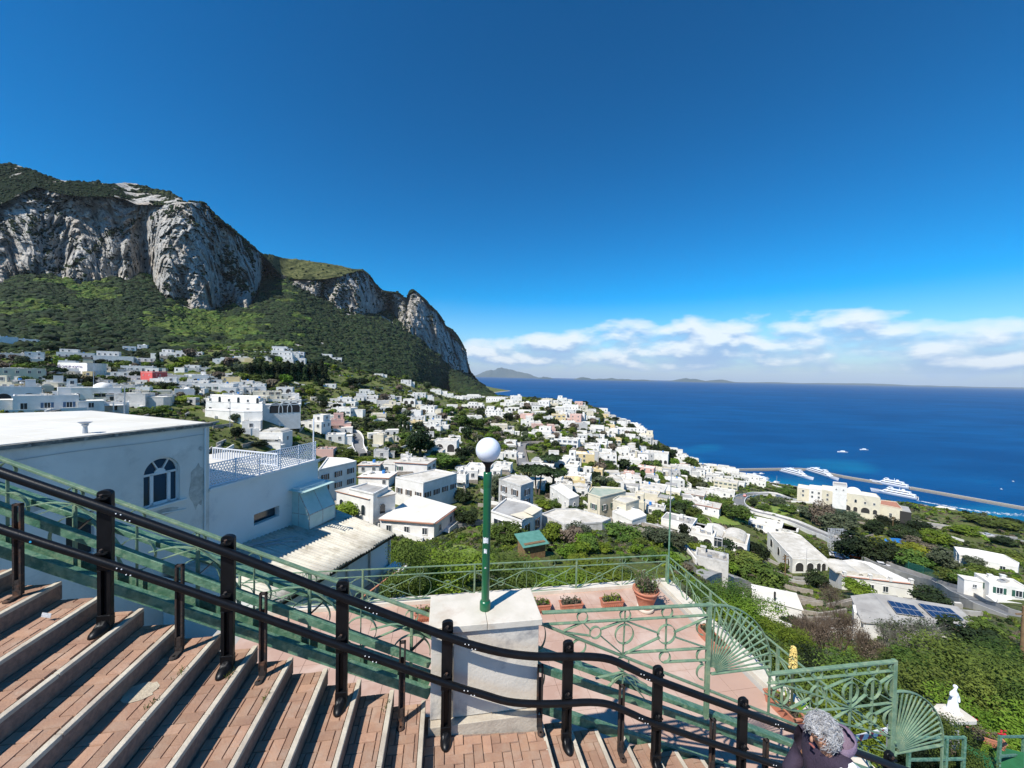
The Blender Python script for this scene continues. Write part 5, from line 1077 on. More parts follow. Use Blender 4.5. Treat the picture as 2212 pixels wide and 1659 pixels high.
# green court fence at the right
P = [hit(*D_('D', *q)) for q in ((1330, 905), (1430, 960), (1530, 1000), (1630, 1040))]; root = empty('court_fence', tuple(P[0]), 'green mesh fence running beside the street at the right', 'fence'); m_gf = pmat('fence_green', (.02, .13, .09), (.03, .17, .12), 3., .6)
for k, p in enumerate(P): b = MB(); b.tube([(0, 0, -1), (0, 0, 3.4)], .07, 6); b.build('post', [m_gf], root, tuple(p - P[0]))
b = MB()
for a_, d_ in zip(P, P[1:]):
    for q in range(9): b.bar(Vector(a_ - P[0]) + Vector((0, 0, .2 + q * .35)), Vector(d_ - P[0]) + Vector((0, 0, .2 + q * .35)), .03, .22)
b.build('mesh_panel', [m_gf], root)
# ---------------------------------------------------------------- labels that single out each house
def zone_of(px_, py_):
    Z = [(lambda x, y: x < 230 and y < 770, 'on the wooded slope at far left'), (lambda x, y: x < 330 and y < 830, 'on the upper left edge of town'), (lambda x, y: x < 330, 'behind the big bright flat roof'),
         (lambda x, y: x < 700 and y < 790, 'below the mountain forest'), (lambda x, y: 560 < x < 900 and y < 830, 'on the high vineyard terraces'), (lambda x, y: x < 640 and y < 880, 'in the dense middle quarter left of the villa'),
         (lambda x, y: x < 860 and y < 940, 'in the green area right of the villa'), (lambda x, y: x < 760 and y < 1010, 'just beyond the white lattice terrace'), (lambda x, y: x < 1030 and y < 905, 'on the terraced slope under the cape'),
         (lambda x, y: x < 1030 and y < 1000, 'left of the lamp globe'), (lambda x, y: x < 1040, 'left of the green lamp post'), (lambda x, y: y < 905, 'along the skyline of the sea ridge'), (lambda x, y: y < 960 and x < 1260, 'on the ridge above the lamp globe'),
         (lambda x, y: y < 960, 'on the ridge edge beside the sea'), (lambda x, y: x < 1260 and y < 1040, 'right of the lamp globe'), (lambda x, y: x < 1260, 'right of the green lamp post'), (lambda x, y: y < 1010, 'on the slope down to the harbour'),
         (lambda x, y: y < 1062 and x > 1440, 'on the waterfront by the harbour'), (lambda x, y: x < 1470 and y < 1100, 'around the umbrella pines'), (lambda x, y: x < 1560, 'above the terrace fence in the middle'), (lambda x, y: True, 'on the right slope below the hairpin road')]
    for f_, n_z in Z:
        if f_(px_, py_): return n_z
ORD = ['first', 'second', 'third', 'fourth', 'fifth', 'sixth', 'seventh', 'eighth', 'ninth', 'tenth', 'eleventh', 'twelfth', 'thirteenth', 'fourteenth', 'fifteenth', 'sixteenth', 'seventeenth', 'eighteenth', 'nineteenth', 'twentieth']
def ordn(k): return ORD[k] if k < 20 else 'twenty-' + ORD[k - 20] if k < 29 else f'thirtieth' if k == 29 else 'thirty-' + ORD[k - 30]
zz = {}
for h_ in houses: h_['zone'] = zone_of(h_['px'], h_['py']); zz.setdefault(h_['zone'], []).append(h_)
for z_, L_ in zz.items():
    L_.sort(key=lambda h_: h_['px'])
    for k, h_ in enumerate(L_):
        s_ = f" and {h_['shut'].replace('G', 'green').replace('B', 'brown').replace('U', 'blue')} shutters" if h_['shut'] else ''
        lab = f"{h_['col']} {h_['st']} house, {h_['feat']}{s_}, {ordn(k)} from left {z_}"
        if len(lab.split()) > 16: lab = f"{h_['col']} house, {h_['feat']}, {ordn(k)} from left {z_}"
        if len(lab.split()) > 16: lab = f"{h_['col']} house, {ordn(k)} from left {z_}"
        h_['o']['label'] = lab
# ================================================================ TREES one can tell apart
TM = {}
for nm, mt in (('dark', lf_dark), ('mid', lf_mid), ('bright', lf_bright), ('olive', lf_olive), ('yellow', lf_yel), ('dry', lf_dry)):
    TM[nm] = [leafy('crown', mt, 2600, .085, 40 + s, .85, 12) for s in range(2)] ; TM[nm + '_far'] = [leafy('crown', mt, 800, .15, 60 + s, .85, 9) for s in range(2)]
def cyp(n, size, sd):
    r = np.random.default_rng(sd); z = r.random(n) ** .8; a = r.random(n) * 6.28; rad = (.13 + .05 * np.sin(z * 9)) * np.sqrt(np.clip(1 - z, 0, 1)) * 1.5 * r.uniform(.7, 1.1, n) + .01
    c = np.stack([np.cos(a) * rad, np.sin(a) * rad, z * 2 - 1], -1); d = np.stack([np.cos(a), np.sin(a), a * 0 + .4], -1); d += r.normal(size=(n, 3)) * .35; d /= np.linalg.norm(d, axis=1, keepdims=True)
    u_ = np.cross(d, [0, 0, 1.]); u_ /= np.linalg.norm(u_, axis=1, keepdims=True); v_ = np.cross(d, u_); s = size * r.uniform(.6, 1.3, n)[:, None]
    return npmesh('crown', np.stack([c - u_ * s * .6, c - v_ * s * 1.3, c + u_ * s * .6, c + v_ * s * 1.3], 1).reshape(-1, 3), np.arange(4 * n).reshape(-1, 4), [lf_dark])
TM['cypress'] = [cyp(1500, .06, 1)]; TM['cypress_far'] = [cyp(500, .09, 2)]
def umb(n, size, sd):
    r = np.random.default_rng(sd); a = r.random(n) * 6.28; q = np.sqrt(r.random(n)); l_ = .12 * np.sin(a * 5 + q * 6) + .1 * np.sin(a * 9)
    c = np.stack([np.cos(a) * q, np.sin(a) * q, .32 * np.sqrt(np.clip(1 - q * q, 0, 1)) * r.uniform(.2, 1., n) + l_ * .5 - .1], -1); d = np.stack([np.cos(a) * q * .6, np.sin(a) * q * .6, a * 0 + 1], -1) + r.normal(size=(n, 3)) * .5; d /= np.linalg.norm(d, axis=1, keepdims=True)
    u_ = np.cross(d, r.normal(size=(n, 3))); u_ /= np.linalg.norm(u_, axis=1, keepdims=True); v_ = np.cross(d, u_); s = size * r.uniform(.6, 1.3, n)[:, None]
    return npmesh('crown', np.stack([c - u_ * s, c - v_ * s * .7, c + u_ * s, c + v_ * s * .7], 1).reshape(-1, 3), np.arange(4 * n).reshape(-1, 4), [lf_dk2])
lf_dk2 = leafmat('pine_needles', (.012, .030, .010), (.045, .075, .022), rv=.3)
TM['pine'] = [umb(2600, .075, 1), umb(2600, .075, 2)]; TM['pine_far'] = TM['pine']
m_bark = pmat('bark', (.14, .105, .075), (.08, .06, .045), 3., .95, .6, 12.)
def trunk_mesh(kind, h, sd):
    """unit: crown radius 1, centre 0; trunk reaches down h"""
    r = random.Random(sd); b = MB()
    if kind == 'pine':
        for k in range(2 if h > 2 else 1):
            x = r.uniform(-.15, .15); b.tube([(x * .4, 0, -h), (x, r.uniform(-.1, .1), -h * .55), (x * 1.6, 0, -.25)], [.085, .06, .05], 6)
        for k in range(9):
            a = k * .7 + r.random(); b.tube([(0, 0, -.5), (math.cos(a) * .4, math.sin(a) * .4, -.2), (math.cos(a) * .8, math.sin(a) * .8, .02)], [.04, .028, .01], 5)
    else:
        b.tube([(0, 0, -h), (.04, .02, -h * .5), (0, 0, -.1)], [.11, .08, .06], 6)
        for k in range(7):
            a = k * .9 + r.random(); z = r.uniform(-.1, .5); b.tube([(0, 0, -.3), (math.cos(a) * .35, math.sin(a) * .35, z * .5), (math.cos(a) * .7, math.sin(a) * .7, z)], [.05, .03, .01], 5)
    return b.mesh('trunk', [m_bark])
TK = {('pine', 1): trunk_mesh('pine', 1., 1), ('pine', 2): trunk_mesh('pine', 2.2, 2), ('tree', 1): trunk_mesh('tree', 1.15, 3)}
trees = []
def tree(px_, py_, w, h, kind, Y=None, seed=0, yb_=None):
    g = hit(px_, py_) if Y is None else at_Y(px_, py_, Y); up = g[1] / F; R0 = w * up / 2; Hh = h * up; r = random.Random(seed)
    root = empty(kind if kind in ('cypress',) else 'pine_tree' if kind == 'pine' else 'bush' if h < 22 and Hh < 3 else 'tree', tuple(g), 'x', 'tree', None, r.random() * 6.28)
    near = w > 34; ms = TM[kind if near else kind + '_far']; me = ms[r.randrange(len(ms))]
    if kind == 'pine':
        link('crown', me, root, (0, 0, Hh - R0 * .25), None, (R0, R0, R0 * .9)); hh = (Hh - R0 * .25) / R0; k2 = 2 if hh > 1.5 else 1; link('trunk', TK[('pine', k2)], root, (0, 0, Hh - R0 * .25), None, (R0, R0, (Hh + .5) / (2.2 if k2 == 2 else 1.)))
    elif kind == 'cypress': link('crown', me, root, (0, 0, Hh / 2), None, (R0 * 5.6, R0 * 5.6, Hh / 2 * 1.08)); link('trunk', TK[('tree', 1)], root, (0, 0, Hh / 2), None, (R0 * 1., R0 * 1., Hh / 2))
    else:
        link('crown', me, root, (0, 0, Hh * .5), None, (R0 * 1.12, R0 * 1.12, Hh * .56)); link('trunk', TK[('tree', 1)], root, (0, 0, Hh * .5), None, (R0, R0, Hh * .5))
    foot.append((g[0], g[1], R0 * .5)); trees.append(dict(o=root, px=px_, py=py_, kind=kind, w=w, near=near)); return root
TL = [('C',845,845,190,120,'pine'),('C',650,985,200,170,'pine'),('C',735,1068,250,250,'pine'),('C',865,1085,220,240,'pine'),
 ('B',1610,1092,300,275,'dark'),('B',1150,872,30,95,'cypress'),('B',1445,880,34,110,'cypress'),('B',1480,905,38,120,'cypress'),('B',1510,900,30,90,'cypress'),('B',55,955,120,130,'dark'),('B',980,1122,190,110,'mid'),('B',730,480,30,60,'cypress'),
 ('E',1190,592,240,160,'bright'),('E',1690,900,250,160,'mid'),('E',1580,960,180,120,'bright'),('E',2060,1000,300,170,'mid'),('E',1700,1240,330,240,'bright'),('E',1980,1230,300,250,'bright'),('E',2150,1150,250,200,'mid'),
 ('C',385,1110,220,240,'olive'),('C',110,1140,190,130,'dark'),('C',135,1335,210,170,'dark'),('C',800,1185,180,90,'bright'),('C',885,1200,140,100,'mid'),('C',860,1475,260,190,'bright'),('C',1080,1455,230,180,'olive'),('C',1170,1560,220,150,'mid'),('C',1440,1445,290,130,'mid'),
 ('C',985,1610,220,130,'bright'),('C',500,1485,280,190,'mid'),('C',330,1440,200,130,'mid'),('C',1125,1135,80,60,'mid'),('C',1965,1440,100,150,'dark'),('C',1805,1335,120,120,'dark'),('C',2050,1272,150,110,'mid'),('C',1960,1192,190,90,'mid'),('C',1860,1175,150,80,'mid'),('C',1930,1000,180,100,'mid'),('C',2050,1010,150,110,'mid'),
 ('C',1750,1490,240,150,'olive'),('C',1920,1500,240,130,'olive'),('C',1560,1565,110,80,'bright'),('C',1800,755,120,110,'dark'),('C',1720,730,34,90,'cypress'),('C',1745,735,34,95,'cypress'),('C',1622,925,44,66,'cypress'),('C',1328,640,50,80,'dark'),('C',1385,452,70,50,'dark'),('C',1430,412,60,50,'dark'),('C',1522,522,70,70,'dark'),('C',1570,520,70,60,'dark'),
 ('C',1220,330,90,50,'dark'),('C',1130,312,80,44,'dark'),('C',750,462,140,100,'mid'),('C',870,512,130,100,'dark'),('C',690,700,90,50,'bright'),('C',520,705,100,50,'olive'),('C',130,610,120,130,'dark'),('C',190,700,150,90,'mid'),('C',370,560,120,90,'mid'),('C',1655,870,120,110,'mid'),('C',1860,770,120,100,'dark'),('C',950,872,90,50,'mid'),
 ('C',1255,985,130,90,'olive'),('C',1350,880,140,80,'mid'),('C',1000,1040,150,64,'dark'),('C',1090,1015,110,54,'mid'),('C',1575,700,40,70,'cypress'),('C',1660,780,110,60,'mid'),('C',1540,990,120,60,'mid'),('C',1400,960,110,60,'dark'),('C',330,1600,200,90,'mid'),('C',700,1560,160,90,'bright'),
 ('C',1600,1500,120,80,'mid'),('C',1300,1560,160,100,'bright'),('C',1680,1620,160,80,'mid'),('C',1470,1640,120,70,'mid'),('C',1080,1640,160,80,'bright'),('C',880,1650,120,70,'mid'),('C',2060,1560,180,90,'bright'),
 ('D',185,845,140,120,'dark'),('D',410,905,150,150,'dark'),('D',270,940,300,130,'mid'),('D',430,1085,320,190,'mid'),('D',60,865,160,120,'mid'),('D',815,1065,170,130,'dark'),('D',1095,1125,190,120,'bright'),('D',1060,885,260,210,'dark'),('D',1210,900,260,190,'dark'),
 ('D',1370,865,280,130,'yellow'),('D',1480,935,250,130,'mid'),('D',1660,950,200,170,'olive'),('D',1620,775,180,100,'bright'),('D',1500,825,180,90,'dry'),('D',1190,705,150,110,'dark'),('D',1300,665,170,90,'dark'),('D',1400,745,170,100,'dark'),('D',1500,700,140,90,'dark'),('D',840,650,150,190,'dry'),
 ('D',940,695,230,140,'olive'),('D',1010,625,150,90,'olive'),('D',385,522,60,60,'dark'),('D',250,605,200,110,'mid'),('D',150,525,180,80,'mid'),('D',360,612,90,44,'bright'),('D',30,655,90,90,'mid'),('D',770,865,220,100,'mid'),('D',650,770,200,70,'mid'),('D',1590,1185,270,130,'dark'),
 ('D',1830,1060,180,110,'mid'),('D',1720,1040,170,90,'mid'),('D',1880,925,120,76,'olive'),('D',2150,665,130,70,'dark'),('D',1850,1500,300,210,'dark'),('D',590,965,80,70,'mid'),('D',240,1185,150,90,'dark'),('D',640,1345,150,80,'dark'),('D',480,1340,120,70,'bright'),
 ('D',1950,1010,200,90,'mid'),('D',2100,880,200,80,'mid'),('D',1800,700,200,60,'bright'),('D',2000,650,250,60,'mid'),('D',1950,1400,200,110,'mid'),('D',2080,780,160,60,'dark'),('D',550,520,120,60,'olive'),('D',620,560,120,60,'mid'),('D',760,600,140,80,'olive'),('D',460,560,110,60,'mid'),
 ('D',700,470,110,70,'mid'),('D',790,480,130,80,'olive'),('D',870,500,120,80,'mid'),('D',920,540,120,80,'dark'),('D',600,440,110,50,'mid'),('D',1120,1000,0.1,0.1,'mid'),
 ('A',400,792,230,120,'pine'),('A',520,835,200,110,'dark'),('A',700,842,180,110,'dark'),('A',880,948,180,70,'bright'),('A',1400,885,170,90,'dark'),('A',1290,900,140,70,'mid'),('A',1370,1082,130,90,'mid'),('A',1270,1092,160,70,'mid'),('A',1600,980,180,70,'bright'),('A',1000,742,140,60,'olive'),
 ('A',928,700,60,50,'mid'),('A',1010,682,80,70,'dark'),('A',1200,602,100,70,'olive'),('A',1330,655,34,90,'cypress'),('A',1990,1155,110,90,'olive'),('A',60,700,180,60,'dry'),('A',230,640,0.1,0.1,'mid'),('A',2070,800,100,50,'bright'),('A',1720,870,0.1,.1,'mid'),('A',590,560,100,60,'dark'),('A',430,560,90,60,'dark'),
 ('B',750,800,140,70,'mid'),('B',440,790,170,80,'dark'),('B',560,760,120,60,'bright'),('B',660,560,110,90,'mid'),('B',1080,500,200,80,'dark'),('B',1110,720,140,60,'mid'),('B',1250,860,140,80,'mid'),('B',1350,870,140,90,'dark'),('B',1950,840,170,110,'mid'),('B',2080,860,200,110,'mid'),('B',1820,1180,240,110,'mid'),('B',1960,1110,130,110,'dark'),
 ('B',1000,960,110,80,'dark'),('B',540,990,130,70,'bright'),('B',260,1010,150,60,'dark'),('B',1470,960,140,80,'mid'),('B',1560,1010,0.1,.1,'mid'),('B',140,440,110,50,'bright'),('B',1680,470,180,60,'mid'),('B',1120,1150,170,60,'bright'),('B',1260,1150,150,60,'mid'),('B',1390,1080,120,70,'dark')]
for k in range(24): TL.append(('B', 140 + k * 29 + (k * 37 % 11), 425 + (k * 53 % 35), 46, 110 + (k * 29 % 40), 'cypress'))
for i, (reg, x, y, w, h, kd_) in enumerate(TL):
    if w < 1: continue
    s_ = .8848 / RG[reg][2]; tree(*D_(reg, x, y), w * s_, h * s_, kd_, None, i)
# more trees between the houses
TF = [([(620, 850), (1080, 880), (1130, 960), (1000, 1020), (760, 950)], 150, 13, 26), ([(1110, 880), (1300, 900), (1440, 990), (1300, 1010), (1130, 960)], 170, 11, 22), ([(1180, 1000), (1500, 1000), (1560, 1110), (1400, 1130), (1150, 1100)], 60, 18, 36),
      ([(0, 770), (600, 775), (640, 850), (330, 870), (0, 850)], 110, 14, 30), ([(600, 780), (900, 800), (1050, 860), (800, 850), (640, 830)], 24, 8, 18), ([(1150, 1130), (1560, 1130), (1650, 1260), (1300, 1260)], 16, 30, 56)]
kk = 5000; XT = []; XS = []
for poly, n, w0, w1 in TF:
    xs = [p[0] for p in poly]; ys = [p[1] for p in poly]; made = tries = 0
    while made < n and tries < n * 10:
        tries += 1; p = (frd.uniform(min(xs), max(xs)), frd.uniform(min(ys), max(ys)))
        if not in_poly(p, poly): continue
        w = frd.uniform(w0, w1); g = hit(*p); R0 = w * g[1] / F / 2
        if g[2] < 3 or any((g[0] - f[0]) ** 2 + (g[1] - f[1]) ** 2 < ((R0 * .6 + f[2]) * .9) ** 2 for f in foot): continue
        if len(trees) >= 292:
            made += 1; XT.append((g[0], g[1], g[2] + R0 * .6)); XS.append(R0 * 1.1); foot.append((g[0], g[1], R0 * .5)); continue
        kk += 1; made += 1; tree(p[0], p[1], w, w * frd.uniform(.6, .95), frd.choice(['mid', 'mid', 'dark', 'bright', 'olive', 'dark', 'dry'] + ['cypress'] * 0), None, kk)
KN = {'dark': 'dark green evergreen tree', 'mid': 'mid green leafy tree', 'bright': 'bright yellow-green tree', 'olive': 'grey-green olive tree', 'yellow': 'golden yellow mimosa tree', 'dry': 'brownish half-bare tree', 'cypress': 'slim dark cypress', 'pine': 'umbrella pine with bare trunk'}
zt = {}
for h_ in trees: zt.setdefault((h_['kind'], zone_of(h_['px'], h_['py'])), []).append(h_)
for (kd_, z_), L_ in zt.items():
    L_.sort(key=lambda h_: h_['px'])
    for k, h_ in enumerate(L_): h_['o']['label'] = f"{KN[kd_]} {z_}" if len(L_) == 1 else f"{KN[kd_]}, {ordn(k)} from left {z_}"
    if len(L_) > 1:
        for h_ in L_: h_['o']['group'] = f"{KN[kd_]}s {z_}"
scatter('trees', XT, XS, [TM['mid_far'][0], TM['dark_far'][0], TM['mid_far'][1], TM['olive_far'][0], TM['bright_far'][0], TM['dry_far'][0]], 31, label='further small trees mingled with the houses')
# ---------------------------------------------------------------- ground cover: shrubs, vines and hedges (uncountable)
FT = np.array(foot)
def free_of(P, pad=.2, k=1.):
    ok = np.ones(len(P), bool)
    for f in FT: ok &= (P[:, 0] - f[0]) ** 2 + (P[:, 1] - f[1]) ** 2 > (f[2] * k + pad) ** 2
    return ok
def cover(n, r0, r1, a0, a1, seed):
    r = np.random.default_rng(seed); a = R_(1) * r.uniform(a0, a1, n); q = np.exp(r.uniform(math.log(r0), math.log(r1), n)); P = np.stack([q * np.sin(a), q * np.cos(a)], -1); z = ground(P); P = np.column_stack([P, z]); P = P[(z > 2.5)]; return P
sm = [leafy('crown', m_, 150, .26, 80 + i, .75, 5) for i, m_ in enumerate((lf_mid, lf_dark, lf_bright, lf_olive, lf_mid, lf_dry))]
# small lawns, draped on the ground
m_lawn = pmat('lawn', (.13, .22, .025), (.22, .27, .045), .6, .95, .6, 12., coord='World', dirt=(.28, .24, .08), dscale=.25)
for reg, c_, rx_, ry_, lb_ in (('C', (60, 1590), 210, 90, 0), ('D', (560, 540), 90, 40, 0), ('D', (200, 620), 160, 32, 1), ('C', (1900, 1600), 120, 40, 0), ('D', (330, 1170), 90, 30, 0), ('B', (780, 800), 90, 24, 0)):
    Hc = hit(*D_(reg, *c_)); rim = [hit(*D_(reg, c_[0] + rx_ * math.cos(a) * (1 + .15 * math.sin(3 * a)), c_[1] + ry_ * math.sin(a))) for a in np.linspace(0, 2 * math.pi, 26, endpoint=False)]
    V = [Hc + [0, 0, .25]]; 
    for f_ in (.35, .7, 1.): 
        for q in rim: p = Hc + (q - Hc) * f_; V.append(np.array([p[0], p[1], gz(p[0], p[1]) + .22]))
    b = MB(); b.add(V, [(0, 1 + k, 1 + (k + 1) % 26) for k in range(26)] + [(1 + r_ * 26 + k, 27 + r_ * 26 + k, 27 + r_ * 26 + (k + 1) % 26, 1 + r_ * 26 + (k + 1) % 26) for r_ in (0, 1) for k in range(26)], 0, True); tag(b.build('lawn', [m_lawn]), kind='structure')
    R0 = float(np.mean([np.linalg.norm((q - Hc)[:2]) for q in rim])); foot.append((Hc[0], Hc[1], R0 * .7)); FT = np.array(foot)
P = cover(46000, 55, 2400, -60, 58, 21); P = P[free_of(P)]
dn = fbm(P * [1, 1, 0], 40., 3); P = P[dn > -.55]; rr = np.hypot(P[:, 0], P[:, 1]); sz = np.random.default_rng(5).uniform(.5, 1.35, len(P)) * np.clip(rr / 170, .65, 3.2)
scatter('shrubs', P, sz, sm, 9, label='scrub, vines and garden shrubs between the houses')
sn = [leafy('crown', m_, 900, .11, 90 + i, .8, 8) for i, m_ in enumerate((lf_bright, lf_mid, lf_bright, lf_olive, lf_mid))]
P = cover(2600, 20, 75, -20, 55, 22); P = P[free_of(P, .3, .8)]; dn = fbm(P * [1, 1, 0], 14., 3); P = P[dn > -.15]; sz = np.random.default_rng(6).uniform(.35, 1.25, len(P))
scatter('garden_shrubs', P, sz, sn, 10, label='bright garden shrubs and citrus below the terrace fence')
print('trees', len(trees), 'cover', len(P))
# grass tufts on the near garden
# ================================================================ FOREGROUND: stairs, rails, pillar, lamp
def z5(x, y): return ((960 + x / 2.836) * .8848, (1300 + y / 2.836) * .8848)
def z6(x, y): return ((1600 + x / 2.458) * .8848, (1300 + y / 2.458) * .8848)
def zG(x, y): return ((1880 + x / 5.267) * .8848, (1560 + y / 5.267) * .8848)
def proj(p):
    p = np.array(p, float) - [0, 0, CAMZ]; cp, sp = math.cos(PIT), math.sin(PIT); yc = p[1] * sp + p[2] * cp; dep = p[1] * cp - p[2] * sp
    if dep < .05: return (-9999, 9999)
    x2, y2 = p[0] / dep, yc / dep; c, s = math.cos(ROLL), math.sin(ROLL); return (x2 * c + y2 * s) * F + CX, -(-x2 * s + y2 * c) * F + CY
m_brick = pmat('stair_brick', (.38, .225, .145), (.32, .185, .125), 6., .88, .35, 60., dirt=(.40, .29, .215), dscale=7., coord='World', randv=.34, dl=.46, dh=.78)
m_mort = pmat('brick_joint', (.30, .20, .15), (.20, .14, .11), 30., .95, .4, 90., coord='World')
m_trav = pmat('travertine_edge', (.58, .52, .41), (.43, .37, .29), 5., .8, .35, 45., dirt=(.30, .26, .21), dscale=9., coord='World', dl=.55, dh=.78)
m_rise = pmat('shade_toned_riser_stone', (.25, .205, .165), (.17, .14, .115), 6., .9, .35, 45., dirt=(.10, .085, .07), dscale=7., coord='World', dl=.5, dh=.75)  # same stone as the edges, with the risers' shade put into the colour
m_marb = pmat('marble_slab', (.68, .62, .52), (.58, .53, .43), 4., .65, .15, 30., dirt=(.50, .40, .30), dscale=3.5, coord='World', dl=.56, dh=.8)
m_marb2 = pmat('stained_marble', (.70, .64, .54), (.60, .55, .46), 3., .75, .25, 30., dirt=(.30, .285, .27), dscale=2.6, coord='World', dl=.52, dh=.70)
m_blk = pmat('black_powdercoat', (.0035, .0038, .0045), (.006, .0065, .008), 12., .40, .08, 60., spec=.30, coord='World')
m_rust = pmat('rusty_iron', (.045, .026, .018), (.022, .019, .018), 9., .85, .5, 60., dirt=(.16, .065, .028), dscale=11., coord='World', dl=.55, dh=.72)
m_grn = pmat('faded_green_paint', (.12, .205, .125), (.175, .275, .17), 7., .6, .3, 60., dirt=(.30, .36, .21), dscale=12., coord='World', dl=.48, dh=.74)
m_grn2 = pmat('worn_green_paint', (.055, .155, .095), (.14, .27, .175), 14., .5, .35, 50., dirt=(.25, .35, .22), dscale=18., coord='World', dl=.5, dh=.72)
m_lgrn = pmat('lamp_green', (.006, .085, .032), (.008, .11, .042), 4., .3, .08, 30., spec=.7, coord='World')
LEFT_P, LEFT_R, RP, RR = .308, .142, .317, .125
ZL = -3.41
def tread(i):                       # i >= 0 left flight (0 = first above the landing), i < 0 right flight
    if i >= 0: return -.147 - LEFT_P * (i + 1), -.147 - LEFT_P * i, ZL + LEFT_R * (i + 1)
    k = -i; return 1.03 + RP * (k - 1), 1.03 + RP * k, -3.52 - RR * k
def add_lbox(b, s0, s1, o0, o1, z0, z1, mi=0, dz1=0.):
    vs = [L(s, o, z + (dz1 if s == s1 else 0)) - L(0, 0, 0) for z in (z0, z1) for o in (o0, o1) for s in (s0, s1)]
    b.add(vs, [(0, 2, 3, 1), (4, 5, 7, 6), (0, 1, 5, 4), (2, 6, 7, 3), (0, 4, 6, 2), (1, 3, 7, 5)], mi)
ORI = L(0, 0, 0)
OE = 3.86
b = MB()
for i in range(-16, 20):
    s0, s1, z = tread(i) if i != 0 or True else None
    add_lbox(b, s0, s1, -3.2, OE, z - 3.5, z - .014)
add_lbox(b, -.147, 1.03, -3.2, OE, -7., ZL - .014, 0, -.11)
stairs = tag(b.build('staircase', [m_mort], None, tuple(ORI)), kind='structure')
lrz = AST
nbr = 0
ubm = MB(); ubm.add([(x * .5, y * .5, -1) for x, y in ((-1, -1), (1, -1), (1, 1), (-1, 1))] + [(x * .5, y * .5, -.25) for x, y in ((-1, -1), (1, -1), (1, 1), (-1, 1))] + [(x * .47, y * .47, 0) for x, y in ((-1, -1), (1, -1), (1, 1), (-1, 1))], [(k, (k + 1) % 4, 4 + (k + 1) % 4, 4 + k) for k in range(4)] + [(4 + k, 4 + (k + 1) % 4, 8 + (k + 1) % 4, 8 + k) for k in range(4)] + [(8, 9, 10, 11)])
ub = ubm.mesh('brick', [m_brick]); brs = random.Random(3)
BRK = []
def lay(s0, s1, zf, o_lo, o_hi, seed):
    W_ = .088; ns = int((s1 - s0) / W_) + 4; no = int((o_hi - o_lo) / W_) + 4; off = (seed * .37) % 1 * W_
    for x in range(-2, ns):
        for y in range(-2, no):
            k = (x - y + seed) % 4
            if k == 0: a0, a1, c0, c1 = x * W_, (x + 2) * W_, y * W_, (y + 1) * W_
            elif k == 2: a0, a1, c0, c1 = x * W_, (x + 1) * W_, (y - 1) * W_, (y + 1) * W_
            else: continue
            a0 += s0 - off; a1 += s0 - off; c0 += o_lo; c1 += o_lo
            a0, a1, c0, c1 = max(a0, s0), min(a1, s1), max(c0, o_lo), min(c1, o_hi)
            if a1 - a0 < .02 or c1 - c0 < .02: continue
            sc_, oc = (a0 + a1) / 2, (c0 + c1) / 2; z = zf(sc_) + brs.uniform(-.0015, .0015); p = L(sc_, oc, z); q = proj(p)
            if q[0] < -120 or q[1] > 1659 + 130: continue
            BRK.append((q, p, (a1 - a0 - .0045, c1 - c0 - .0045)))
for i in range(-14, 15):
    if i == 0: lay(-.147, 1.03, lambda s: ZL - .11 * (s + .147) / 1.177, 1.6, 3.64, 5)
    j = i if i >= 0 else i
    s0, s1, z = tread(j); lay(s0 + .004, s1 - .043, lambda s, z=z: z, .8, OE - .01, abs(j) * 3 + 1)
BRK.sort(key=lambda e: (e[0][1] > 1659) * 1000 + abs(e[0][0] - 700) * .1)
def inpic(q): return -20 < q[0] < 2232 and q[1] < 1690
vis = [e for e in BRK if inpic(e[0])]; rest = [e for e in BRK if not inpic(e[0])]
vis.sort(key=lambda e: np.linalg.norm(np.array(e[1]) - [0, 0, CAMZ])); ind = vis[:300]; rest += vis[300:]
for q, p, d in ind:
    o = link('brick', ub, stairs, p - ORI); o.rotation_euler = (brs.uniform(-.006, .006), brs.uniform(-.006, .006), lrz); o.scale = (d[0], d[1], .03)
b = MB()
for q, p, d in rest:
    M3 = Matrix.Rotation(lrz, 3, 'Z'); base = p - ORI; rn = brs.random()
    b.add([M3 @ Vector((v[0] * d[0], v[1] * d[1], v[2] * .03)) + base for v in ubm.v[4:]], [(k, (k + 1) % 4, 4 + (k + 1) % 4, 4 + k) for k in range(4)] + [(4, 5, 6, 7)])
tag(b.build('brick_paving', [m_brick], stairs), kind='stuff')
print('bricks', len(vis), len(rest))
for i in list(range(0, 15)) + list(range(-14, 0)):
    s0, s1, z = tread(i) if i >= 0 else (None, 1.03 + RP * (-i - 1), None)
    if i < 0: z = -3.52 if i == -1 else -3.52 - RR * (-i - 1)
    if i >= 0: pass
    o1 = OE + .02 if i >= 0 else OE - .02; o = o1; k = 0; rise = LEFT_R if i >= 0 else RR
    while o > -1.5:
        ln = 1.15 + .12 * brs.random() if k else .62 + .5 * brs.random()
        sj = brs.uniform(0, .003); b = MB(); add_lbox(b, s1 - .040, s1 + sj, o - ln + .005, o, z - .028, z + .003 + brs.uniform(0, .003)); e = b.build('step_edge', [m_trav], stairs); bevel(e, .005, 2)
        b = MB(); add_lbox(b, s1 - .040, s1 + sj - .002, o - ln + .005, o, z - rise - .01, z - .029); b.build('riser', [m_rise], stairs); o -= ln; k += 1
# low dark kerb under the green guard, closing the stair side
for s0, s1, za, zb in ((-5.2, -.1, None, None),):
    pass
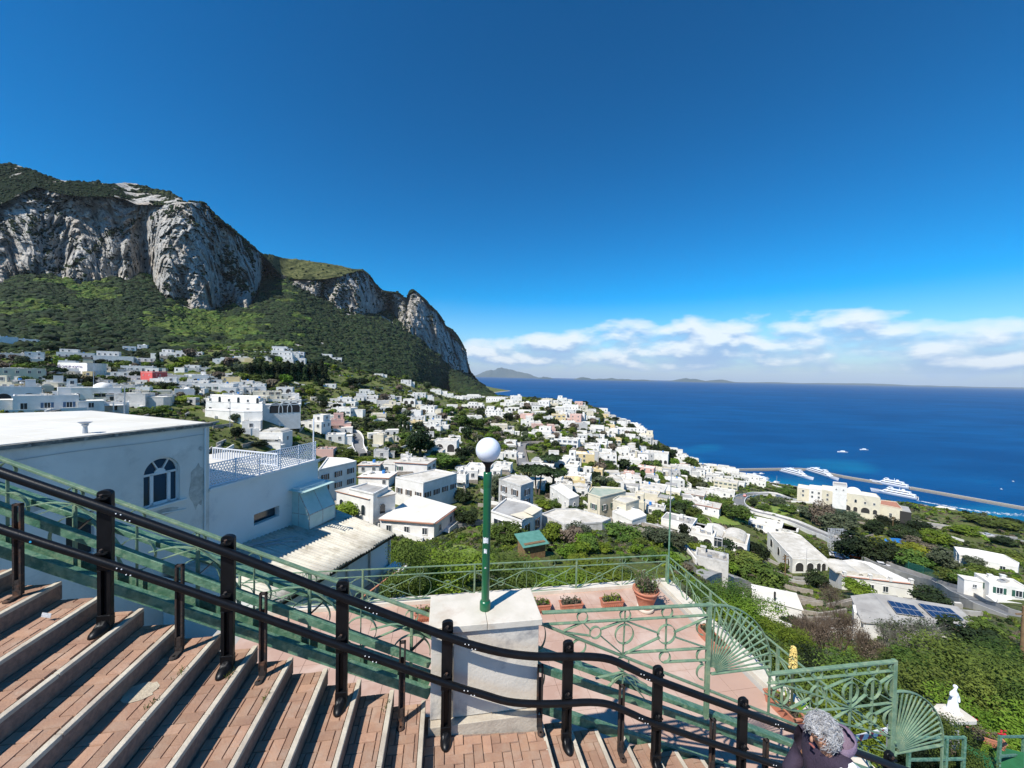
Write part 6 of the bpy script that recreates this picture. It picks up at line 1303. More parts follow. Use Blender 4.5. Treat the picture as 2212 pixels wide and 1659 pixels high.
# ---------------------------------------------------------------- terrace
TZ = -5.42
m_ter = pmat('terrace_paving', (.46, .30, .225), (.42, .27, .205), 1.2, .85, .12, 40., dirt=(.60, .47, .39), dscale=1.1, coord='World', dl=.45, dh=.75)
b = MB(); add_lbox(b, -4.6, 5.95, 3.86, 9.36, TZ - 4.5, TZ); terr = tag(b.build('terrace', [m_conc], None, tuple(ORI)), kind='structure')
tt_ = MB(); k = 0
for i in range(19):
    for j in range(9):
        s0, o0 = -4.0 + i * .5, 4.2 + j * .55
        t_ = MB(); add_lbox(t_, s0 + .003, s0 + .497, o0 + .003, o0 + .547, TZ, TZ + .02); e = t_.build('floor_slab', [m_ter], terr)
b = MB(); add_lbox(b, -4.6, 5.95, 9.15, 9.36, TZ, TZ + .1); tag(b.build('kerb', [m_marb], terr))
b = MB(); add_lbox(b, 5.62, 5.95, 3.9, 9.15, TZ, TZ + .1); tag(b.build('kerb', [m_marb], terr))
# ---------------------------------------------------------------- pillar
pil = empty('pillar', L(.43, 3.95, -3.5), 'square marble-clad pillar carrying the green lamp beside the landing', 'pillar'); PO = pil.location
def lpart(name, boxes, mat, root, bev=0.):
    b = MB()
    for bx in boxes: add_lbox(b, *bx)
    for k in range(len(b.v)): b.v[k] = tuple(Vector(b.v[k]) + ORI - root.location)
    o = b.build(name, [mat], root)
    return bevel(o, bev) if bev else o
lpart('shaft', [(-.085, .95, 3.74, 4.2, -3.55, -2.49)], m_marb2, pil, .004)
lpart('side_facing', [(-.098, .10, 3.722, 4.1, -3.34, -2.50)], m_marb2, pil, .004); lpart('front_facing', [(.118, .962, 3.722, 3.74, -3.34, -2.50)], m_marb2, pil, .003)
lpart('cap_slab', [(-.125, .437, 3.69, 4.24, -2.485, -2.42)], m_marb, pil, .005); lpart('cap_slab', [(.441, .99, 3.69, 4.24, -2.487, -2.422)], m_marb, pil, .005)
lpart('plinth', [(-.115, .98, 3.65, 3.76, -3.56, -3.35)], m_trav, pil, .006)
# ---------------------------------------------------------------- lamp
LP = L(.438, 3.93, -2.42); lamp = empty('street_lamp', LP, 'green lamp post with white globe standing on the marble pillar', 'street lamp')
b = MB(); b.tube([(0, 0, .08), (0, 0, 1.42)], .0405, 24); post = b.build('post', [m_lgrn], lamp)
b = MB(); b.lathe([(.056, 0), (.056, .075), (.05, .088), (.041, .094)], 24); b.build('base_collar', [m_lgrn], lamp)
b = MB(); b.lathe([(.0425, 1.28), (.0445, 1.29), (.0445, 1.41), (.042, 1.425), (.02, 1.43)], 24); b.build('sleeve', [m_lgrn], lamp)
b = MB(); b.lathe([(.028, 1.42), (.028, 1.475), (.036, 1.50), (.06, 1.525), (.062, 1.545), (.03, 1.55)], 24); b.build('globe_holder', [m_blk], lamp)
m_globe = bpy.data.materials.new('opal_globe'); m_globe.use_nodes = True; gb = m_globe.node_tree.nodes['Principled BSDF']; gb.inputs['Base Color'].default_value = (.74, .75, .78, 1); gb.inputs['Roughness'].default_value = .22; gb.inputs['Subsurface Weight'].default_value = .6; gb.inputs['Subsurface Radius'].default_value = (.08, .08, .08); gb.inputs['Subsurface Scale'].default_value = 1.
bm = bmesh.new(); bmesh.ops.create_uvsphere(bm, u_segments=48, v_segments=24, radius=.128); me = bpy.data.meshes.new('globe'); bm.to_mesh(me); bm.free(); me.polygons.foreach_set('use_smooth', [True] * len(me.polygons)); me.materials.append(m_globe)
link('globe', me, lamp, (0, 0, 1.655))
m_stick = pmat('torn_sticker', (.75, .75, .74), (.50, .52, .52), 60., .7, coord='World')
def sticker(zc, h, w, seed, nm='sticker'):
    r = random.Random(seed); b = MB(); n = 9; a0 = -math.pi / 2 - .15; vs = []
    for k in range(n + 1):
        a = a0 + (k / n - .5) * w; e = .006 * r.uniform(-1, 1)
        vs += [(.0412 * math.cos(a), .0412 * math.sin(a), zc - h / 2 + e - .006 * r.random() * (k in (0, n))), (.0412 * math.cos(a), .0412 * math.sin(a), zc + h / 2 + .008 * r.uniform(-1, 1))]
    b.add(vs, [(2 * k, 2 * k + 2, 2 * k + 3, 2 * k + 1) for k in range(n)]); return b.build(nm, [m_stick], lamp)
zs_ = [on_o(1047, y_, 3.9)[1] + 2.42 for y_ in (1167, 1190, 1226)]
sticker(zs_[0], .058, 1.4, 1); sticker(zs_[1], .045, .8, 2); sticker(zs_[2], .008, .5, 3)
# ---------------------------------------------------------------- black double handrail
RO = 3.55
RT = [(-6.2, .48), (-4.5, -.295), (-3.353, -.818), (-2.646, -1.131), (-1.768, -1.535), (-.866, -1.978), (.046, -2.415), (.36, -2.548), (.62, -2.632), (.9, -2.69), (1.203, -2.722), (1.45, -2.75), (1.66, -2.80), (1.9, -2.925), (2.157, -3.059), (3.148, -3.508), (4.089, -3.93), (5.5, -4.56), (6.5, -5.0)]
def spl2(P): 
    q = spline([(a, b_) for a, b_ in P], .07); return q
def sweep(name, pts, wd, ht, rad, mat, root, o_):
    pr = []; n = 5
    for cx_, cy_, a0 in ((wd / 2 - rad, ht / 2 - rad, 0), (-wd / 2 + rad, ht / 2 - rad, 90), (-wd / 2 + rad, -ht / 2 + rad, 180), (wd / 2 - rad, -ht / 2 + rad, 270)):
        for k in range(n): a = R_(a0 + 90 * k / (n - 1)); pr.append((cx_ + rad * math.cos(a), cy_ + rad * math.sin(a)))
    V = []; t = np.gradient(pts, axis=0); t /= np.linalg.norm(t, axis=1, keepdims=True)
    for (s, z), (ts, tz) in zip(pts, t):
        for a, h in pr: V.append(L(s - tz * h, o_ + a, z + ts * h) - root.location)
    m = len(pr); nq = len(pts); i = np.arange(nq - 1)[:, None] * m; k = np.arange(m)[None, :]
    Fq = np.stack([i + k, i + (k + 1) % m, i + m + (k + 1) % m, i + m + k], -1).reshape(-1, 4)
    me = npmesh(name, np.array([v[:] for v in V]), Fq, [mat], True); return link(name, me, root)
hr = empty('handrail', L(.05, RO, -3.4), 'black steel handrail with two rails and flat posts running down the stairs', 'handrail')
top_pts = spl2(RT); sweep('top_rail', top_pts, .058, .070, .026, m_blk, hr, RO)
low_pts = spl2([(a + .01, b_ - (.447 if a < .6 else .47 if a < 1.3 else .462)) for a, b_ in RT]); sweep('lower_rail', low_pts, .052, .062, .023, m_blk, hr, RO + .005)
def zi(P, s): return float(np.interp(s, P[:, 0], P[:, 1]))
def ztread(s):
    if s < -.147: i = int((-.147 - s) / LEFT_P); return tread(i)[2]
    if s < 1.03: return ZL - .11 * (s + .147) / 1.177
    return -3.52 - RR * (int((s - 1.03) / RP) + 1)
m_wh = pmat('screw_head', (.75, .75, .75), None, rough=.4)
PS = [-4.55, -3.62, -2.706, -1.806, -.881, .053, 1.24, 2.217, 3.232, 4.25, 5.2]
for n_, s in enumerate(PS):
    zt, zb = zi(top_pts, s) + .115, ztread(s); pr = empty('x', (0, 0, 0), None, None); bpy.data.objects.remove(pr)
    b = MB(); oc = RO + .063
    def lb(s0, s1, o0, o1, z0, z1, mi=0):
        add_lbox(b, s0, s1, o0, o1, z0, z1, mi)
    zl = zi(low_pts, s)
    lb(s - .052, s + .052, oc - .018, oc + .022, zl - .10, zt - .03)
    # rounded head
    hd = [(s + .052 * math.cos(a), zt - .03 + .03 * math.sin(a)) for a in np.linspace(0, math.pi, 9)]; v0 = [L(a, oc - .018, z) - ORI for a, z in hd]; v1 = [L(a, oc + .022, z) - ORI for a, z in hd]; m = len(hd)
    b.add(v0 + v1, [tuple(range(m)), tuple(range(2 * m - 1, m - 1, -1))] + [(k + 1, k, m + k, m + k + 1) for k in range(m - 1)])
    for sg in (-1, 1): lb(s + sg * .034 - .014, s + sg * .034 + .014, oc - .02, oc + .02, zb + .02, zl - .10)
    lb(s - .02, s + .02, oc + .008, oc + .02, zb + .02, zl - .10); lb(s - .05, s + .05, oc - .024, oc + .024, zb + .03, zb + .12)
    for k in range(len(b.v)): b.v[k] = tuple(Vector(b.v[k]) + ORI - hr.location)
    po = b.build('post', [m_blk], hr); bevel(po, .004)
    # shoe
    bm = bmesh.new(); bmesh.ops.create_uvsphere(bm, u_segments=20, v_segments=10, radius=1.)
    for v in bm.verts: v.co = Vector((v.co.x * .052, v.co.y * .098, max(v.co.z, -.05) * (.05 + .03 * (v.co.y > 0)) ))
    me = bpy.data.meshes.new('shoe'); bm.to_mesh(me); bm.free(); me.polygons.foreach_set('use_smooth', [True] * len(me.polygons)); me.materials.append(m_blk); link('shoe', me, hr, L(s, oc - .05, zb + .004) - hr.location, AST)
    for zz_ in (zi(top_pts, s), zi(low_pts, s)):
        b = MB(); b.box((0, .0, .053), (.075, .05, .012), mi=0); b.tube([(0, 0, .055), (0, -.01, .085)], .011, 8, mi=1); b.tube([(-.03, .0, .05), (0, .03, .075)], .006, 6, mi=0); b.build('bracket', [m_blk, m_rust], hr, L(s, oc - .035, zz_) - hr.location, AST)
for s in (-2.52, -.62, .26, 2.02, 3.6):
    for P_, ro in ((top_pts, RO - .0295), (low_pts, RO - .0215)):
        for k, (ds, dz) in enumerate(((-.045, .008), (-.012, .013), (.02, -.018), (.05, -.012))):
            b = MB(); b.lathe([(.0055, 0), (.005, .003), (.002, .004)], 8); o = b.build('screw', [m_wh], hr, L(s + ds, ro, zi(P_, s + ds) + dz) - hr.location); o.rotation_euler = (R_(90), 0, AST)
b = MB(); b.box((0, 0, 0), (.062, .004, .034), mi=0); o = b.build('paper_scrap', [m_stick], hr, L(*(lambda q: (q[0], RO - .026, q[1]))(on_o(97, 1331, RO - .037))) - hr.location, AST); o.rotation_euler = (0, R_(14), AST)
b = MB(); b.lathe([(.008, 0), (.008, .003)], 12); o = b.build('blue_sticker', [pmat('blue_sticker', (.03, .35, .60), None, rough=.5)], hr, L(*(lambda q: (q[0], RO - .023, q[1]))(on_o(62, 1172, RO - .036))) - hr.location); o.rotation_euler = (R_(90), 0, AST)
# old rusty stanchions left over between the posts
SHT = [(-4.15, 0), (-3.34, 0), (-2.2, -1.658), (-1.55, -1.948), (-.358, -2.496), (.972, -2.866), (1.845, -3.168), (2.91, -3.665), (3.58, -3.985), (4.5, 0)]
for k, (s, zt) in enumerate(SHT):
    if zt == 0: zt = zi(low_pts, s) + .17
    zb = ztread(s) if s != .972 else -3.5; root = empty('stanchion', L(s, 3.66, zb), f"short rusty slotted iron stanchion, {ORD[k]} from left behind the lower black rail", 'stanchion', 'rusty stanchions along the stairs')
    h = zt - zb; b = MB(); 
    for sg in (-1, 1): b.box((sg * .022, 0, h / 2 + .03), (.014, .03, h - .06))
    b.box((0, 0, h - .008), (.058, .03, .016)); b.box((0, .012, h * .42), (.058, .006, h * .75)); b.box((0, .0, .08), (.056, .03, .12)); o = b.build('upright', [m_rust], root, None, AST)
    b = MB(); b.lathe([(.032, 0), (.034, .012), (.026, .018), (.01, .02)], 14, (0, -.07, 0)); b.box((0, -.04, .012), (.05, .08, .016)); b.build('foot_plate', [m_rust], root, None, AST)
# ---------------------------------------------------------------- green wrought-iron guard
GO = 4.0; gd = empty('guard_rail', L(0, GO, -3.4), 'faded green iron guard with beams, rings and fan panels along the stair edge', 'guard rail'); gl = gd.location
def gpt(s, z, o=GO): return L(s, o, z) - gl
def gz_(s): return -2.54 - .46 * s if s < .5 else -2.674 - .476 * (s - 1.054)
def zup(s): return -2.93 - .48 * s if s < .5 else -3.038 - .4454 * (s - 1.018)
def zlo(s): return -3.22 - .466 * s if s < .5 else -3.48 - .4524 * (s - 1.103)
def gbar(name, s0, z0, s1, z1, w=.03, h=.03, o=GO, mat=None):
    b = MB(); b.bar(gpt(s0, z0, o), gpt(s1, z1, o), w, h); return bevel(b.build(name, [mat or m_grn], gd), .003, 1)
def grib(name, pts, w=.03, t=.007, o=GO, closed=False, root=None, mat=None):
    r_ = root or gd; b = MB(); b.ribbon([L(s, o, z) - r_.location for s, z in pts], w, t, Uv, closed=closed); return b.build(name, [mat or m_grn], r_)
def ring(s, z, rs, rz, o=GO, w=.03, root=None, a0=0, a1=360, name='ring', t=.006):
    n = 20; cl = a1 - a0 >= 360; pts = [(s + rs * math.cos(R_(a)), z + rz * math.sin(R_(a))) for a in np.linspace(a0, a1, n + (0 if cl else 1), endpoint=not cl)]
    return grib(name, pts, w, t, o, cl, root)
gbar('top_rail', -6., gz_(-6.), -.1, gz_(-.1), .045, .022); gbar('diagonal_rail', 1.0, gz_(1.0), 7.2, gz_(7.2), .035, .022)
for nm, f_, o_, w_, h_ in (('beam', zup, 3.90, .055, .072), ('beam', zlo, 3.90, .06, .095)):
    gbar(nm, -6., f_(-6.) - h_ / 2, -.11, f_(-.11) - h_ / 2, w_, h_, o_, m_grn2); gbar(nm, .985, f_(.985) - h_ / 2, 7.2, f_(7.2) - h_ / 2, w_, h_, o_, m_grn2)
gbar('beam', -6., -2.824 + .442 * 6, -.11, -2.824 + .442 * .11, .10, .05, 4.14, m_grn2); gbar('beam', 1.05, -3.06, 7.2, -3.06 - .46 * 6.15, .10, .05, 4.14, m_grn2)
gbar('beam', -6., -3.26 + .46 * 6, -.11, -3.26 + .46 * .11, .05, .17, 4.06, m_grn2)
gbar('middle_rail', -6, gz_(-6) - .15, -.1, gz_(-.1) - .15, .03, .012); gbar('foot_rail', -6, gz_(-6) - .78, -.1, gz_(-.1) - .78, .03, .012)
for k in range(6):
    s = -5.3 + k * .975 + .12
    gbar('post', s, gz_(s), s, gz_(s) - .80, .022, .03); ring(s, gz_(s) - .075, .062, .062); ring(s + .48, gz_(s + .48) - .075, .062, .062)
    z0 = gz_(s) - .16
    for ds in (-.42, .42): grib('strap', [(s, z0), (s + ds * .5, z0 - .12 - .46 * ds * .5 * .6), (s + ds, z0 - .33 - .46 * ds)], .028)
    grib('strap', [(s - .40, z0 - .02), (s - .2, z0 + .015), (s, z0)], .028)
    ring(s, z0 - .30, .19, .19, a0=-10, a1=190, name='arch'); ring(s + .48, gz_(s + .48) - .42, .15, .15)
    gbar('strut', s - .02, z0 - .28, s + .13, z0 - .14, .05, .008, 3.98, m_blk)
    grib('strap', [(s + .48, gz_(s + .48) - .15), (s + .48, gz_(s + .48) - .78)], .026)
# panel 1, right of the pillar
def Z(f_, x, y, o=GO): return on_o(*f_(x, y), o)
def seg(f_, pts, name='strap', w=.032, t=.008): return grib(name, [Z(f_, *p) for p in pts], w, t)
def segbar(f_, p, q, name='rail', w=.035, h=.016): a_, c_ = Z(f_, *p), Z(f_, *q); return gbar(name, a_[0], a_[1], c_[0], c_[1], w, h)
segbar(z5, (1030, 555), (2200, 500), 'top_rail', .045, .022); segbar(z5, (1045, 636), (2175, 572)); segbar(z5, (1610, 832), (2175, 800)); segbar(z5, (1880, 896), (2165, 882))
def pring(f_, x, y, rx, a0=0, a1=360, k=1.): s, z = Z(f_, x, y); s2, _ = Z(f_, x + rx, y); r_ = abs(s2 - s); return ring(s, z, r_, r_ * k, a0=a0, a1=a1)
for x, y, r_ in ((1310, 585, 36), (1607, 570, 36), (1897, 552, 36), (1400, 692, 38), (1600, 703, 62), (1892, 704, 60), (1880, 862, 36), (1285, 790, 48), (1590, 905, 42)): pring(z5, x, y, r_)
for p in (((1607, 540), (1590, 845)), ((1892, 590), (1885, 830)), ((1590, 940), (1588, 1080))): seg(z5, p, 'upright', .026)
for p in (((1180, 682), (1310, 622), (1360, 670)), ((1435, 715), (1590, 845)), ((1435, 670), (1607, 606)), ((1180, 690), (1365, 715)), ((1607, 612), (1840, 698)), ((1945, 722), (2175, 800)), ((1590, 845), (1845, 725)), ((1945, 690), (2170, 590))): seg(z5, p)
for y in (655, 850, 965): pring(z5, 2150, y, 48, 95, 265)
for p in (((1590, 965), (1400, 1010)), ((1590, 965), (1760, 1060)), ((1590, 975), (1740, 1150)), ((1590, 975), (1450, 1100))): seg(z5, p)
pring(z5, 1590, 1080, 90, 10, 170)
s1_ = Z(z5, 2190, 500)[0]; z1_ = Z(z5, 2190, 500)[1]
gbar('corner_post', s1_, z1_ + .02, s1_, z1_ - 1.35, .045, .05)
ring(1.02, -2.80, .09, .16, a0=-90, a1=90); ring(1.02, -3.25, .09, .16, a0=-90, a1=90)
# fan 1
def fan(c, r, n, z_base):
    ring(c[0], c[1], r, r, a0=0, a1=92, name='fan_arc', w=.035, t=.012); b0 = ring(c[0], c[1], r * .09, r * .09, a0=0, a1=90, name='fan_hub', w=.03)
    for k in range(n):
        a = R_(4 + 84 * k / (n - 1)); b = MB(); b.bar(gpt(c[0] + .08 * r * math.cos(a), c[1] + .08 * r * math.sin(a)), gpt(c[0] + r * math.cos(a), c[1] + r * math.sin(a)), .014, .012); b.build('spoke', [m_grn], gd)
    gbar('fan_base', c[0], c[1] - .02, c[0] + r, c[1] - .02, .035, .018)
    gbar('fan_stile', c[0] + r, c[1], c[0] + r, z_base, .03, .016)
c1_ = (s1_ + .045, Z(z6, 365, 835)[1]); fan(c1_, z1_ - c1_[1] - .01, 13, gz_(c1_[0] + .8))
# panel 2
segbar(zG, (-30, 452), (1615, 285), 'top_rail', .05, .026); segbar(zG, (-30, 570), (1615, 400)); 
for x, y, rx, k in ((150, 500, 62, 1), (605, 455, 62, 1), (1040, 405, 62, 1), (1325, 385, 62, 1), (140, 720, 100, 1.1), (605, 720, 90, 1.15), (1032, 680, 95, 1.1), (1320, 640, 98, 1.1), (1300, 1020, 60, 1.)): pring(zG, x, y, rx, k=k)
for x, y, rx in ((1590, 350, 50), (1590, 610, 100), (1570, 1020, 105)): pring(zG, x, y, rx, 95, 265, 1.05)
for p in (((155, 560), (145, 900)), ((605, 520), (600, 935)), ((1045, 480), (1030, 880), (1008, 1290)), ((1325, 450), (1310, 800), (1285, 1165))): seg(zG, p, 'upright', .03)
for p in (((160, 590), (520, 690), (1030, 880)), ((1040, 490), (680, 650)), ((510, 760), (260, 890)), ((1045, 485), (1240, 600)), ((1400, 700), (1590, 810)), ((1030, 880), (1240, 705)), ((1400, 570), (1600, 440)), ((-20, 830), (270, 910), (430, 940), (1030, 880), (1590, 815)),
          ((1030, 885), (800, 1040)), ((1030, 900), (1250, 1030), (1400, 1120), (1570, 1250)), ((1100, 1120), (1260, 1040)), ((1340, 970), (1590, 840)), ((820, 1060), (1140, 1140), (1570, 1260)), ((160, 590), (30, 640)), ((-60, 700), (100, 790), (260, 900)), ((1000, 890), (1180, 1080))): seg(zG, p)
s2_, z2_ = Z(zG, 1600, 285); gbar('corner_post', s2_, z2_ + .02, s2_, z2_ - 1.35, .05, .05)
c2_ = (s2_ + .045, Z(z6, 1440, 1315)[1]); fan(c2_, .80, 15, c2_[1] - .5)
# ---------------------------------------------------------------- terrace fences
FO = 9.2; FS = 5.80
def fence(label, axis, a0, a1, posts, ztop, fixed):
    root = empty('iron_fence', L(a0, fixed, TZ) if axis == 's' else L(fixed, a0, TZ), label, 'fence')
    side = Uv if axis == 's' else Vv
    def P(a, z): return (L(a, fixed, z) if axis == 's' else L(fixed, a, z)) - root.location
    def rib(nm, pts, w=.022, t=.006, closed=False): b = MB(); b.ribbon([P(*p) for p in pts], w, t, side, closed=closed); return b.build(nm, [m_grn], root)
    def rg(a, z, r, a_0=0, a_1=360): n = 18; cl = a_1 - a_0 >= 360; return rib('ring', [(a + r * math.cos(R_(q)), z + r * math.sin(R_(q))) for q in np.linspace(a_0, a_1, n, endpoint=not cl)], closed=cl)
    zt = lambda a: ztop(a)
    for dz, h in ((0, .02), (-.165, .012), (-.74, .012)):
        b = MB(); b.bar(P(a0, zt(a0) + dz), P(a1, zt(a1) + dz), .03, h); b.build('rail', [m_grn], root)
    for a in posts: b = MB(); b.bar(P(a, zt(a)), P(a, TZ), .04, .04); b.build('post', [m_grn], root)
    pp = sorted(posts)
    for p0, p1 in zip(pp, pp[1:]):
        c = (p0 + p1) / 2; hw = (p1 - p0) / 2; z = zt(c); zm, zb = z - .45, z - .74
        rib('upright', [(c, z), (c, zb)]); rg(c, zm - .02, .26); rg(c, z - .083, .08); rg(c - hw * .5, z - .083, .08); rg(c + hw * .5, z - .083, .08); rg(c - hw * .5, zm, .09); rg(c + hw * .5, zm, .09); rg(p0 + .02, zm, .26, -90, 90); rg(p1 - .02, zm, .26, 90, 270)
        for sg in (-1, 1): rib('strap', [(c, z - .17), (c + sg * hw, zb + .02)]); rib('strap', [(c, zb), (c + sg * hw, z - .18)])
    return root
fence('green iron fence with rings along the far edge of the terrace', 's', -4.5, FS, [-4.37, -1.81, .756, 3.32, FS], lambda s: -4.555 - .014 * (s - .75), FO)
fence('green iron fence with rings along the right edge of the terrace', 'o', 3.95, FO, [4.0, 5.75, 7.5, 9.16], lambda s: -4.63, FS)
p = L(FS - .02, FO - .12, TZ); fp = empty('flagpole', p, 'tall thin green pole at the far corner of the terrace fence', 'pole'); h = on_o(1446, 1006, FO)[1] - TZ
b = MB(); b.tube([(0, 0, 0), (0, 0, h * .62)], .022, 8); b.build('lower_shaft', [m_grn2], fp); b = MB(); b.tube([(0, 0, h * .62), (0, 0, h)], [.014, .010], 8); b.build('upper_shaft', [m_metal], fp)
b = MB(); b.tube([(0, 0, h), (.18, 0, h + .02)], .004, 5); b.tube([(.0, 0, h * .97), (.12, .0, h * .9)], .004, 5); b.build('aerial', [m_metal], fp)
# ---------------------------------------------------------------- planters
m_tc = pmat('terracotta', (.50, .19, .11), (.42, .16, .095), 8., .85, .2, 40., dirt=(.56, .34, .24), dscale=9., coord='World')
m_soil = pmat('soil', (.09, .06, .04), (.05, .035, .022), 20., .95, .8, 60., coord='World')
def sprigs(root, n, w, d, h, mats, z0, seed, leaf=.03, name='plant'):
    r = random.Random(seed)
    for q, mt in enumerate(mats):
        b = MB()
        for k in range(n // len(mats)):
            x, y = r.uniform(-w, w), r.uniform(-d, d); hh = h * r.uniform(.3, 1); tx_, ty_ = x + r.uniform(-.4, .4) * hh, y + r.uniform(-.4, .4) * hh
            b.tube([(x, y, z0), ((x + tx_) / 2, (y + ty_) / 2, z0 + hh * .6), (tx_, ty_, z0 + hh)], .003, 3, cap=False)
            for j in range(5):
                f_ = r.uniform(.3, 1); c = Vector((x + (tx_ - x) * f_, y + (ty_ - y) * f_, z0 + hh * f_)); dr = Vector((r.uniform(-1, 1), r.uniform(-1, 1), r.uniform(-.2, .9))).normalized(); sd_ = dr.orthogonal().normalized() * leaf * .4; l_ = leaf * r.uniform(.7, 1.6)
                b.add([c, c + dr * l_ * .5 + sd_, c + dr * l_, c + dr * l_ * .5 - sd_], [(0, 1, 2, 3)])
        b.build(name, [mt], root)
def planter(s, o, label, W_=.52, rot=0., seed=1, mats=None, z=TZ + .02, loc=None):
    root = empty('planter', loc or L(s, o, z), label, 'planter', 'rectangular terracotta planters on the terrace', AST + rot); H_ = .19; D2 = .22
    b = MB(); w0, d0, w1, d1 = W_ * .44, D2 * .42, W_ * .5, D2 * .5
    def rg(w, d, zz): return [(-w, -d, zz), (w, -d, zz), (w, d, zz), (-w, d, zz)]
    b.add(rg(w0, d0, 0) + rg(w1 * .97, d1 * .97, H_ * .85) + rg(w1 * 1.03, d1 * 1.05, H_ * .86) + rg(w1 * 1.03, d1 * 1.05, H_) + rg(w1 * .92, d1 * .88, H_) + rg(w1 * .9, d1 * .86, H_ * .8), [(r_ * 4 + k, r_ * 4 + (k + 1) % 4, r_ * 4 + 4 + (k + 1) % 4, r_ * 4 + 4 + k) for r_ in range(5) for k in range(4)] + [(3, 2, 1, 0)]); b.build('trough', [m_tc], root)
    b = MB()
    for k in range(9):
        x = -w0 * .92 + k * w0 * 1.84 / 8
        for q in range(2): b.bar((x - .025, -(d0 + .004 + .03 * (q * .5 + .2)), .02 + q * .055), (x, -(d0 + .012 + .03 * (q * .5 + .35)), .07 + q * .055), .008, .008); b.bar((x, -(d0 + .012 + .03 * (q * .5 + .35)), .07 + q * .055), (x + .025, -(d0 + .004 + .03 * (q * .5 + .2)), .02 + q * .055), .008, .008)
    b.build('chevron_relief', [m_tc], root); b = MB(); b.box((0, 0, H_ * .84), (W_ * .9, D2 * .85, .02)); b.build('soil', [m_soil], root)
    sprigs(root, 60, W_ * .42, D2 * .36, .14, mats or [lf_dry, lf_bright], H_ * .85, seed)
    return root
planter(.0, 0, 'terracotta planter just left of the marble pillar', seed=2, loc=Vector(at_z(*z5(232, 600), CAMZ + TZ + .02)))
planter(0, 0, 'terracotta planter peeking out right behind the marble pillar', seed=3, loc=Vector(at_z(*z5(1010, 545), CAMZ + TZ + .02)))
planter(0, 0, 'terracotta planter under the far fence, left of the middle one', seed=4, loc=Vector(at_z(*z5(1230, 537), CAMZ + TZ + .02)), mats=[lf_dry, lf_olive])
planter(0, 0, 'terracotta planter under the far fence, nearest the big round pot', seed=5, loc=Vector(at_z(*z5(1512, 515), CAMZ + TZ + .02)), mats=[lf_bright, lf_olive])
planter(5.45, 6.95, 'rough planter along the right fence closest to the corner post', W_=.7, rot=R_(90), seed=6, mats=[lf_mid, lf_olive])
planter(5.5, 5.3, 'terracotta planter with sprouting plants by the right fence', W_=.6, rot=R_(90), seed=7, mats=[lf_bright, lf_dry])
planter(5.45, 4.55, 'terracotta planter at the near end of the right fence', W_=.6, rot=R_(90), seed=8, mats=[lf_bright, lf_mid])
p = Vector(at_z(*z5(1745, 535), CAMZ + TZ + .02)); pot = empty('flower_pot', p, 'big round terracotta pot with straggly plant at the terrace corner', 'flower pot')
b = MB(); b.lathe([(.17, .0), (.20, .03), (.19, .07)], 20); b.build('saucer', [m_marb], pot)
b = MB(); b.lathe([(.15, .07), (.20, .22), (.245, .36), (.26, .37), (.262, .385), (.25, .395), (.265, .44), (.30, .46), (.305, .50), (.28, .505), (.25, .46), (.1, .45)], 24); b.build('pot', [m_tc], pot)
sprigs(pot, 170, .20, .20, .42, [lf_dry, lf_olive, lf_mid], .46, 11, .04)
# flowering spike
p = L(6.15, 5.2, -5.9); fl = empty('flower_spike', p, 'tall pale yellow flower spike beyond the right fence', 'flower'); zt_ = on_o(*zG(300, 90), 5.2)[1] + 5.9
sx_ = on_o(*zG(300, 200), 5.2)[0]; fl.location = L(sx_, 5.2, -5.9)
b = MB(); b.tube([(0, 0, 0), (0, 0, zt_ - .3)], .018, 6); b.build('stalk', [lf_olive], fl); b = MB(); r = random.Random(4)
for k in range(260):
    f_ = r.random(); a = r.random() * 6.28; rr = .07 * math.sqrt(max(.02, 1 - f_ ** 1.6)); c = Vector((math.cos(a) * rr * .4, math.sin(a) * rr * .4, zt_ - .36 + f_ * .36)); d = Vector((math.cos(a), math.sin(a), -.5)).normalized() * .035; b.bar(c, c + d, .007, .007)
b.build('bloom', [pmat('pale_yellow_bloom', (.75, .58, .20), None, rough=.7)], fl)
for k in range(14):
    a = k * 2.4; b = MB(); r_ = .3 + .1 * r.random(); q = [Vector((math.cos(a) * r_ * t_, math.sin(a) * r_ * t_, .25 * t_ + .0)) for t_ in (0, .5, 1)]; s_ = Vector((-math.sin(a), math.cos(a), 0)) * .03
    b.add([q[0] - s_, q[0] + s_, q[1] + s_ * .8, q[2], q[1] - s_ * .8], [(0, 1, 2, 3, 4)]); b.build('leaf', [lf_bright], fl, (0, 0, .55))
# red and white barrier board
m_rd = pmat('barrier_red', (.50, .02, .03), None, rough=.5); Yb = 6.2
A_, B_ = Vector(at_Y(*zG(1060, 1290), Yb)), Vector(at_Y(*zG(1560, 1290), Yb + .2)); root = empty('barrier_board', A_, 'red and white striped barrier board behind the guard near the fan', 'barrier'); d_ = B_ - A_; n = 8; ang = math.atan2(d_.y, d_.x); ln = d_.length
b = MB(); b.box((ln / 2, 0, 0), (ln, .02, .10)); b.build('board', [m_frame], root, None, ang)
for k in range(4):
    x = ln * (.1 + k * .25); b = MB(); b.add([(x, -.013, -.05), (x + .09, -.013, -.05), (x + .15, -.013, .05), (x + .06, -.013, .05)], [(0, 1, 2, 3)]); b.build('stripe', [m_rd], root, None, ang)
for x in (.05, ln - .05): b = MB(); b.box((x, .03, -.4), (.03, .03, .9)); b.build('leg', [m_metal], root, None, ang)
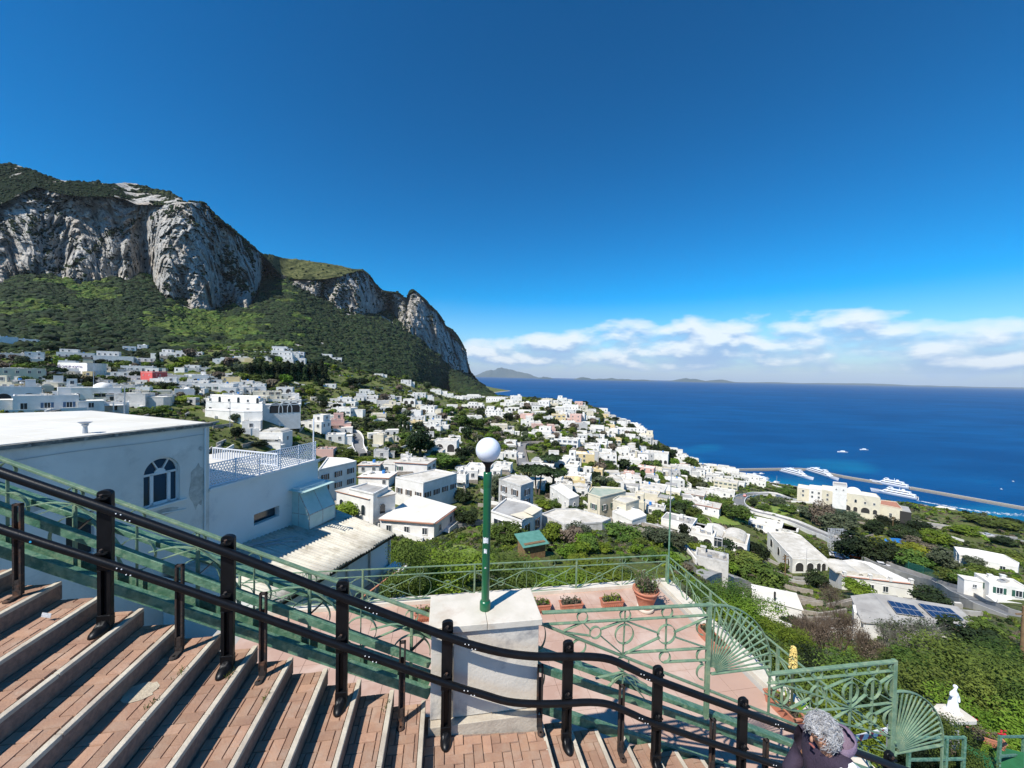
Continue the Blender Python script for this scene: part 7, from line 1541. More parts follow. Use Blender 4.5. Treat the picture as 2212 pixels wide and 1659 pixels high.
# ---------------------------------------------------------------- garden statue on its white slab
zr = lambda x, y: ((2200 + x / 7.373) * .8848, (1600 + y / 7.373) * .8848)
SZ = CAMZ - 7.35
P = [tuple(at_z(*zr(*q), SZ)) for q in ((640, 872), (770, 874), (975, 890), (1368, 1165), (1360, 1190), (985, 1205), (850, 1190), (560, 955))]; c = np.mean(np.array(P), 0); tb = empty('stone_table', tuple(c), 'cream stone slab under the white statue at lower right', 'table')
b = MB(); b.prism([(p[0] - c[0], p[1] - c[1]) for p in P][::-1], -.07, 0); b.build('slab', [m_marb], tb); b = MB(); b.box((0, 0, -.8), (.16, .16, 1.46)); b.build('pedestal', [m_conc], tb)
sb = at_z(*zr(930, 1010), SZ); stt = empty('statue', tuple(sb), 'small white draped female statue holding out an arm on the slab', 'statue'); hS = (1050 - 560) / 7.373 * .8848 / F * sb[1]
m_stat = pmat('statue_white', (.80, .80, .79), None, rough=.6, bump=.2, bscale=30.)
def skinned(name, verts, edges, radii, mat, root, lvl=2, loc=None):
    me = bpy.data.meshes.new(name); me.from_pydata([Vector(v) for v in verts], edges, []); o = link(name, me, root, loc); md = o.modifiers.new('skin', 'SKIN')
    bmv = me.skin_vertices[0].data
    for k, r_ in enumerate(radii): bmv[k].radius = (r_, r_) if not isinstance(r_, tuple) else r_; bmv[k].use_root = (k == 0)
    md.use_smooth_shade = True; sb_ = o.modifiers.new('sub', 'SUBSURF'); sb_.levels = lvl; sb_.render_levels = lvl; me.materials.append(mat); return o
k_ = hS
skinned('figure', [(0, 0, .42 * k_), (0, 0, .2 * k_), (.02 * k_, 0, .0), (.02 * k_, 0, .58 * k_), (.0, 0, .74 * k_), (.03 * k_, -.01 * k_, .83 * k_), (.05 * k_, -.02 * k_, .92 * k_), (-.11 * k_, -.02 * k_, .70 * k_), (-.20 * k_, -.1 * k_, .66 * k_), (-.29 * k_, -.14 * k_, .76 * k_), (.12 * k_, 0, .68 * k_), (.17 * k_, -.03 * k_, .52 * k_), (.13 * k_, -.08 * k_, .40 * k_)],
        [(0, 1), (1, 2), (0, 3), (3, 4), (4, 5), (5, 6), (4, 7), (7, 8), (8, 9), (4, 10), (10, 11), (11, 12)], [.125 * k_, .13 * k_, .16 * k_, .105 * k_, .10 * k_, .035 * k_, .062 * k_, .05 * k_, .042 * k_, .03 * k_, .05 * k_, .04 * k_, .03 * k_], m_stat, stt)
b = MB()
for a in range(14): a_ = a * .449; b.tube([(.11 * k_ * math.cos(a_), .11 * k_ * math.sin(a_), .42 * k_), (.15 * k_ * math.cos(a_ + .1) + .01 * k_, .15 * k_ * math.sin(a_ + .1), .02 * k_)], [.012 * k_, .025 * k_], 6)
b.build('drapery', [m_stat], stt); bm = bmesh.new(); bmesh.ops.create_uvsphere(bm, u_segments=14, v_segments=9, radius=.068 * k_); me = bpy.data.meshes.new('veil'); bm.to_mesh(me); bm.free(); me.materials.append(m_stat); link('veil', me, stt, (.055 * k_, .0, .945 * k_))
b = MB(); b.box((0, 0, .01), (.36 * k_, .36 * k_, .05 * k_)); b.build('base', [m_stat], stt)
# planter with red flowers, black pot, green cloth, little fence at the lower right
GZ0 = CAMZ - 8.2
m_cloth = pmat('green_cloth', (.015, .11, .035), (.02, .14, .05), 4., .8, .3, 20.)
P = [tuple(at_z(*zr(*q), GZ0)) for q in ((1150, 1560), (1400, 1570), (1750, 1640), (2212, 1750), (2212, 2300), (900, 2300))]; c = np.mean(np.array(P), 0)
b = MB(); b.prism([(p[0] - c[0], p[1] - c[1]) for p in P][::-1], -2.5, 0); tag(b.build('terrace_floor', [m_cloth], None, tuple(c)), 'bright green covered floor at the bottom right corner', 'floor')
pz = Vector(at_z(*zr(1530, 1580), GZ0 + .01)); pl = planter(0, 0, 'terracotta planter with red flowers at the bottom right', W_=.55, rot=R_(-35), seed=9, loc=pz, mats=[lf_bright, lf_dry]); 
b = MB(); r = random.Random(8)
for c_ in ((.25, -.02, .33), (-.2, .05, .42)):
    for k in range(22): v = Vector((r.gauss(0, .03), r.gauss(0, .03), r.gauss(0, .025))) + Vector(c_); b.box(v, (.03, .03, .012), r.random() * 3)
b.build('red_flowers', [pmat('red_petal', (.62, .015, .04), None, rough=.6)], pl)
pb = Vector(at_z(*zr(1300, 1610), GZ0 + .01)); pt = empty('flower_pot', pb, 'small black plastic pot left of the red flower planter', 'flower pot'); b = MB(); b.lathe([(.11, 0), (.15, .24), (.16, .25), (.14, .26), (.13, .22)], 18); b.build('pot', [m_blk], pt); sprigs(pt, 30, .1, .1, .3, [lf_dry], .22, 15)
def simple_fence(pts, z0, zt, label):
    P = [Vector(at_Y(*q[:2], q[2])) for q in pts]; root = empty('railing', P[0], label, 'railing')
    for a_, d_ in zip(P, P[1:]):
        for dz in (0, -.42): b = MB(); b.bar(a_ - P[0] + Vector((0, 0, dz)), d_ - P[0] + Vector((0, 0, dz)), .035, .035); b.build('rail', [m_grn2], root)
    for a_ in P: b = MB(); b.bar(a_ - P[0] + Vector((0, 0, .02)), a_ - P[0] - Vector((0, 0, .95)), .045, .045); b.build('post', [m_grn2], root)
simple_fence([(*zr(1780, 1465), 8.), (*zr(2212, 1460), 8.6), (*zr(2900, 1450), 9.4)], 0, 0, 'short green railing at the bottom right corner'); simple_fence([(*zr(150, 1480), 7.), (*zr(820, 1480), 7.2), (*zr(1140, 1478), 7.3)], 0, 0, 'low green railing seen through the lower fan')
# ================================================================ NEAR BUILDINGS AT LEFT
Wn = np.array([.26827536, .96334227]); Nn = np.array([.96334227, -.26827536]); Cn = -17.08078
def WP(u, d, z): q = Wn * u + Nn * (Cn + d); return Vector((q[0], q[1], CAMZ + z))
def onwall(px_, py_):
    d = rays(px_, py_); t = Cn / (d[:2] @ Nn); p = d * t; return float(p[:2] @ Wn), float(p[2])
m_shade = pmat('greyed_render', (.78, .73, .65), (.68, .635, .565), .7, .9, .3, 7., dirt=(.46, .43, .38), dscale=.8, coord='World', dl=.54, dh=.80)
m_clean = pmat('white_render', (.80, .775, .72), (.76, .73, .67), .8, .88, .12, 10., dirt=(.52, .52, .52), dscale=.8, coord='World', dl=.6, dh=.85)
m_mroof = pmat('bright_membrane_roof', (.68, .655, .59), (.60, .57, .49), .4, .85, .15, 6., dirt=(.58, .52, .40), dscale=.6, coord='World', dl=.55, dh=.8)
m_edge = pmat('mossy_edge', (.20, .19, .16), (.10, .095, .08), 3., .95, .6, 14., dirt=(.34, .32, .27), dscale=5., coord='World', dl=.5, dh=.66)
gb_ = empty('building', WP(9.6, 0, -12), 'large grey-white building with bright flat roof and arched window at left', 'building'); g0 = gb_.location
PA = WP(-1.5, 0, -2.3); PB = WP(12.551, 0, -2.3); PC = Vector((-22.160, 20.362, PA.z)); PD = Vector((-24.41, 18.36, PA.z)); PE = Vector((-34, 9, PA.z)); PF = Vector((-24, -4, PA.z))
body = [PA, PB, PC, PD, PE, PF]
# front wall with real openings: built as strips round the arched window and the small window
ua, ub_, zs, zt_ = 10.157, 11.406, -5.30, -3.46; zsp = zt_ - (ub_ - ua) / 2
def wallquad(b, pts, d=0.): b.add([WP(u, d, z) - g0 for u, z in pts], [tuple(range(len(pts)))])
b = MB(); Z0 = -16
u1, u2, w1, w2 = 8.05, 8.75, -6.3, -4.85                        # small window partly hidden by the rail
ztp = -2.42
for q in ([(-1.5, Z0), (u1, Z0), (u1, ztp), (-1.5, ztp)], [(u1, Z0), (u2, Z0), (u2, w1), (u1, w1)], [(u1, w2), (u2, w2), (u2, ztp), (u1, ztp)], [(u2, Z0), (ua, Z0), (ua, ztp), (u2, ztp)], [(ua, Z0), (ub_, Z0), (ub_, zs), (ua, zs)], [(ub_, Z0), (12.551, Z0), (12.551, ztp), (ub_, ztp)]): wallquad(b, q)
arc = [((ua + ub_) / 2 - (ub_ - ua) / 2 * math.cos(math.pi * k / 20), zsp + (ub_ - ua) / 2 * math.sin(math.pi * k / 20)) for k in range(21)]
for k in range(20): wallquad(b, [arc[k], arc[k + 1], (arc[k + 1][0], ztp), (arc[k][0], ztp)])
# reveals
outl = [(ua, zs)] + arc + [(ub_, zs)]
for k in range(len(outl) - 1): p, q = outl[k], outl[k + 1]; b.add([WP(p[0], 0, p[1]) - g0, WP(p[0], -.22, p[1]) - g0, WP(q[0], -.22, q[1]) - g0, WP(q[0], 0, q[1]) - g0], [(0, 1, 2, 3)])
sq = [(u1, w1), (u1, w2), (u2, w2), (u2, w1), (u1, w1)]
for k in range(4): p, q = sq[k], sq[k + 1]; b.add([WP(p[0], 0, p[1]) - g0, WP(p[0], -.22, p[1]) - g0, WP(q[0], -.22, q[1]) - g0, WP(q[0], 0, q[1]) - g0], [(0, 1, 2, 3)])
b.build('wall', [m_shade], gb_)
b = MB(); oth = [PB, PC, PD, PE, PF, PA]
for a_, d_ in zip(oth, oth[1:]): b.add([a_ - g0 - Vector((0, 0, .12)), d_ - g0 - Vector((0, 0, .12)), Vector((d_.x, d_.y, CAMZ + Z0)) - g0, Vector((a_.x, a_.y, CAMZ + Z0)) - g0], [(0, 1, 2, 3)])
b.build('rear_wall', [m_shade], gb_)
ce = sum(body, Vector()) / 6; ov = [p + (p - ce).normalized() * .14 - g0 for p in body]
b = MB(); b.prism([(p.x, p.y) for p in ov][::-1], PA.z - g0.z - .13, PA.z - g0.z - .012, 0); b.build('roof_edge', [m_edge], gb_)
b = MB(); b.prism([(p.x, p.y) for p in ov][::-1], PA.z - g0.z - .16, PA.z - g0.z - .133, 0); b.build('edge_strip', [m_trav], gb_)
# roof surface with gentle felt laps
b = MB(); b.prism([((p - ce).x * .992 + ce.x - g0.x, (p - ce).y * .992 + ce.y - g0.y) for p in body][::-1], PA.z - g0.z - .013, PA.z - g0.z + .01, 0); b.build('roof', [m_mroof], gb_)
for k in range(9):
    a_ = WP(1.5 + k * 1.25, -.25, -2.288) - g0; d_ = a_ + Vector((-Nn[0], -Nn[1], 0)) * (7.5 + k * .15); b = MB(); b.bar(a_, d_, .12, .008); b.build('felt_lap', [m_mroof], gb_)
win = MB()
def fbar(b, p, q, w=.05, dp=.06, d=-.14): b.bar(WP(p[0], d, p[1]) - g0, WP(q[0], d, q[1]) - g0, w, dp, up=(Nn[0], Nn[1], 0))
uc = (ua + ub_) / 2; mu1, mu2 = ua + .33, ub_ - .33; zc = zsp + .0
fb = MB(); 
for p, q in (((ua + .03, zs), (ua + .03, zsp)), ((ub_ - .03, zs), (ub_ - .03, zsp)), ((mu1, zs), (mu1, zsp)), ((mu2, zs), (mu2, zsp))): fbar(fb, p, q, .07 if p[0] not in (mu1, mu2) else .11)
fbar(fb, (ua, zsp), (ub_, zsp), .08); fbar(fb, (ua, zs + .03), (ub_, zs + .03), .07); fbar(fb, (mu1, zs + .09), (mu2, zs + .09), .06)
ar2 = [(uc - ((ub_ - ua) / 2 - .03) * math.cos(math.pi * k / 16), zsp + ((ub_ - ua) / 2 - .03) * math.sin(math.pi * k / 16)) for k in range(17)]
for k in range(16): fbar(fb, ar2[k], ar2[k + 1], .06)
for a in (62, 118): fbar(fb, (uc + .2 * math.cos(R_(a)), zsp + .2 * math.sin(R_(a))), (uc + .6 * math.cos(R_(a)), zsp + .6 * math.sin(R_(a))), .045)
pts = [WP(uc - .2 * math.cos(math.pi * k / 12), -.13, zsp + .2 * math.sin(math.pi * k / 12)) - g0 for k in range(13)]; p2 = [p - Vector((Nn[0], Nn[1], 0)) * .05 for p in pts]; fb.add(pts + p2, [tuple(range(13)), tuple(range(25, 12, -1))] + [(k, 13 + k, 14 + k, k + 1) for k in range(12)])
wf_ = fb.build('window_frame', [m_frame], gb_)
for poly in ([(ua, zs), (mu1, zs), (mu1, zsp), (ua, zsp)], [(mu1, zs), (mu2, zs), (mu2, zsp), (mu1, zsp)], [(mu2, zs), (ub_, zs), (ub_, zsp), (mu2, zsp)], arc[:8] + [(uc - .1, zsp + .05)], arc[7:14] + [(uc, zsp + .1)], arc[13:] + [(uc + .1, zsp + .05)]):
    b = MB(); b.add([WP(u, -.17, z) - g0 for u, z in poly], [tuple(range(len(poly)))]); b.build('pane', [m_glass], wf_)
b = MB(); b.add([WP(u, -.172, z) - g0 for u, z in sq[:4]], [(0, 1, 2, 3)]); b.build('pane', [m_glass], gb_)
b = MB(); b.bar(WP(ua - .1, .02, zs - .03) - g0, WP(ub_ + .22, .02, zs - .03) - g0, .16, .06); b.build('sill', [m_clean], gb_)
b = MB(); b.bar(WP(ua + .6, .03, zs - .35) - g0, WP(ub_ + .2, .03, zs - .45) - g0, .05, .03); b.build('ledge', [m_clean], gb_)
# marks of age on the long wall: downpipe, cables, patched holes, stained plaster skim
b = MB(); b.tube([WP(12.35, .05, -2.5) - g0, WP(12.35, .05, -8.5) - g0], .035, 8); b.build('downpipe', [m_clean], gb_)
b = MB(); b.tube([WP(1. + k * .6, .02 + .004 * math.sin(k * 2.1), -2.78 - .02 * math.sin(k * .9)) - g0 for k in range(20)], .008, 5); b.build('cable', [m_metal], gb_)
def blotch(root, u, z, ru, rz_, seed, mat, name='plaster_patch', d=.003, n=18):
    r = random.Random(seed); P = [WP(u + ru * math.cos(a) * r.uniform(.75, 1.15), d, z + rz_ * math.sin(a) * r.uniform(.75, 1.15)) - root.location for a in np.linspace(0, 2 * math.pi, n, endpoint=False)]; b = MB(); b.add([p + Vector((Nn[0], Nn[1], 0)) * .006 for p in P] + P, [tuple(range(n)), tuple(range(2 * n - 1, n - 1, -1))] + [(k, n + k, n + (k + 1) % n, (k + 1) % n) for k in range(n)]); return b.build(name, [mat], root)
m_patch = pmat('patched_plaster', (.60, .57, .52), (.40, .38, .34), 6., .95, .4, 25., dirt=(.28, .26, .23), dscale=5., coord='World', dl=.45, dh=.7)
m_stain = pmat('stained_plaster', (.62, .58, .51), (.46, .43, .37), 3., .95, .4, 20., dirt=(.34, .31, .27), dscale=2.5, coord='World', dl=.45, dh=.68)
for u, z, ru, rz_, sd in ((9.2, -4.55, .10, .09, 1), (9.25, -4.85, .08, .12, 2), (12.2, -3.35, .09, .10, 3)): blotch(gb_, u, z, ru, rz_, sd, m_patch)
blotch(gb_, 12.05, -4.9, .32, .95, 5, m_stain, 'stained_area'); blotch(gb_, 7.4, -4.3, .35, .16, 6, m_stain, 'stained_area'); blotch(gb_, 10.75, -5.62, .72, .14, 8, m_stain, 'stained_area')
# cement repair on one stair tread and weeds in the joints
sc_, oc_ = on_o(292, 1392, 3.2)[0], 3.25; zt2 = ztread(sc_); r = random.Random(3); P = [L(sc_ + .13 * math.cos(a) * r.uniform(.7, 1.1), oc_ + .10 * math.sin(a) * r.uniform(.7, 1.1), zt2 + .004) - ORI for a in np.linspace(0, 2 * math.pi, 20, endpoint=False)]; sm_ = min(p.dot(Vector(Vv)) for p in P)
b = MB(); b.add(P, [tuple(range(20))]); b.build('cement_patch', [pmat('cement_patch', (.52, .45, .33), (.42, .35, .26), 14., .95, .5, 60., coord='World')], stairs)
for k in range(9):
    i = r.randint(0, 9); s0_, s1_w, zt2 = tread(i); og = r.uniform(2.2, 3.75); wd = MB()
    for q in range(14): c = Vector((r.gauss(0, .012), r.gauss(0, .03), 0)); dv = Vector((r.gauss(0, .5), r.gauss(0, .5), 1)).normalized() * r.uniform(.015, .04); wd.bar(c, c + dv, .003, .002)
    tag(wd.build('weed', [lf_mid], stairs, L(s1_w - .05, og, zt2) - ORI), kind='stuff')
# overhead wires
def wire(a_, d_, sag, label):
    P0 = Vector(a_); b = MB(); n = 14; b.tube([(Vector(d_) - P0) * (k / n) - Vector((0, 0, sag * 4 * (k / n) * (1 - k / n))) for k in range(n + 1)], .022, 4, cap=False); tag(b.build('overhead_wire', [m_dark], None, P0), label, 'cable')
wire(at_Y(2207, 1310, 30.), at_Y(1737, 1206, 110.), 1.5, 'long sagging overhead wire from the right edge pole towards the long white building')
wire(at_Y(2207, 1318, 30.), at_Y(2300, 1240, 60.), .5, 'short overhead wire leaving the frame behind the right edge pole')
wire(at_Y(905, 1192, 62.), at_Y(1120, 1128, 70.), .8, 'thin overhead wire crossing behind the lamp post')
# roof vent
vp = at_z(184, 936, CAMZ - 2.29); v_ = empty('roof_vent', tuple(vp), 'small grey flared vent standing on the bright flat roof', 'roof vent'); hV = 24 / F * vp[1]
b = MB(); b.tube([(0, 0, 0), (0, 0, hV * .75)], [.07, .055], 12); b.build('pipe', [m_metal], v_); b = MB(); b.lathe([(.055, hV * .62), (.09, hV * .74), (.10, hV * .78), (.07, hV * .8), (.09, hV * .85), (.19, hV * 1.02), (.185, hV * 1.02), (.08, hV * .86)], 16); b.build('cowl', [m_metal], v_)
# lower white building with terrace
EU = 18.86; wb = empty('building', WP(15.5, 0, -14), 'lower white building with lattice-railed terrace beside the grey one', 'building'); w0_ = wb.location
def wq(b, pts, d=0.): b.add([WP(u, d, z) - w0_ for u, z in pts], [tuple(range(len(pts)))])
s1u, s2u, sz1, sz2 = 14.71, 16.18, -7.62, -7.07
b = MB(); TP = -5.3
for q in ([(12.555, -16), (s1u, -16), (s1u, TP), (12.555, TP)], [(s1u, -16), (s2u, -16), (s2u, sz1), (s1u, sz1)], [(s1u, sz2), (s2u, sz2), (s2u, TP), (s1u, TP)], [(s2u, -16), (EU, -16), (EU, TP), (s2u, TP)]): wq(b, q)
sq = [(s1u, sz1), (s1u, sz2), (s2u, sz2), (s2u, sz1), (s1u, sz1)]
for k in range(4): p, q = sq[k], sq[k + 1]; b.add([WP(p[0], 0, p[1]) - w0_, WP(p[0], -.3, p[1]) - w0_, WP(q[0], -.3, q[1]) - w0_, WP(q[0], 0, q[1]) - w0_], [(0, 1, 2, 3)])
b.add([WP(EU, 0, TP) - w0_, WP(EU, -7, TP) - w0_, WP(EU, -7, -16) - w0_, WP(EU, 0, -16) - w0_], [(0, 1, 2, 3)]); b.build('wall', [m_clean], wb)
b = MB(); b.add([WP(u, -.3, z) - w0_ for u, z in sq[:4]], [(0, 1, 2, 3)]); b.build('pane', [m_glass], wb)
b = MB(); b.add([WP(12.56, -.2, -5.25) - w0_, WP(EU, -.2, -5.25) - w0_, WP(EU, -7, -5.25) - w0_, WP(12.56, -9, -5.25) - w0_], [(0, 1, 2, 3)]); b.build('terrace_floor', [m_mroof], wb)
b = MB(); b.bar(WP(12.56, -.1, -5.24) - w0_, WP(EU + .05, -.1, -5.24) - w0_, .36, .12); b.build('coping', [m_clean], wb); b = MB(); b.bar(WP(17.0, .25, -6.40) - w0_, WP(18.9, .25, -6.42) - w0_, .5, .1); b.build('ledge', [m_clean], wb)
m_lat = pmat('lattice_white', (.74, .76, .80), None, rough=.5)
lt = empty('lattice_railing', WP(12.6, -.1, -5.18), 'white lattice railing with pebble-shaped holes on the terrace edge', 'railing'); l0 = lt.location; npn = 5; PL = (18.75 - 12.62) / npn
for k in range(npn + 1): b = MB(); u = 12.62 + k * PL; b.bar(WP(u, -.1, -5.18) - l0, WP(u, -.1, -4.10) - l0, .05, .05); b.build('post', [m_lat], lt)
rr = random.Random(12)
for k in range(npn):
    ua_ = 12.62 + k * PL; b = MB(); 
    for z in (-5.12, -4.14): b.bar(WP(ua_, -.1, z) - l0, WP(ua_ + PL, -.1, z) - l0, .03, .03)
    nx_, ny_ = 9, 8; du, dz = PL / nx_, .96 / ny_
    for i in range(nx_ + 1):
        for j in range(ny_):
            cu, cz = ua_ + (i + .5 * (j % 2)) * du, -5.11 + (j + .5) * dz
            cu = min(max(cu, ua_ + .05), ua_ + PL - .05); rs = du * rr.uniform(.40, .50); rz_ = dz * rr.uniform(.44, .54); a0 = rr.random() * 6; n = 7
            pts = [WP(cu + rs * math.cos(a0 + q * 6.283 / n) * rr.uniform(.9, 1.1), -.1, cz + rz_ * math.sin(a0 + q * 6.283 / n) * rr.uniform(.9, 1.1)) - l0 for q in range(n)]; b.ribbon(pts, .012, .026, (Nn[0], Nn[1], 0), closed=True)
    b.build('lattice_panel', [m_lat], lt)
P0, P1 = Vector(at_z(460, 967, CAMZ - 4.05)), Vector(at_z(600, 981, CAMZ - 4.05)); pk = empty('picket_railing', P0 - Vector((0, 0, .68)), 'white picket railing on the far side of the white terrace', 'railing'); d_ = P1 - P0; n = 26
b = MB(); b.bar(Vector((0, 0, .68)), d_ + Vector((0, 0, .68)), .08, .05); b.build('top_rail', [m_lat], pk); b = MB(); b.bar(Vector((0, 0, .12)), d_ + Vector((0, 0, .12)), .05, .04); b.build('bottom_rail', [m_lat], pk)
bk_ = MB(); bk_.box((0, 0, .38), (.04, .04, .6)); bme = bk_.mesh('baluster', [m_lat])
for k in range(n + 1): link('baluster', bme, pk, d_ * (k / n), math.atan2(d_.y, d_.x))
u_p, z_p = onwall(672, 1000); pp_ = empty('pole', WP(18.7, -.2, -5.2), 'slim white pole at the right end of the lattice railing', 'pole'); b = MB(); b.tube([(0, 0, 0), (0, 0, onwall(672, 905)[1] + 5.2)], .035, 8); b.build('shaft', [m_lat], pp_)
# aqua glazed box on the wall
m_aq = bpy.data.materials.new('aqua_glass'); m_aq.use_nodes = True; t = m_aq.node_tree; b_ = t.nodes['Principled BSDF']; tcn = N(t, 'ShaderNodeNewGeometry')
t.links.new(mixc(t, ramp(t, noise(t, tcn.outputs['Position'], 2., 5, .6), [(.35, 0.), (.7, 1.)]), (.42, .60, .54), (.55, .70, .64)), b_.inputs['Base Color']); b_.inputs['Roughness'].default_value = .35; b_.inputs['Transmission Weight'].default_value = .08
gx_ = empty('glass_porch', WP(17, 0, -8.3), 'aqua glazed lean-to box with sloping front on the white wall', 'glass porch'); x0_ = gx_.location
ug1, ug2 = 17.0, 18.95; prof = [(0, -6.52), (.45, -6.62), (1.15, -7.75), (1.15, -8.55), (0, -8.55)]
def pane(pts): b = MB(); b.add([WP(*p) - x0_ for p in pts], [tuple(range(len(pts)))]); o = b.build('pane', [m_aq], gx_); sd_ = o.modifiers.new('solid', 'SOLIDIFY'); sd_.thickness = .012
um = (ug1 + ug2) / 2
for a_, c_ in ((ug1, um), (um, ug2)):
    pane([(a_, .45, -6.62), (c_, .45, -6.62), (c_, 1.15, -7.75), (a_, 1.15, -7.75)]); pane([(a_, 1.15, -7.75), (c_, 1.15, -7.75), (c_, 1.15, -8.55), (a_, 1.15, -8.55)])
for u in (ug1, ug2):
    pane([(u, .01, -6.52), (u, .45, -6.62), (u, .45, -7.72), (u, .01, -7.72)]); pane([(u, .45, -6.62), (u, 1.15, -7.75), (u, .45, -7.75)]); pane([(u, .01, -7.75), (u, 1.15, -7.75), (u, 1.15, -8.55), (u, .01, -8.55)])
fr_ = MB(); m_fr = pmat('worn_white_frame', (.50, .50, .46), (.30, .22, .15), 12., .7, coord='World')
for u in (ug1, um, ug2):
    fr_.bar(WP(u, .45, -6.62) - x0_, WP(u, 1.15, -7.75) - x0_, .035, .035); fr_.bar(WP(u, 1.15, -7.75) - x0_, WP(u, 1.15, -8.55) - x0_, .035, .035)
for u in (ug1, ug2): fr_.bar(WP(u, .45, -6.6) - x0_, WP(u, .45, -8.55) - x0_, .03, .03); fr_.bar(WP(u, 0.02, -7.74) - x0_, WP(u, 1.15, -7.74) - x0_, .03, .03)
fr_.bar(WP(ug1, 1.15, -7.75) - x0_, WP(ug2, 1.15, -7.75) - x0_, .04, .04); fr_.bar(WP(ug1, 1.15, -8.53) - x0_, WP(ug2, 1.15, -8.53) - x0_, .04, .04); fr_.build('frame', [m_fr], gx_)
b = MB(); b.add([WP(u, d, z) - x0_ for d, z in ((0.01, -6.42), (.95, -6.50)) for u in (ug1 - .25, ug2 + .2)] + [WP(u, d, z - .03) - x0_ for d, z in ((0.01, -6.42), (.95, -6.50)) for u in (ug1 - .25, ug2 + .2)], [(0, 1, 3, 2), (4, 6, 7, 5), (0, 2, 6, 4), (2, 3, 7, 6), (3, 1, 5, 7)]); b.build('canopy', [m_aq], gx_)
# corrugated roof
m_cor = pmat('weathered_corrugated_sheet', (.60, .56, .46), (.50, .46, .38), .9, .9, .3, 20., dirt=(.30, .26, .19), dscale=1.3, coord='World', dl=.5, dh=.72)
J1, J2 = WP(10.8, .02, -8.05), WP(20.3, .02, -8.62); E2, E1 = Vector(at_z(*((500 + 1610 / 3.456) * .8848, (1100 + 700 / 3.456) * .8848), CAMZ - 9.1)), Vector(at_z(*((500 + 1010 / 3.456) * .8848, (1100 + 1060 / 3.456) * .8848), CAMZ - 9.0))
E0 = E1 + (E1 - E2) * .42; J0 = J1
cr = empty('outbuilding', J1.lerp(E0, .5) - Vector((0, 0, 3)), 'outbuilding roofed in weathered cream corrugated sheets below the white wall', 'outbuilding'); c0_ = cr.location
NS, NR = 8, 12                                     # sheets along, ribs per sheet
for k in range(NS):
    n = 12 * 6; V = []
    for j, vv_ in enumerate((0., .25, .5, .75, 1.)):
        for i in range(n // 2 + 1):
            q = (k + i / (n // 2)) / NS; p = J0.lerp(J2, q).lerp(E0.lerp(E2, q), vv_ * (1 + .012 * ((k * 7) % 3 - 1))); V.append(p - c0_ + Vector((0, 0,  .04 * math.sin(i / (n // 2) * 2 * math.pi * 5) + .004 * (k % 2))))
    V = np.array([v[:] for v in V]); me = npmesh('roof_sheet', V, grid_faces(5, n // 2 + 1), [m_cor], True); o = link('roof_sheet', me, cr); sd_ = o.modifiers.new('solid', 'SOLIDIFY'); sd_.thickness = .012
E0i, E2i = E0.lerp(J0, .07), E2.lerp(J2, .07); dn = Vector((0, 0, -3.6)); lw = Vector((0, 0, -.12))
b = MB(); b.add([E0i - c0_ + lw, E2i - c0_ + lw, E2i - c0_ + dn, E0i - c0_ + dn, J0 - c0_ + lw, J2 - c0_ + lw, J2 - c0_ + dn, J0 - c0_ + dn], [(0, 1, 2, 3), (1, 5, 6, 2), (0, 3, 7, 4)]); b.build('wall', [m_clean], cr)
b = MB(); b.bar(E0 - c0_ + Vector((0, 0, -.1)), E2 - c0_ + Vector((0, 0, -.1)), .07, .10); b.build('fascia', [m_blk], cr)
for k in range(3): b = MB(); q = E1.lerp(E2, .28 + k * .34).lerp(J2, .06); b.bar(q - c0_ + Vector((0, 0, -.15)), q - c0_ + Vector((0, 0, -2.)), .09, .09); b.build('downpipe', [m_metal], cr)
b = MB(); P0, P1 = E1.lerp(E2, .1) + Vector((.35, -.2, -1.75)), E2 + Vector((.35, -.2, -1.75)); b.bar(P0 - c0_, P1 - c0_, .5, .08); b.build('tile_ledge', [m_tile], cr)
b = MB(); q = E2 + Vector((.1, -.3, -1.7)); b.box(q - c0_ + Vector((.1, -.1, -1.8)), (1.0, 1.0, 3.6), rz=-.27); b.build('annex', [m_clean], cr)
for k in range(4):
    b = MB(); a0 = J1.lerp(J2, .30 + .03 * k).lerp(E1, .06 + .05 * k); a1 = J1.lerp(J2, .50 + .12 * (k % 2)).lerp(E1, .22 + .05 * k); b.tube([a0 - c0_ + Vector((0, 0, .1)), a0.lerp(a1, .5) - c0_ + Vector((.1, .2, .12)), a1 - c0_ + Vector((0, 0, .1))], .022, 6); b.build('cable', [m_metal], cr)
# teal roofed shed in the garden
g = hit(*D_('C', 680, 1590)); sh_ = empty('garden_shed', tuple(g), 'small garden shed with faded teal sheet roof among citrus trees', 'shed', None, R_(24)); b = MB(); b.box((0, 0, .9), (3., 2.2, 1.8 + 1)); b.build('wall', [m_wood], sh_)
b = MB(); b.box((0, 0, 2.42), (3.8, 3., .07), M=Matrix.Rotation(R_(14), 3, 'X')); b.build('roof', [pmat('teal_sheet', (.07, .20, .16), (.10, .26, .21), 1.5, .7)], sh_)
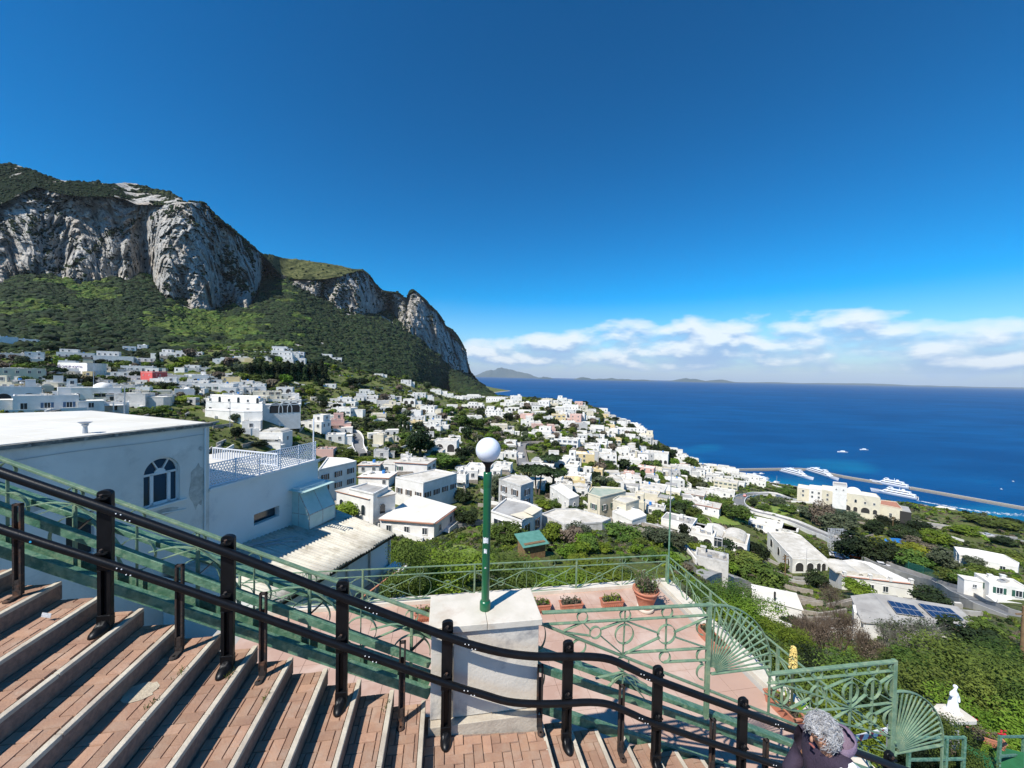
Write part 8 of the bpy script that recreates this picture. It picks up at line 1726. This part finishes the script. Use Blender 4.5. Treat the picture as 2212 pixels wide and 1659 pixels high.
# ================================================================ BARE AND TWIGGY SHRUBS IN THE NEAR RIGHT, HEDGES
def twigs(name, n, seed, mat, leafm=None, spread=.55):
    r = random.Random(seed); b = MB()
    def grow(p, d, ln, rad, dep):
        q = p + d * ln; b.tube([p, p.lerp(q, .5) + Vector((r.uniform(-.04, .04), r.uniform(-.04, .04), 0)) * ln, q], [rad, rad * .85, rad * .65], 3, cap=False)
        if dep == 0: return
        for k in range(3 if dep > 1 else 4):
            dd = (d + Vector((r.gauss(0, spread), r.gauss(0, spread), r.gauss(.1, spread * .6)))).normalized(); grow(q, dd, ln * r.uniform(.6, .85), rad * .62, dep - 1)
    for k in range(n):
        a = r.random() * 6.28; grow(Vector((r.uniform(-.2, .2), r.uniform(-.2, .2), 0)), Vector((math.cos(a) * .55, math.sin(a) * .55, 1)).normalized(), r.uniform(.25, .36), .016, 4)
    return b.mesh(name, [mat])
m_twig = pmat('bare_twigs', (.17, .125, .09), (.10, .075, .055), 5., .95, spec=.1)
m_twig2 = pmat('grey_twigs', (.22, .20, .17), (.13, .12, .10), 5., .95, spec=.1)
TW = [twigs('branches', 17, 1, m_twig), twigs('branches', 17, 2, m_twig2)]; tl_ = [leafy('foliage', lf_dry, 1500, .032, 7, .8, 9, .2), leafy('foliage', lf_olive, 700, .05, 8, .8, 9, .2)]
BS = [('D', 820, 1500, 330, 330, 0, 30), ('D', 960, 1440, 280, 300, 0, 34), ('D', 700, 1440, 240, 220, 0, 34), ('D', 1420, 1480, 330, 240, 1, 30), ('D', 1560, 1430, 280, 200, 1, 36), ('D', 1280, 1430, 220, 180, 1, 36), ('D', 900, 1180, 170, 170, 0, 60), ('D', 1130, 1560, 280, 260, 0, 26), ('D', 620, 1600, 260, 200, 0, 24)]
for k, (reg, x, y, w, h, kd_, Y) in enumerate(BS):
    s_ = .8848 / 2.765; q = D_(reg, x, y); p = at_Y(*q, Y); R0 = w * s_ / F * Y / 2; Hh = h * s_ / F * Y; dz = 0
    root = empty('bare_shrub', tuple(p), f"{'brownish' if kd_ == 0 else 'greyish'} half-bare twiggy shrub below the right fence, {ORD[sorted(range(len(BS)), key=lambda i: BS[i][1]).index(k)]} from left", 'shrub', 'twiggy bare shrubs on the right'); root.rotation_euler.z = k * 1.3
    link('branches', TW[kd_], root, (0, 0, -Hh * .1), None, (R0 * 1.05, R0 * 1.05, Hh * .95)); link('foliage', tl_[kd_], root, (0, 0, Hh * .5), None, (R0, R0, Hh * .52))
hd_m = [leafy('foliage', m_, 9000, .028, 120 + i, .8, 14, .5) for i, m_ in enumerate((lf_mid, lf_bright, lf_mid, lf_dark))]
HD = [(1990, 1560, 250, 130, 17, 0), (2110, 1530, 280, 120, 20, 0), (2215, 1580, 270, 160, 16, 0), (2060, 1490, 220, 70, 26, 0), (1930, 1640, 260, 170, 11, 3), (1850, 1560, 220, 150, 15, 0), (2180, 1630, 240, 120, 12, 1), (1980, 1480, 200, 60, 27, 2), (2230, 1480, 200, 70, 28, 2), (2330, 1640, 240, 200, 12, 0), (2062, 1668, 130, 115, 7.9, 0), (2118, 1650, 90, 70, 8.7, 1), (2010, 1665, 90, 80, 8.4, 3), (1840, 1630, 160, 110, 9.5, 1), (1760, 1480, 160, 90, 18, 3), (2120, 1640, 120, 60, 10, 1), (1690, 1420, 130, 80, 20, 1), (1620, 1360, 150, 80, 24, 1), (1560, 1320, 150, 70, 26, 0), (1680, 1500, 170, 110, 15, 0), (1600, 1430, 150, 100, 16, 3),
      (960, 1290, 260, 110, 17, 1), (1090, 1290, 240, 70, 18, 0), (1330, 1290, 260, 60, 18, 1), (1200, 1295, 260, 60, 18, 1), (880, 1290, 140, 120, 15, 0)]
for k, (px_, py_, w, h, Y, mi) in enumerate(HD):
    p = at_Y(px_, py_, Y); R0 = w / F * Y / 2; Hh = h / F * Y; side_ = 'right' if px_ > 1500 else 'middle'
    root = empty('hedge_shrub', tuple(p), f"dense leafy {'green' if mi == 0 else 'bright green' if mi == 1 else 'dark green'} shrub {'at the lower right' if side_ == 'right' else 'just beyond the far terrace fence'}, {ORD[min(19, sorted([h_ for h_ in HD if (h_[0] > 1500) == (px_ > 1500)], key=lambda h_: h_[0]).index(HD[k]))]} from left", 'shrub', 'dense shrubs at the lower right' if side_ == 'right' else 'shrubs beyond the far fence'); root.rotation_euler.z = k * 2.1
    link('foliage', hd_m[mi], root, (0, 0, Hh * .42), None, (R0 * 1.1, R0 * 1.1, Hh * .62))
    b = MB(); b.tube([(0, 0, -3), (.03, 0, Hh * .4)], [.09, .04], 6); b.build('trunk', [m_bark], root)
# ================================================================ PERSON with curly grey hair and purple jacket
m_skin = pmat('skin', (.50, .27, .17), (.42, .22, .14), 20., .6); m_jack = pmat('purple_jacket', (.030, .020, .038), (.048, .031, .056), 9., .85, .5, 60.); m_hood = pmat('lilac_hood', (.22, .16, .22), (.17, .12, .18), 12., .9, .5, 70.); m_trou = pmat('dark_trousers', (.02, .022, .03), None, rough=.9); m_strap = pmat('white_strap', (.72, .72, .70), None, rough=.7)
hs, ho, hzz = 3.0, 2.55, -2.80
per = empty('person', L(3.1, ho, ztread(3.1)), 'person with curly grey hair in a purple hooded jacket on the stairs', 'person', None, AST); Hb = -per.location.z + CAMZ + hzz     # head centre above feet
# local frame: x along +s, y outward, faces -x
hx = hs - 3.1
V = [(0, 0, .93), (.02, 0, 1.12), (0, 0, 1.34), (-.03, 0, 1.47), (hx + .01, 0, Hb - .06), (hx - .0, 0, Hb + .05),
     (.03, -.17, 1.33), (.06, -.25, 1.10), (-.10, -.27, .92), (.03, .17, 1.33), (.02, .27, 1.10), (-.18, .24, .98),
     (-.0, -.10, .86), (-.06, -.10, .48), (.06, -.10, .07), (-.06, -.10, .03), (0, .10, .86), (-.18, .10, .52), (-.10, .10, .20), (-.24, .10, .16)]
Ed = [(0, 1), (1, 2), (2, 3), (3, 4), (4, 5), (2, 6), (6, 7), (7, 8), (2, 9), (9, 10), (10, 11), (0, 12), (12, 13), (13, 14), (14, 15), (0, 16), (16, 17), (17, 18), (18, 19)]
skinned('body', V, Ed, [(.14, .11), (.12, .10), (.12, .08), .05, (.085, .075), (.095, .08), .04, .036, .03, .04, .036, .03, .085, .058, .038, .035, .085, .058, .038, .035], m_skin, per)
skinned('jacket', [(0, 0, .90), (.02, 0, 1.12), (0.01, 0, 1.34), (-.03, 0, 1.50), (.03, -.17, 1.33), (.06, -.25, 1.10), (-.08, -.28, .95), (.03, .20, 1.37), (.02, .29, 1.12), (-.15, .26, 1.0)], [(0, 1), (1, 2), (2, 3), (2, 4), (4, 5), (5, 6), (2, 7), (7, 8), (8, 9)], [(.20, .16), (.18, .15), (.20, .145), (.105, .095), .085, .068, .055, .085, .068, .055], m_jack, per)
skinned('trousers', [(0, 0, .90), (0, -.10, .84), (-.06, -.10, .48), (.055, -.10, .12), (0, .10, .84), (-.18, .10, .52), (-.10, .10, .24)], [(0, 1), (1, 2), (2, 3), (0, 4), (4, 5), (5, 6)], [(.165, .13), .10, .072, .055, .10, .072, .055], m_trou, per)
for y, x, z in ((-.10, .02, .0), (.10, -.16, .13)):
    bm = bmesh.new(); bmesh.ops.create_uvsphere(bm, u_segments=14, v_segments=8, radius=1.)
    for v in bm.verts: v.co = Vector((v.co.x * .14, v.co.y * .05, max(v.co.z, -.3) * .06 + .02))
    me = bpy.data.meshes.new('shoe'); bm.to_mesh(me); bm.free(); me.materials.append(m_trou); link('shoe', me, per, (x, y, z))
# hands: palm with five fingers
for sy, (x, y, z) in ((-1, (-.13, -.27, .88)), (1, (-.22, .23, .94))):
    VV = [(x, y, z), (x - .03, y, z - .05)]; EE = [(0, 1)]; RRr = [.028, .03]
    for k in range(4):
        oy = (k - 1.5) * .018; i0 = len(VV); VV += [(x - .045, y + oy, z - .085), (x - .06, y + oy, z - .11 + .004 * abs(k - 1)), (x - .055, y + oy, z - .135 + .006 * abs(k - 1))]; EE += [(1, i0), (i0, i0 + 1), (i0 + 1, i0 + 2)]; RRr += [.0095, .009, .008]
    i0 = len(VV); VV += [(x - .035, y - sy * .0 + .03, z - .04), (x - .06, y + .04, z - .07)]; EE += [(0, i0), (i0, i0 + 1)]; RRr += [.011, .009]; skinned('hand', VV, EE, RRr, m_skin, per, 1)
# hood lying on the back of the shoulders
HC = Vector((hx + .0, 0, Hb))
bm = bmesh.new(); bmesh.ops.create_uvsphere(bm, u_segments=24, v_segments=14, radius=1.); bmesh.ops.delete(bm, geom=[v for v in bm.verts if v.co.z > .55 and v.co.x < .3], context='VERTS')
for v in bm.verts: v.co = Vector((v.co.x * .10 + .12, v.co.y * .115, v.co.z * .085 + (.05 * v.co.x)))
me = bpy.data.meshes.new('hood'); bm.to_mesh(me); bm.free(); me.polygons.foreach_set('use_smooth', [True] * len(me.polygons)); me.materials.append(m_hood); o = link('hood', me, per, (-.045, 0, 1.515)); sd_ = o.modifiers.new('solid', 'SOLIDIFY'); sd_.thickness = .012; sb_ = o.modifiers.new('sub', 'SUBSURF'); sb_.levels = 1
# face
b = MB(); b.lathe([(.004, .0), (.012, .008), (.011, .03), (.005, .045)], 8); o = b.build('nose', [m_skin], per, HC + Vector((-.092, 0, -.055)))
for sy in (-1, 1):
    bm = bmesh.new(); bmesh.ops.create_uvsphere(bm, u_segments=10, v_segments=8, radius=.011); me = bpy.data.meshes.new('eye'); bm.to_mesh(me); bm.free(); me.materials.append(m_dark); link('eye', me, per, HC + Vector((-.082, sy * .03, -.005)))
    b = MB(); b.ribbon([(.018 * math.cos(a), 0, .03 * math.sin(a)) for a in np.linspace(0, 6.28, 12, endpoint=False)], .012, .008, (0, 1, 0), closed=True); b.box((0, 0, 0), (.024, .006, .04)); b.build('ear', [m_skin], per, HC + Vector((.0, sy * .083, -.02)))
b = MB(); b.box((-.085, 0, -.085), (.012, .04, .008)); b.build('mouth', [pmat('lips', (.35, .12, .10), None, rough=.6)], per, HC)
# curly hair
m_hair = pmat('grey_hair', (.60, .60, .60), (.34, .33, .33), 25., .6, dirt=(.12, .11, .11), dscale=18., dl=.55, dh=.75)
b = MB(); r = random.Random(21)
for k in range(1500):
    while True:
        d = Vector((r.gauss(0, 1), r.gauss(0, 1), r.gauss(0, 1))).normalized()
        if d.z > (-.85 if d.x > 0 else -.5) and not (d.x < -.45 and d.z < .25): break
    p = Vector((d.x * .098, d.y * .09, d.z * .108)) * r.uniform(.9, 1.05); tdir = (Vector((r.gauss(0, 1), r.gauss(0, 1), r.gauss(-.5, .7)))); tdir = (tdir - d * tdir.dot(d)).normalized(); n = 5; rad = r.uniform(.010, .022); pts = []
    bd = d.cross(tdir); ln = r.uniform(.03, .065)
    for q in range(n + 1):
        f_ = q / n; a = f_ * r.uniform(3.2, 4.4); pts.append(p + d * (f_ * ln * .45 + rad * math.sin(a) * .6) + tdir * (f_ * ln) + bd * rad * math.cos(a) * .7)
    b.tube(pts, .0017, 3, cap=False)
b.build('hair', [m_hair], per, HC + Vector((.012, 0, .02)))
bm = bmesh.new(); bmesh.ops.create_icosphere(bm, subdivisions=3, radius=1.)
for v in bm.verts: v.co = Vector((v.co.x * .108, v.co.y * .102, v.co.z * .115)) * (1 + .05 * math.sin(v.co.x * 31) * math.sin(v.co.y * 27 + v.co.z * 19))
bmesh.ops.delete(bm, geom=[v for v in bm.verts if v.co.z < -.09 or (v.co.x < -.045 and v.co.z < .03)], context='VERTS'); me = bpy.data.meshes.new('hair_mass'); bm.to_mesh(me); bm.free(); me.materials.append(m_hair); link('hair_mass', me, per, HC + Vector((.012, 0, .015)))
b = MB(); b.ribbon([(.20, -.12, 1.2), (.13, -.15, 1.40), (.03, -.155, 1.475), (-.10, -.14, 1.42), (-.20, -.08, 1.2)], .035, .006, (0, 1, .2)); b.build('bag_strap', [m_strap], per)
# ================================================================ HAZE over the bay (one even, closed box of pale air)
m_hz = bpy.data.materials.new('haze'); m_hz.use_nodes = True; t = m_hz.node_tree; t.nodes.clear(); pv = N(t, 'ShaderNodeVolumePrincipled'); pv.inputs['Color'].default_value = (.86, .94, 1., 1); pv.inputs['Density'].default_value = 1.6e-5; pv.inputs['Anisotropy'].default_value = 0.
ou = N(t, 'ShaderNodeOutputMaterial'); t.links.new(pv.outputs[0], ou.inputs['Volume'])
b = MB(); b.box((0, 0, 600), (96000, 96000, 1400)); tag(b.build('haze', [m_hz]), 'thin pale haze fading the far islands over the bay', kind='stuff')
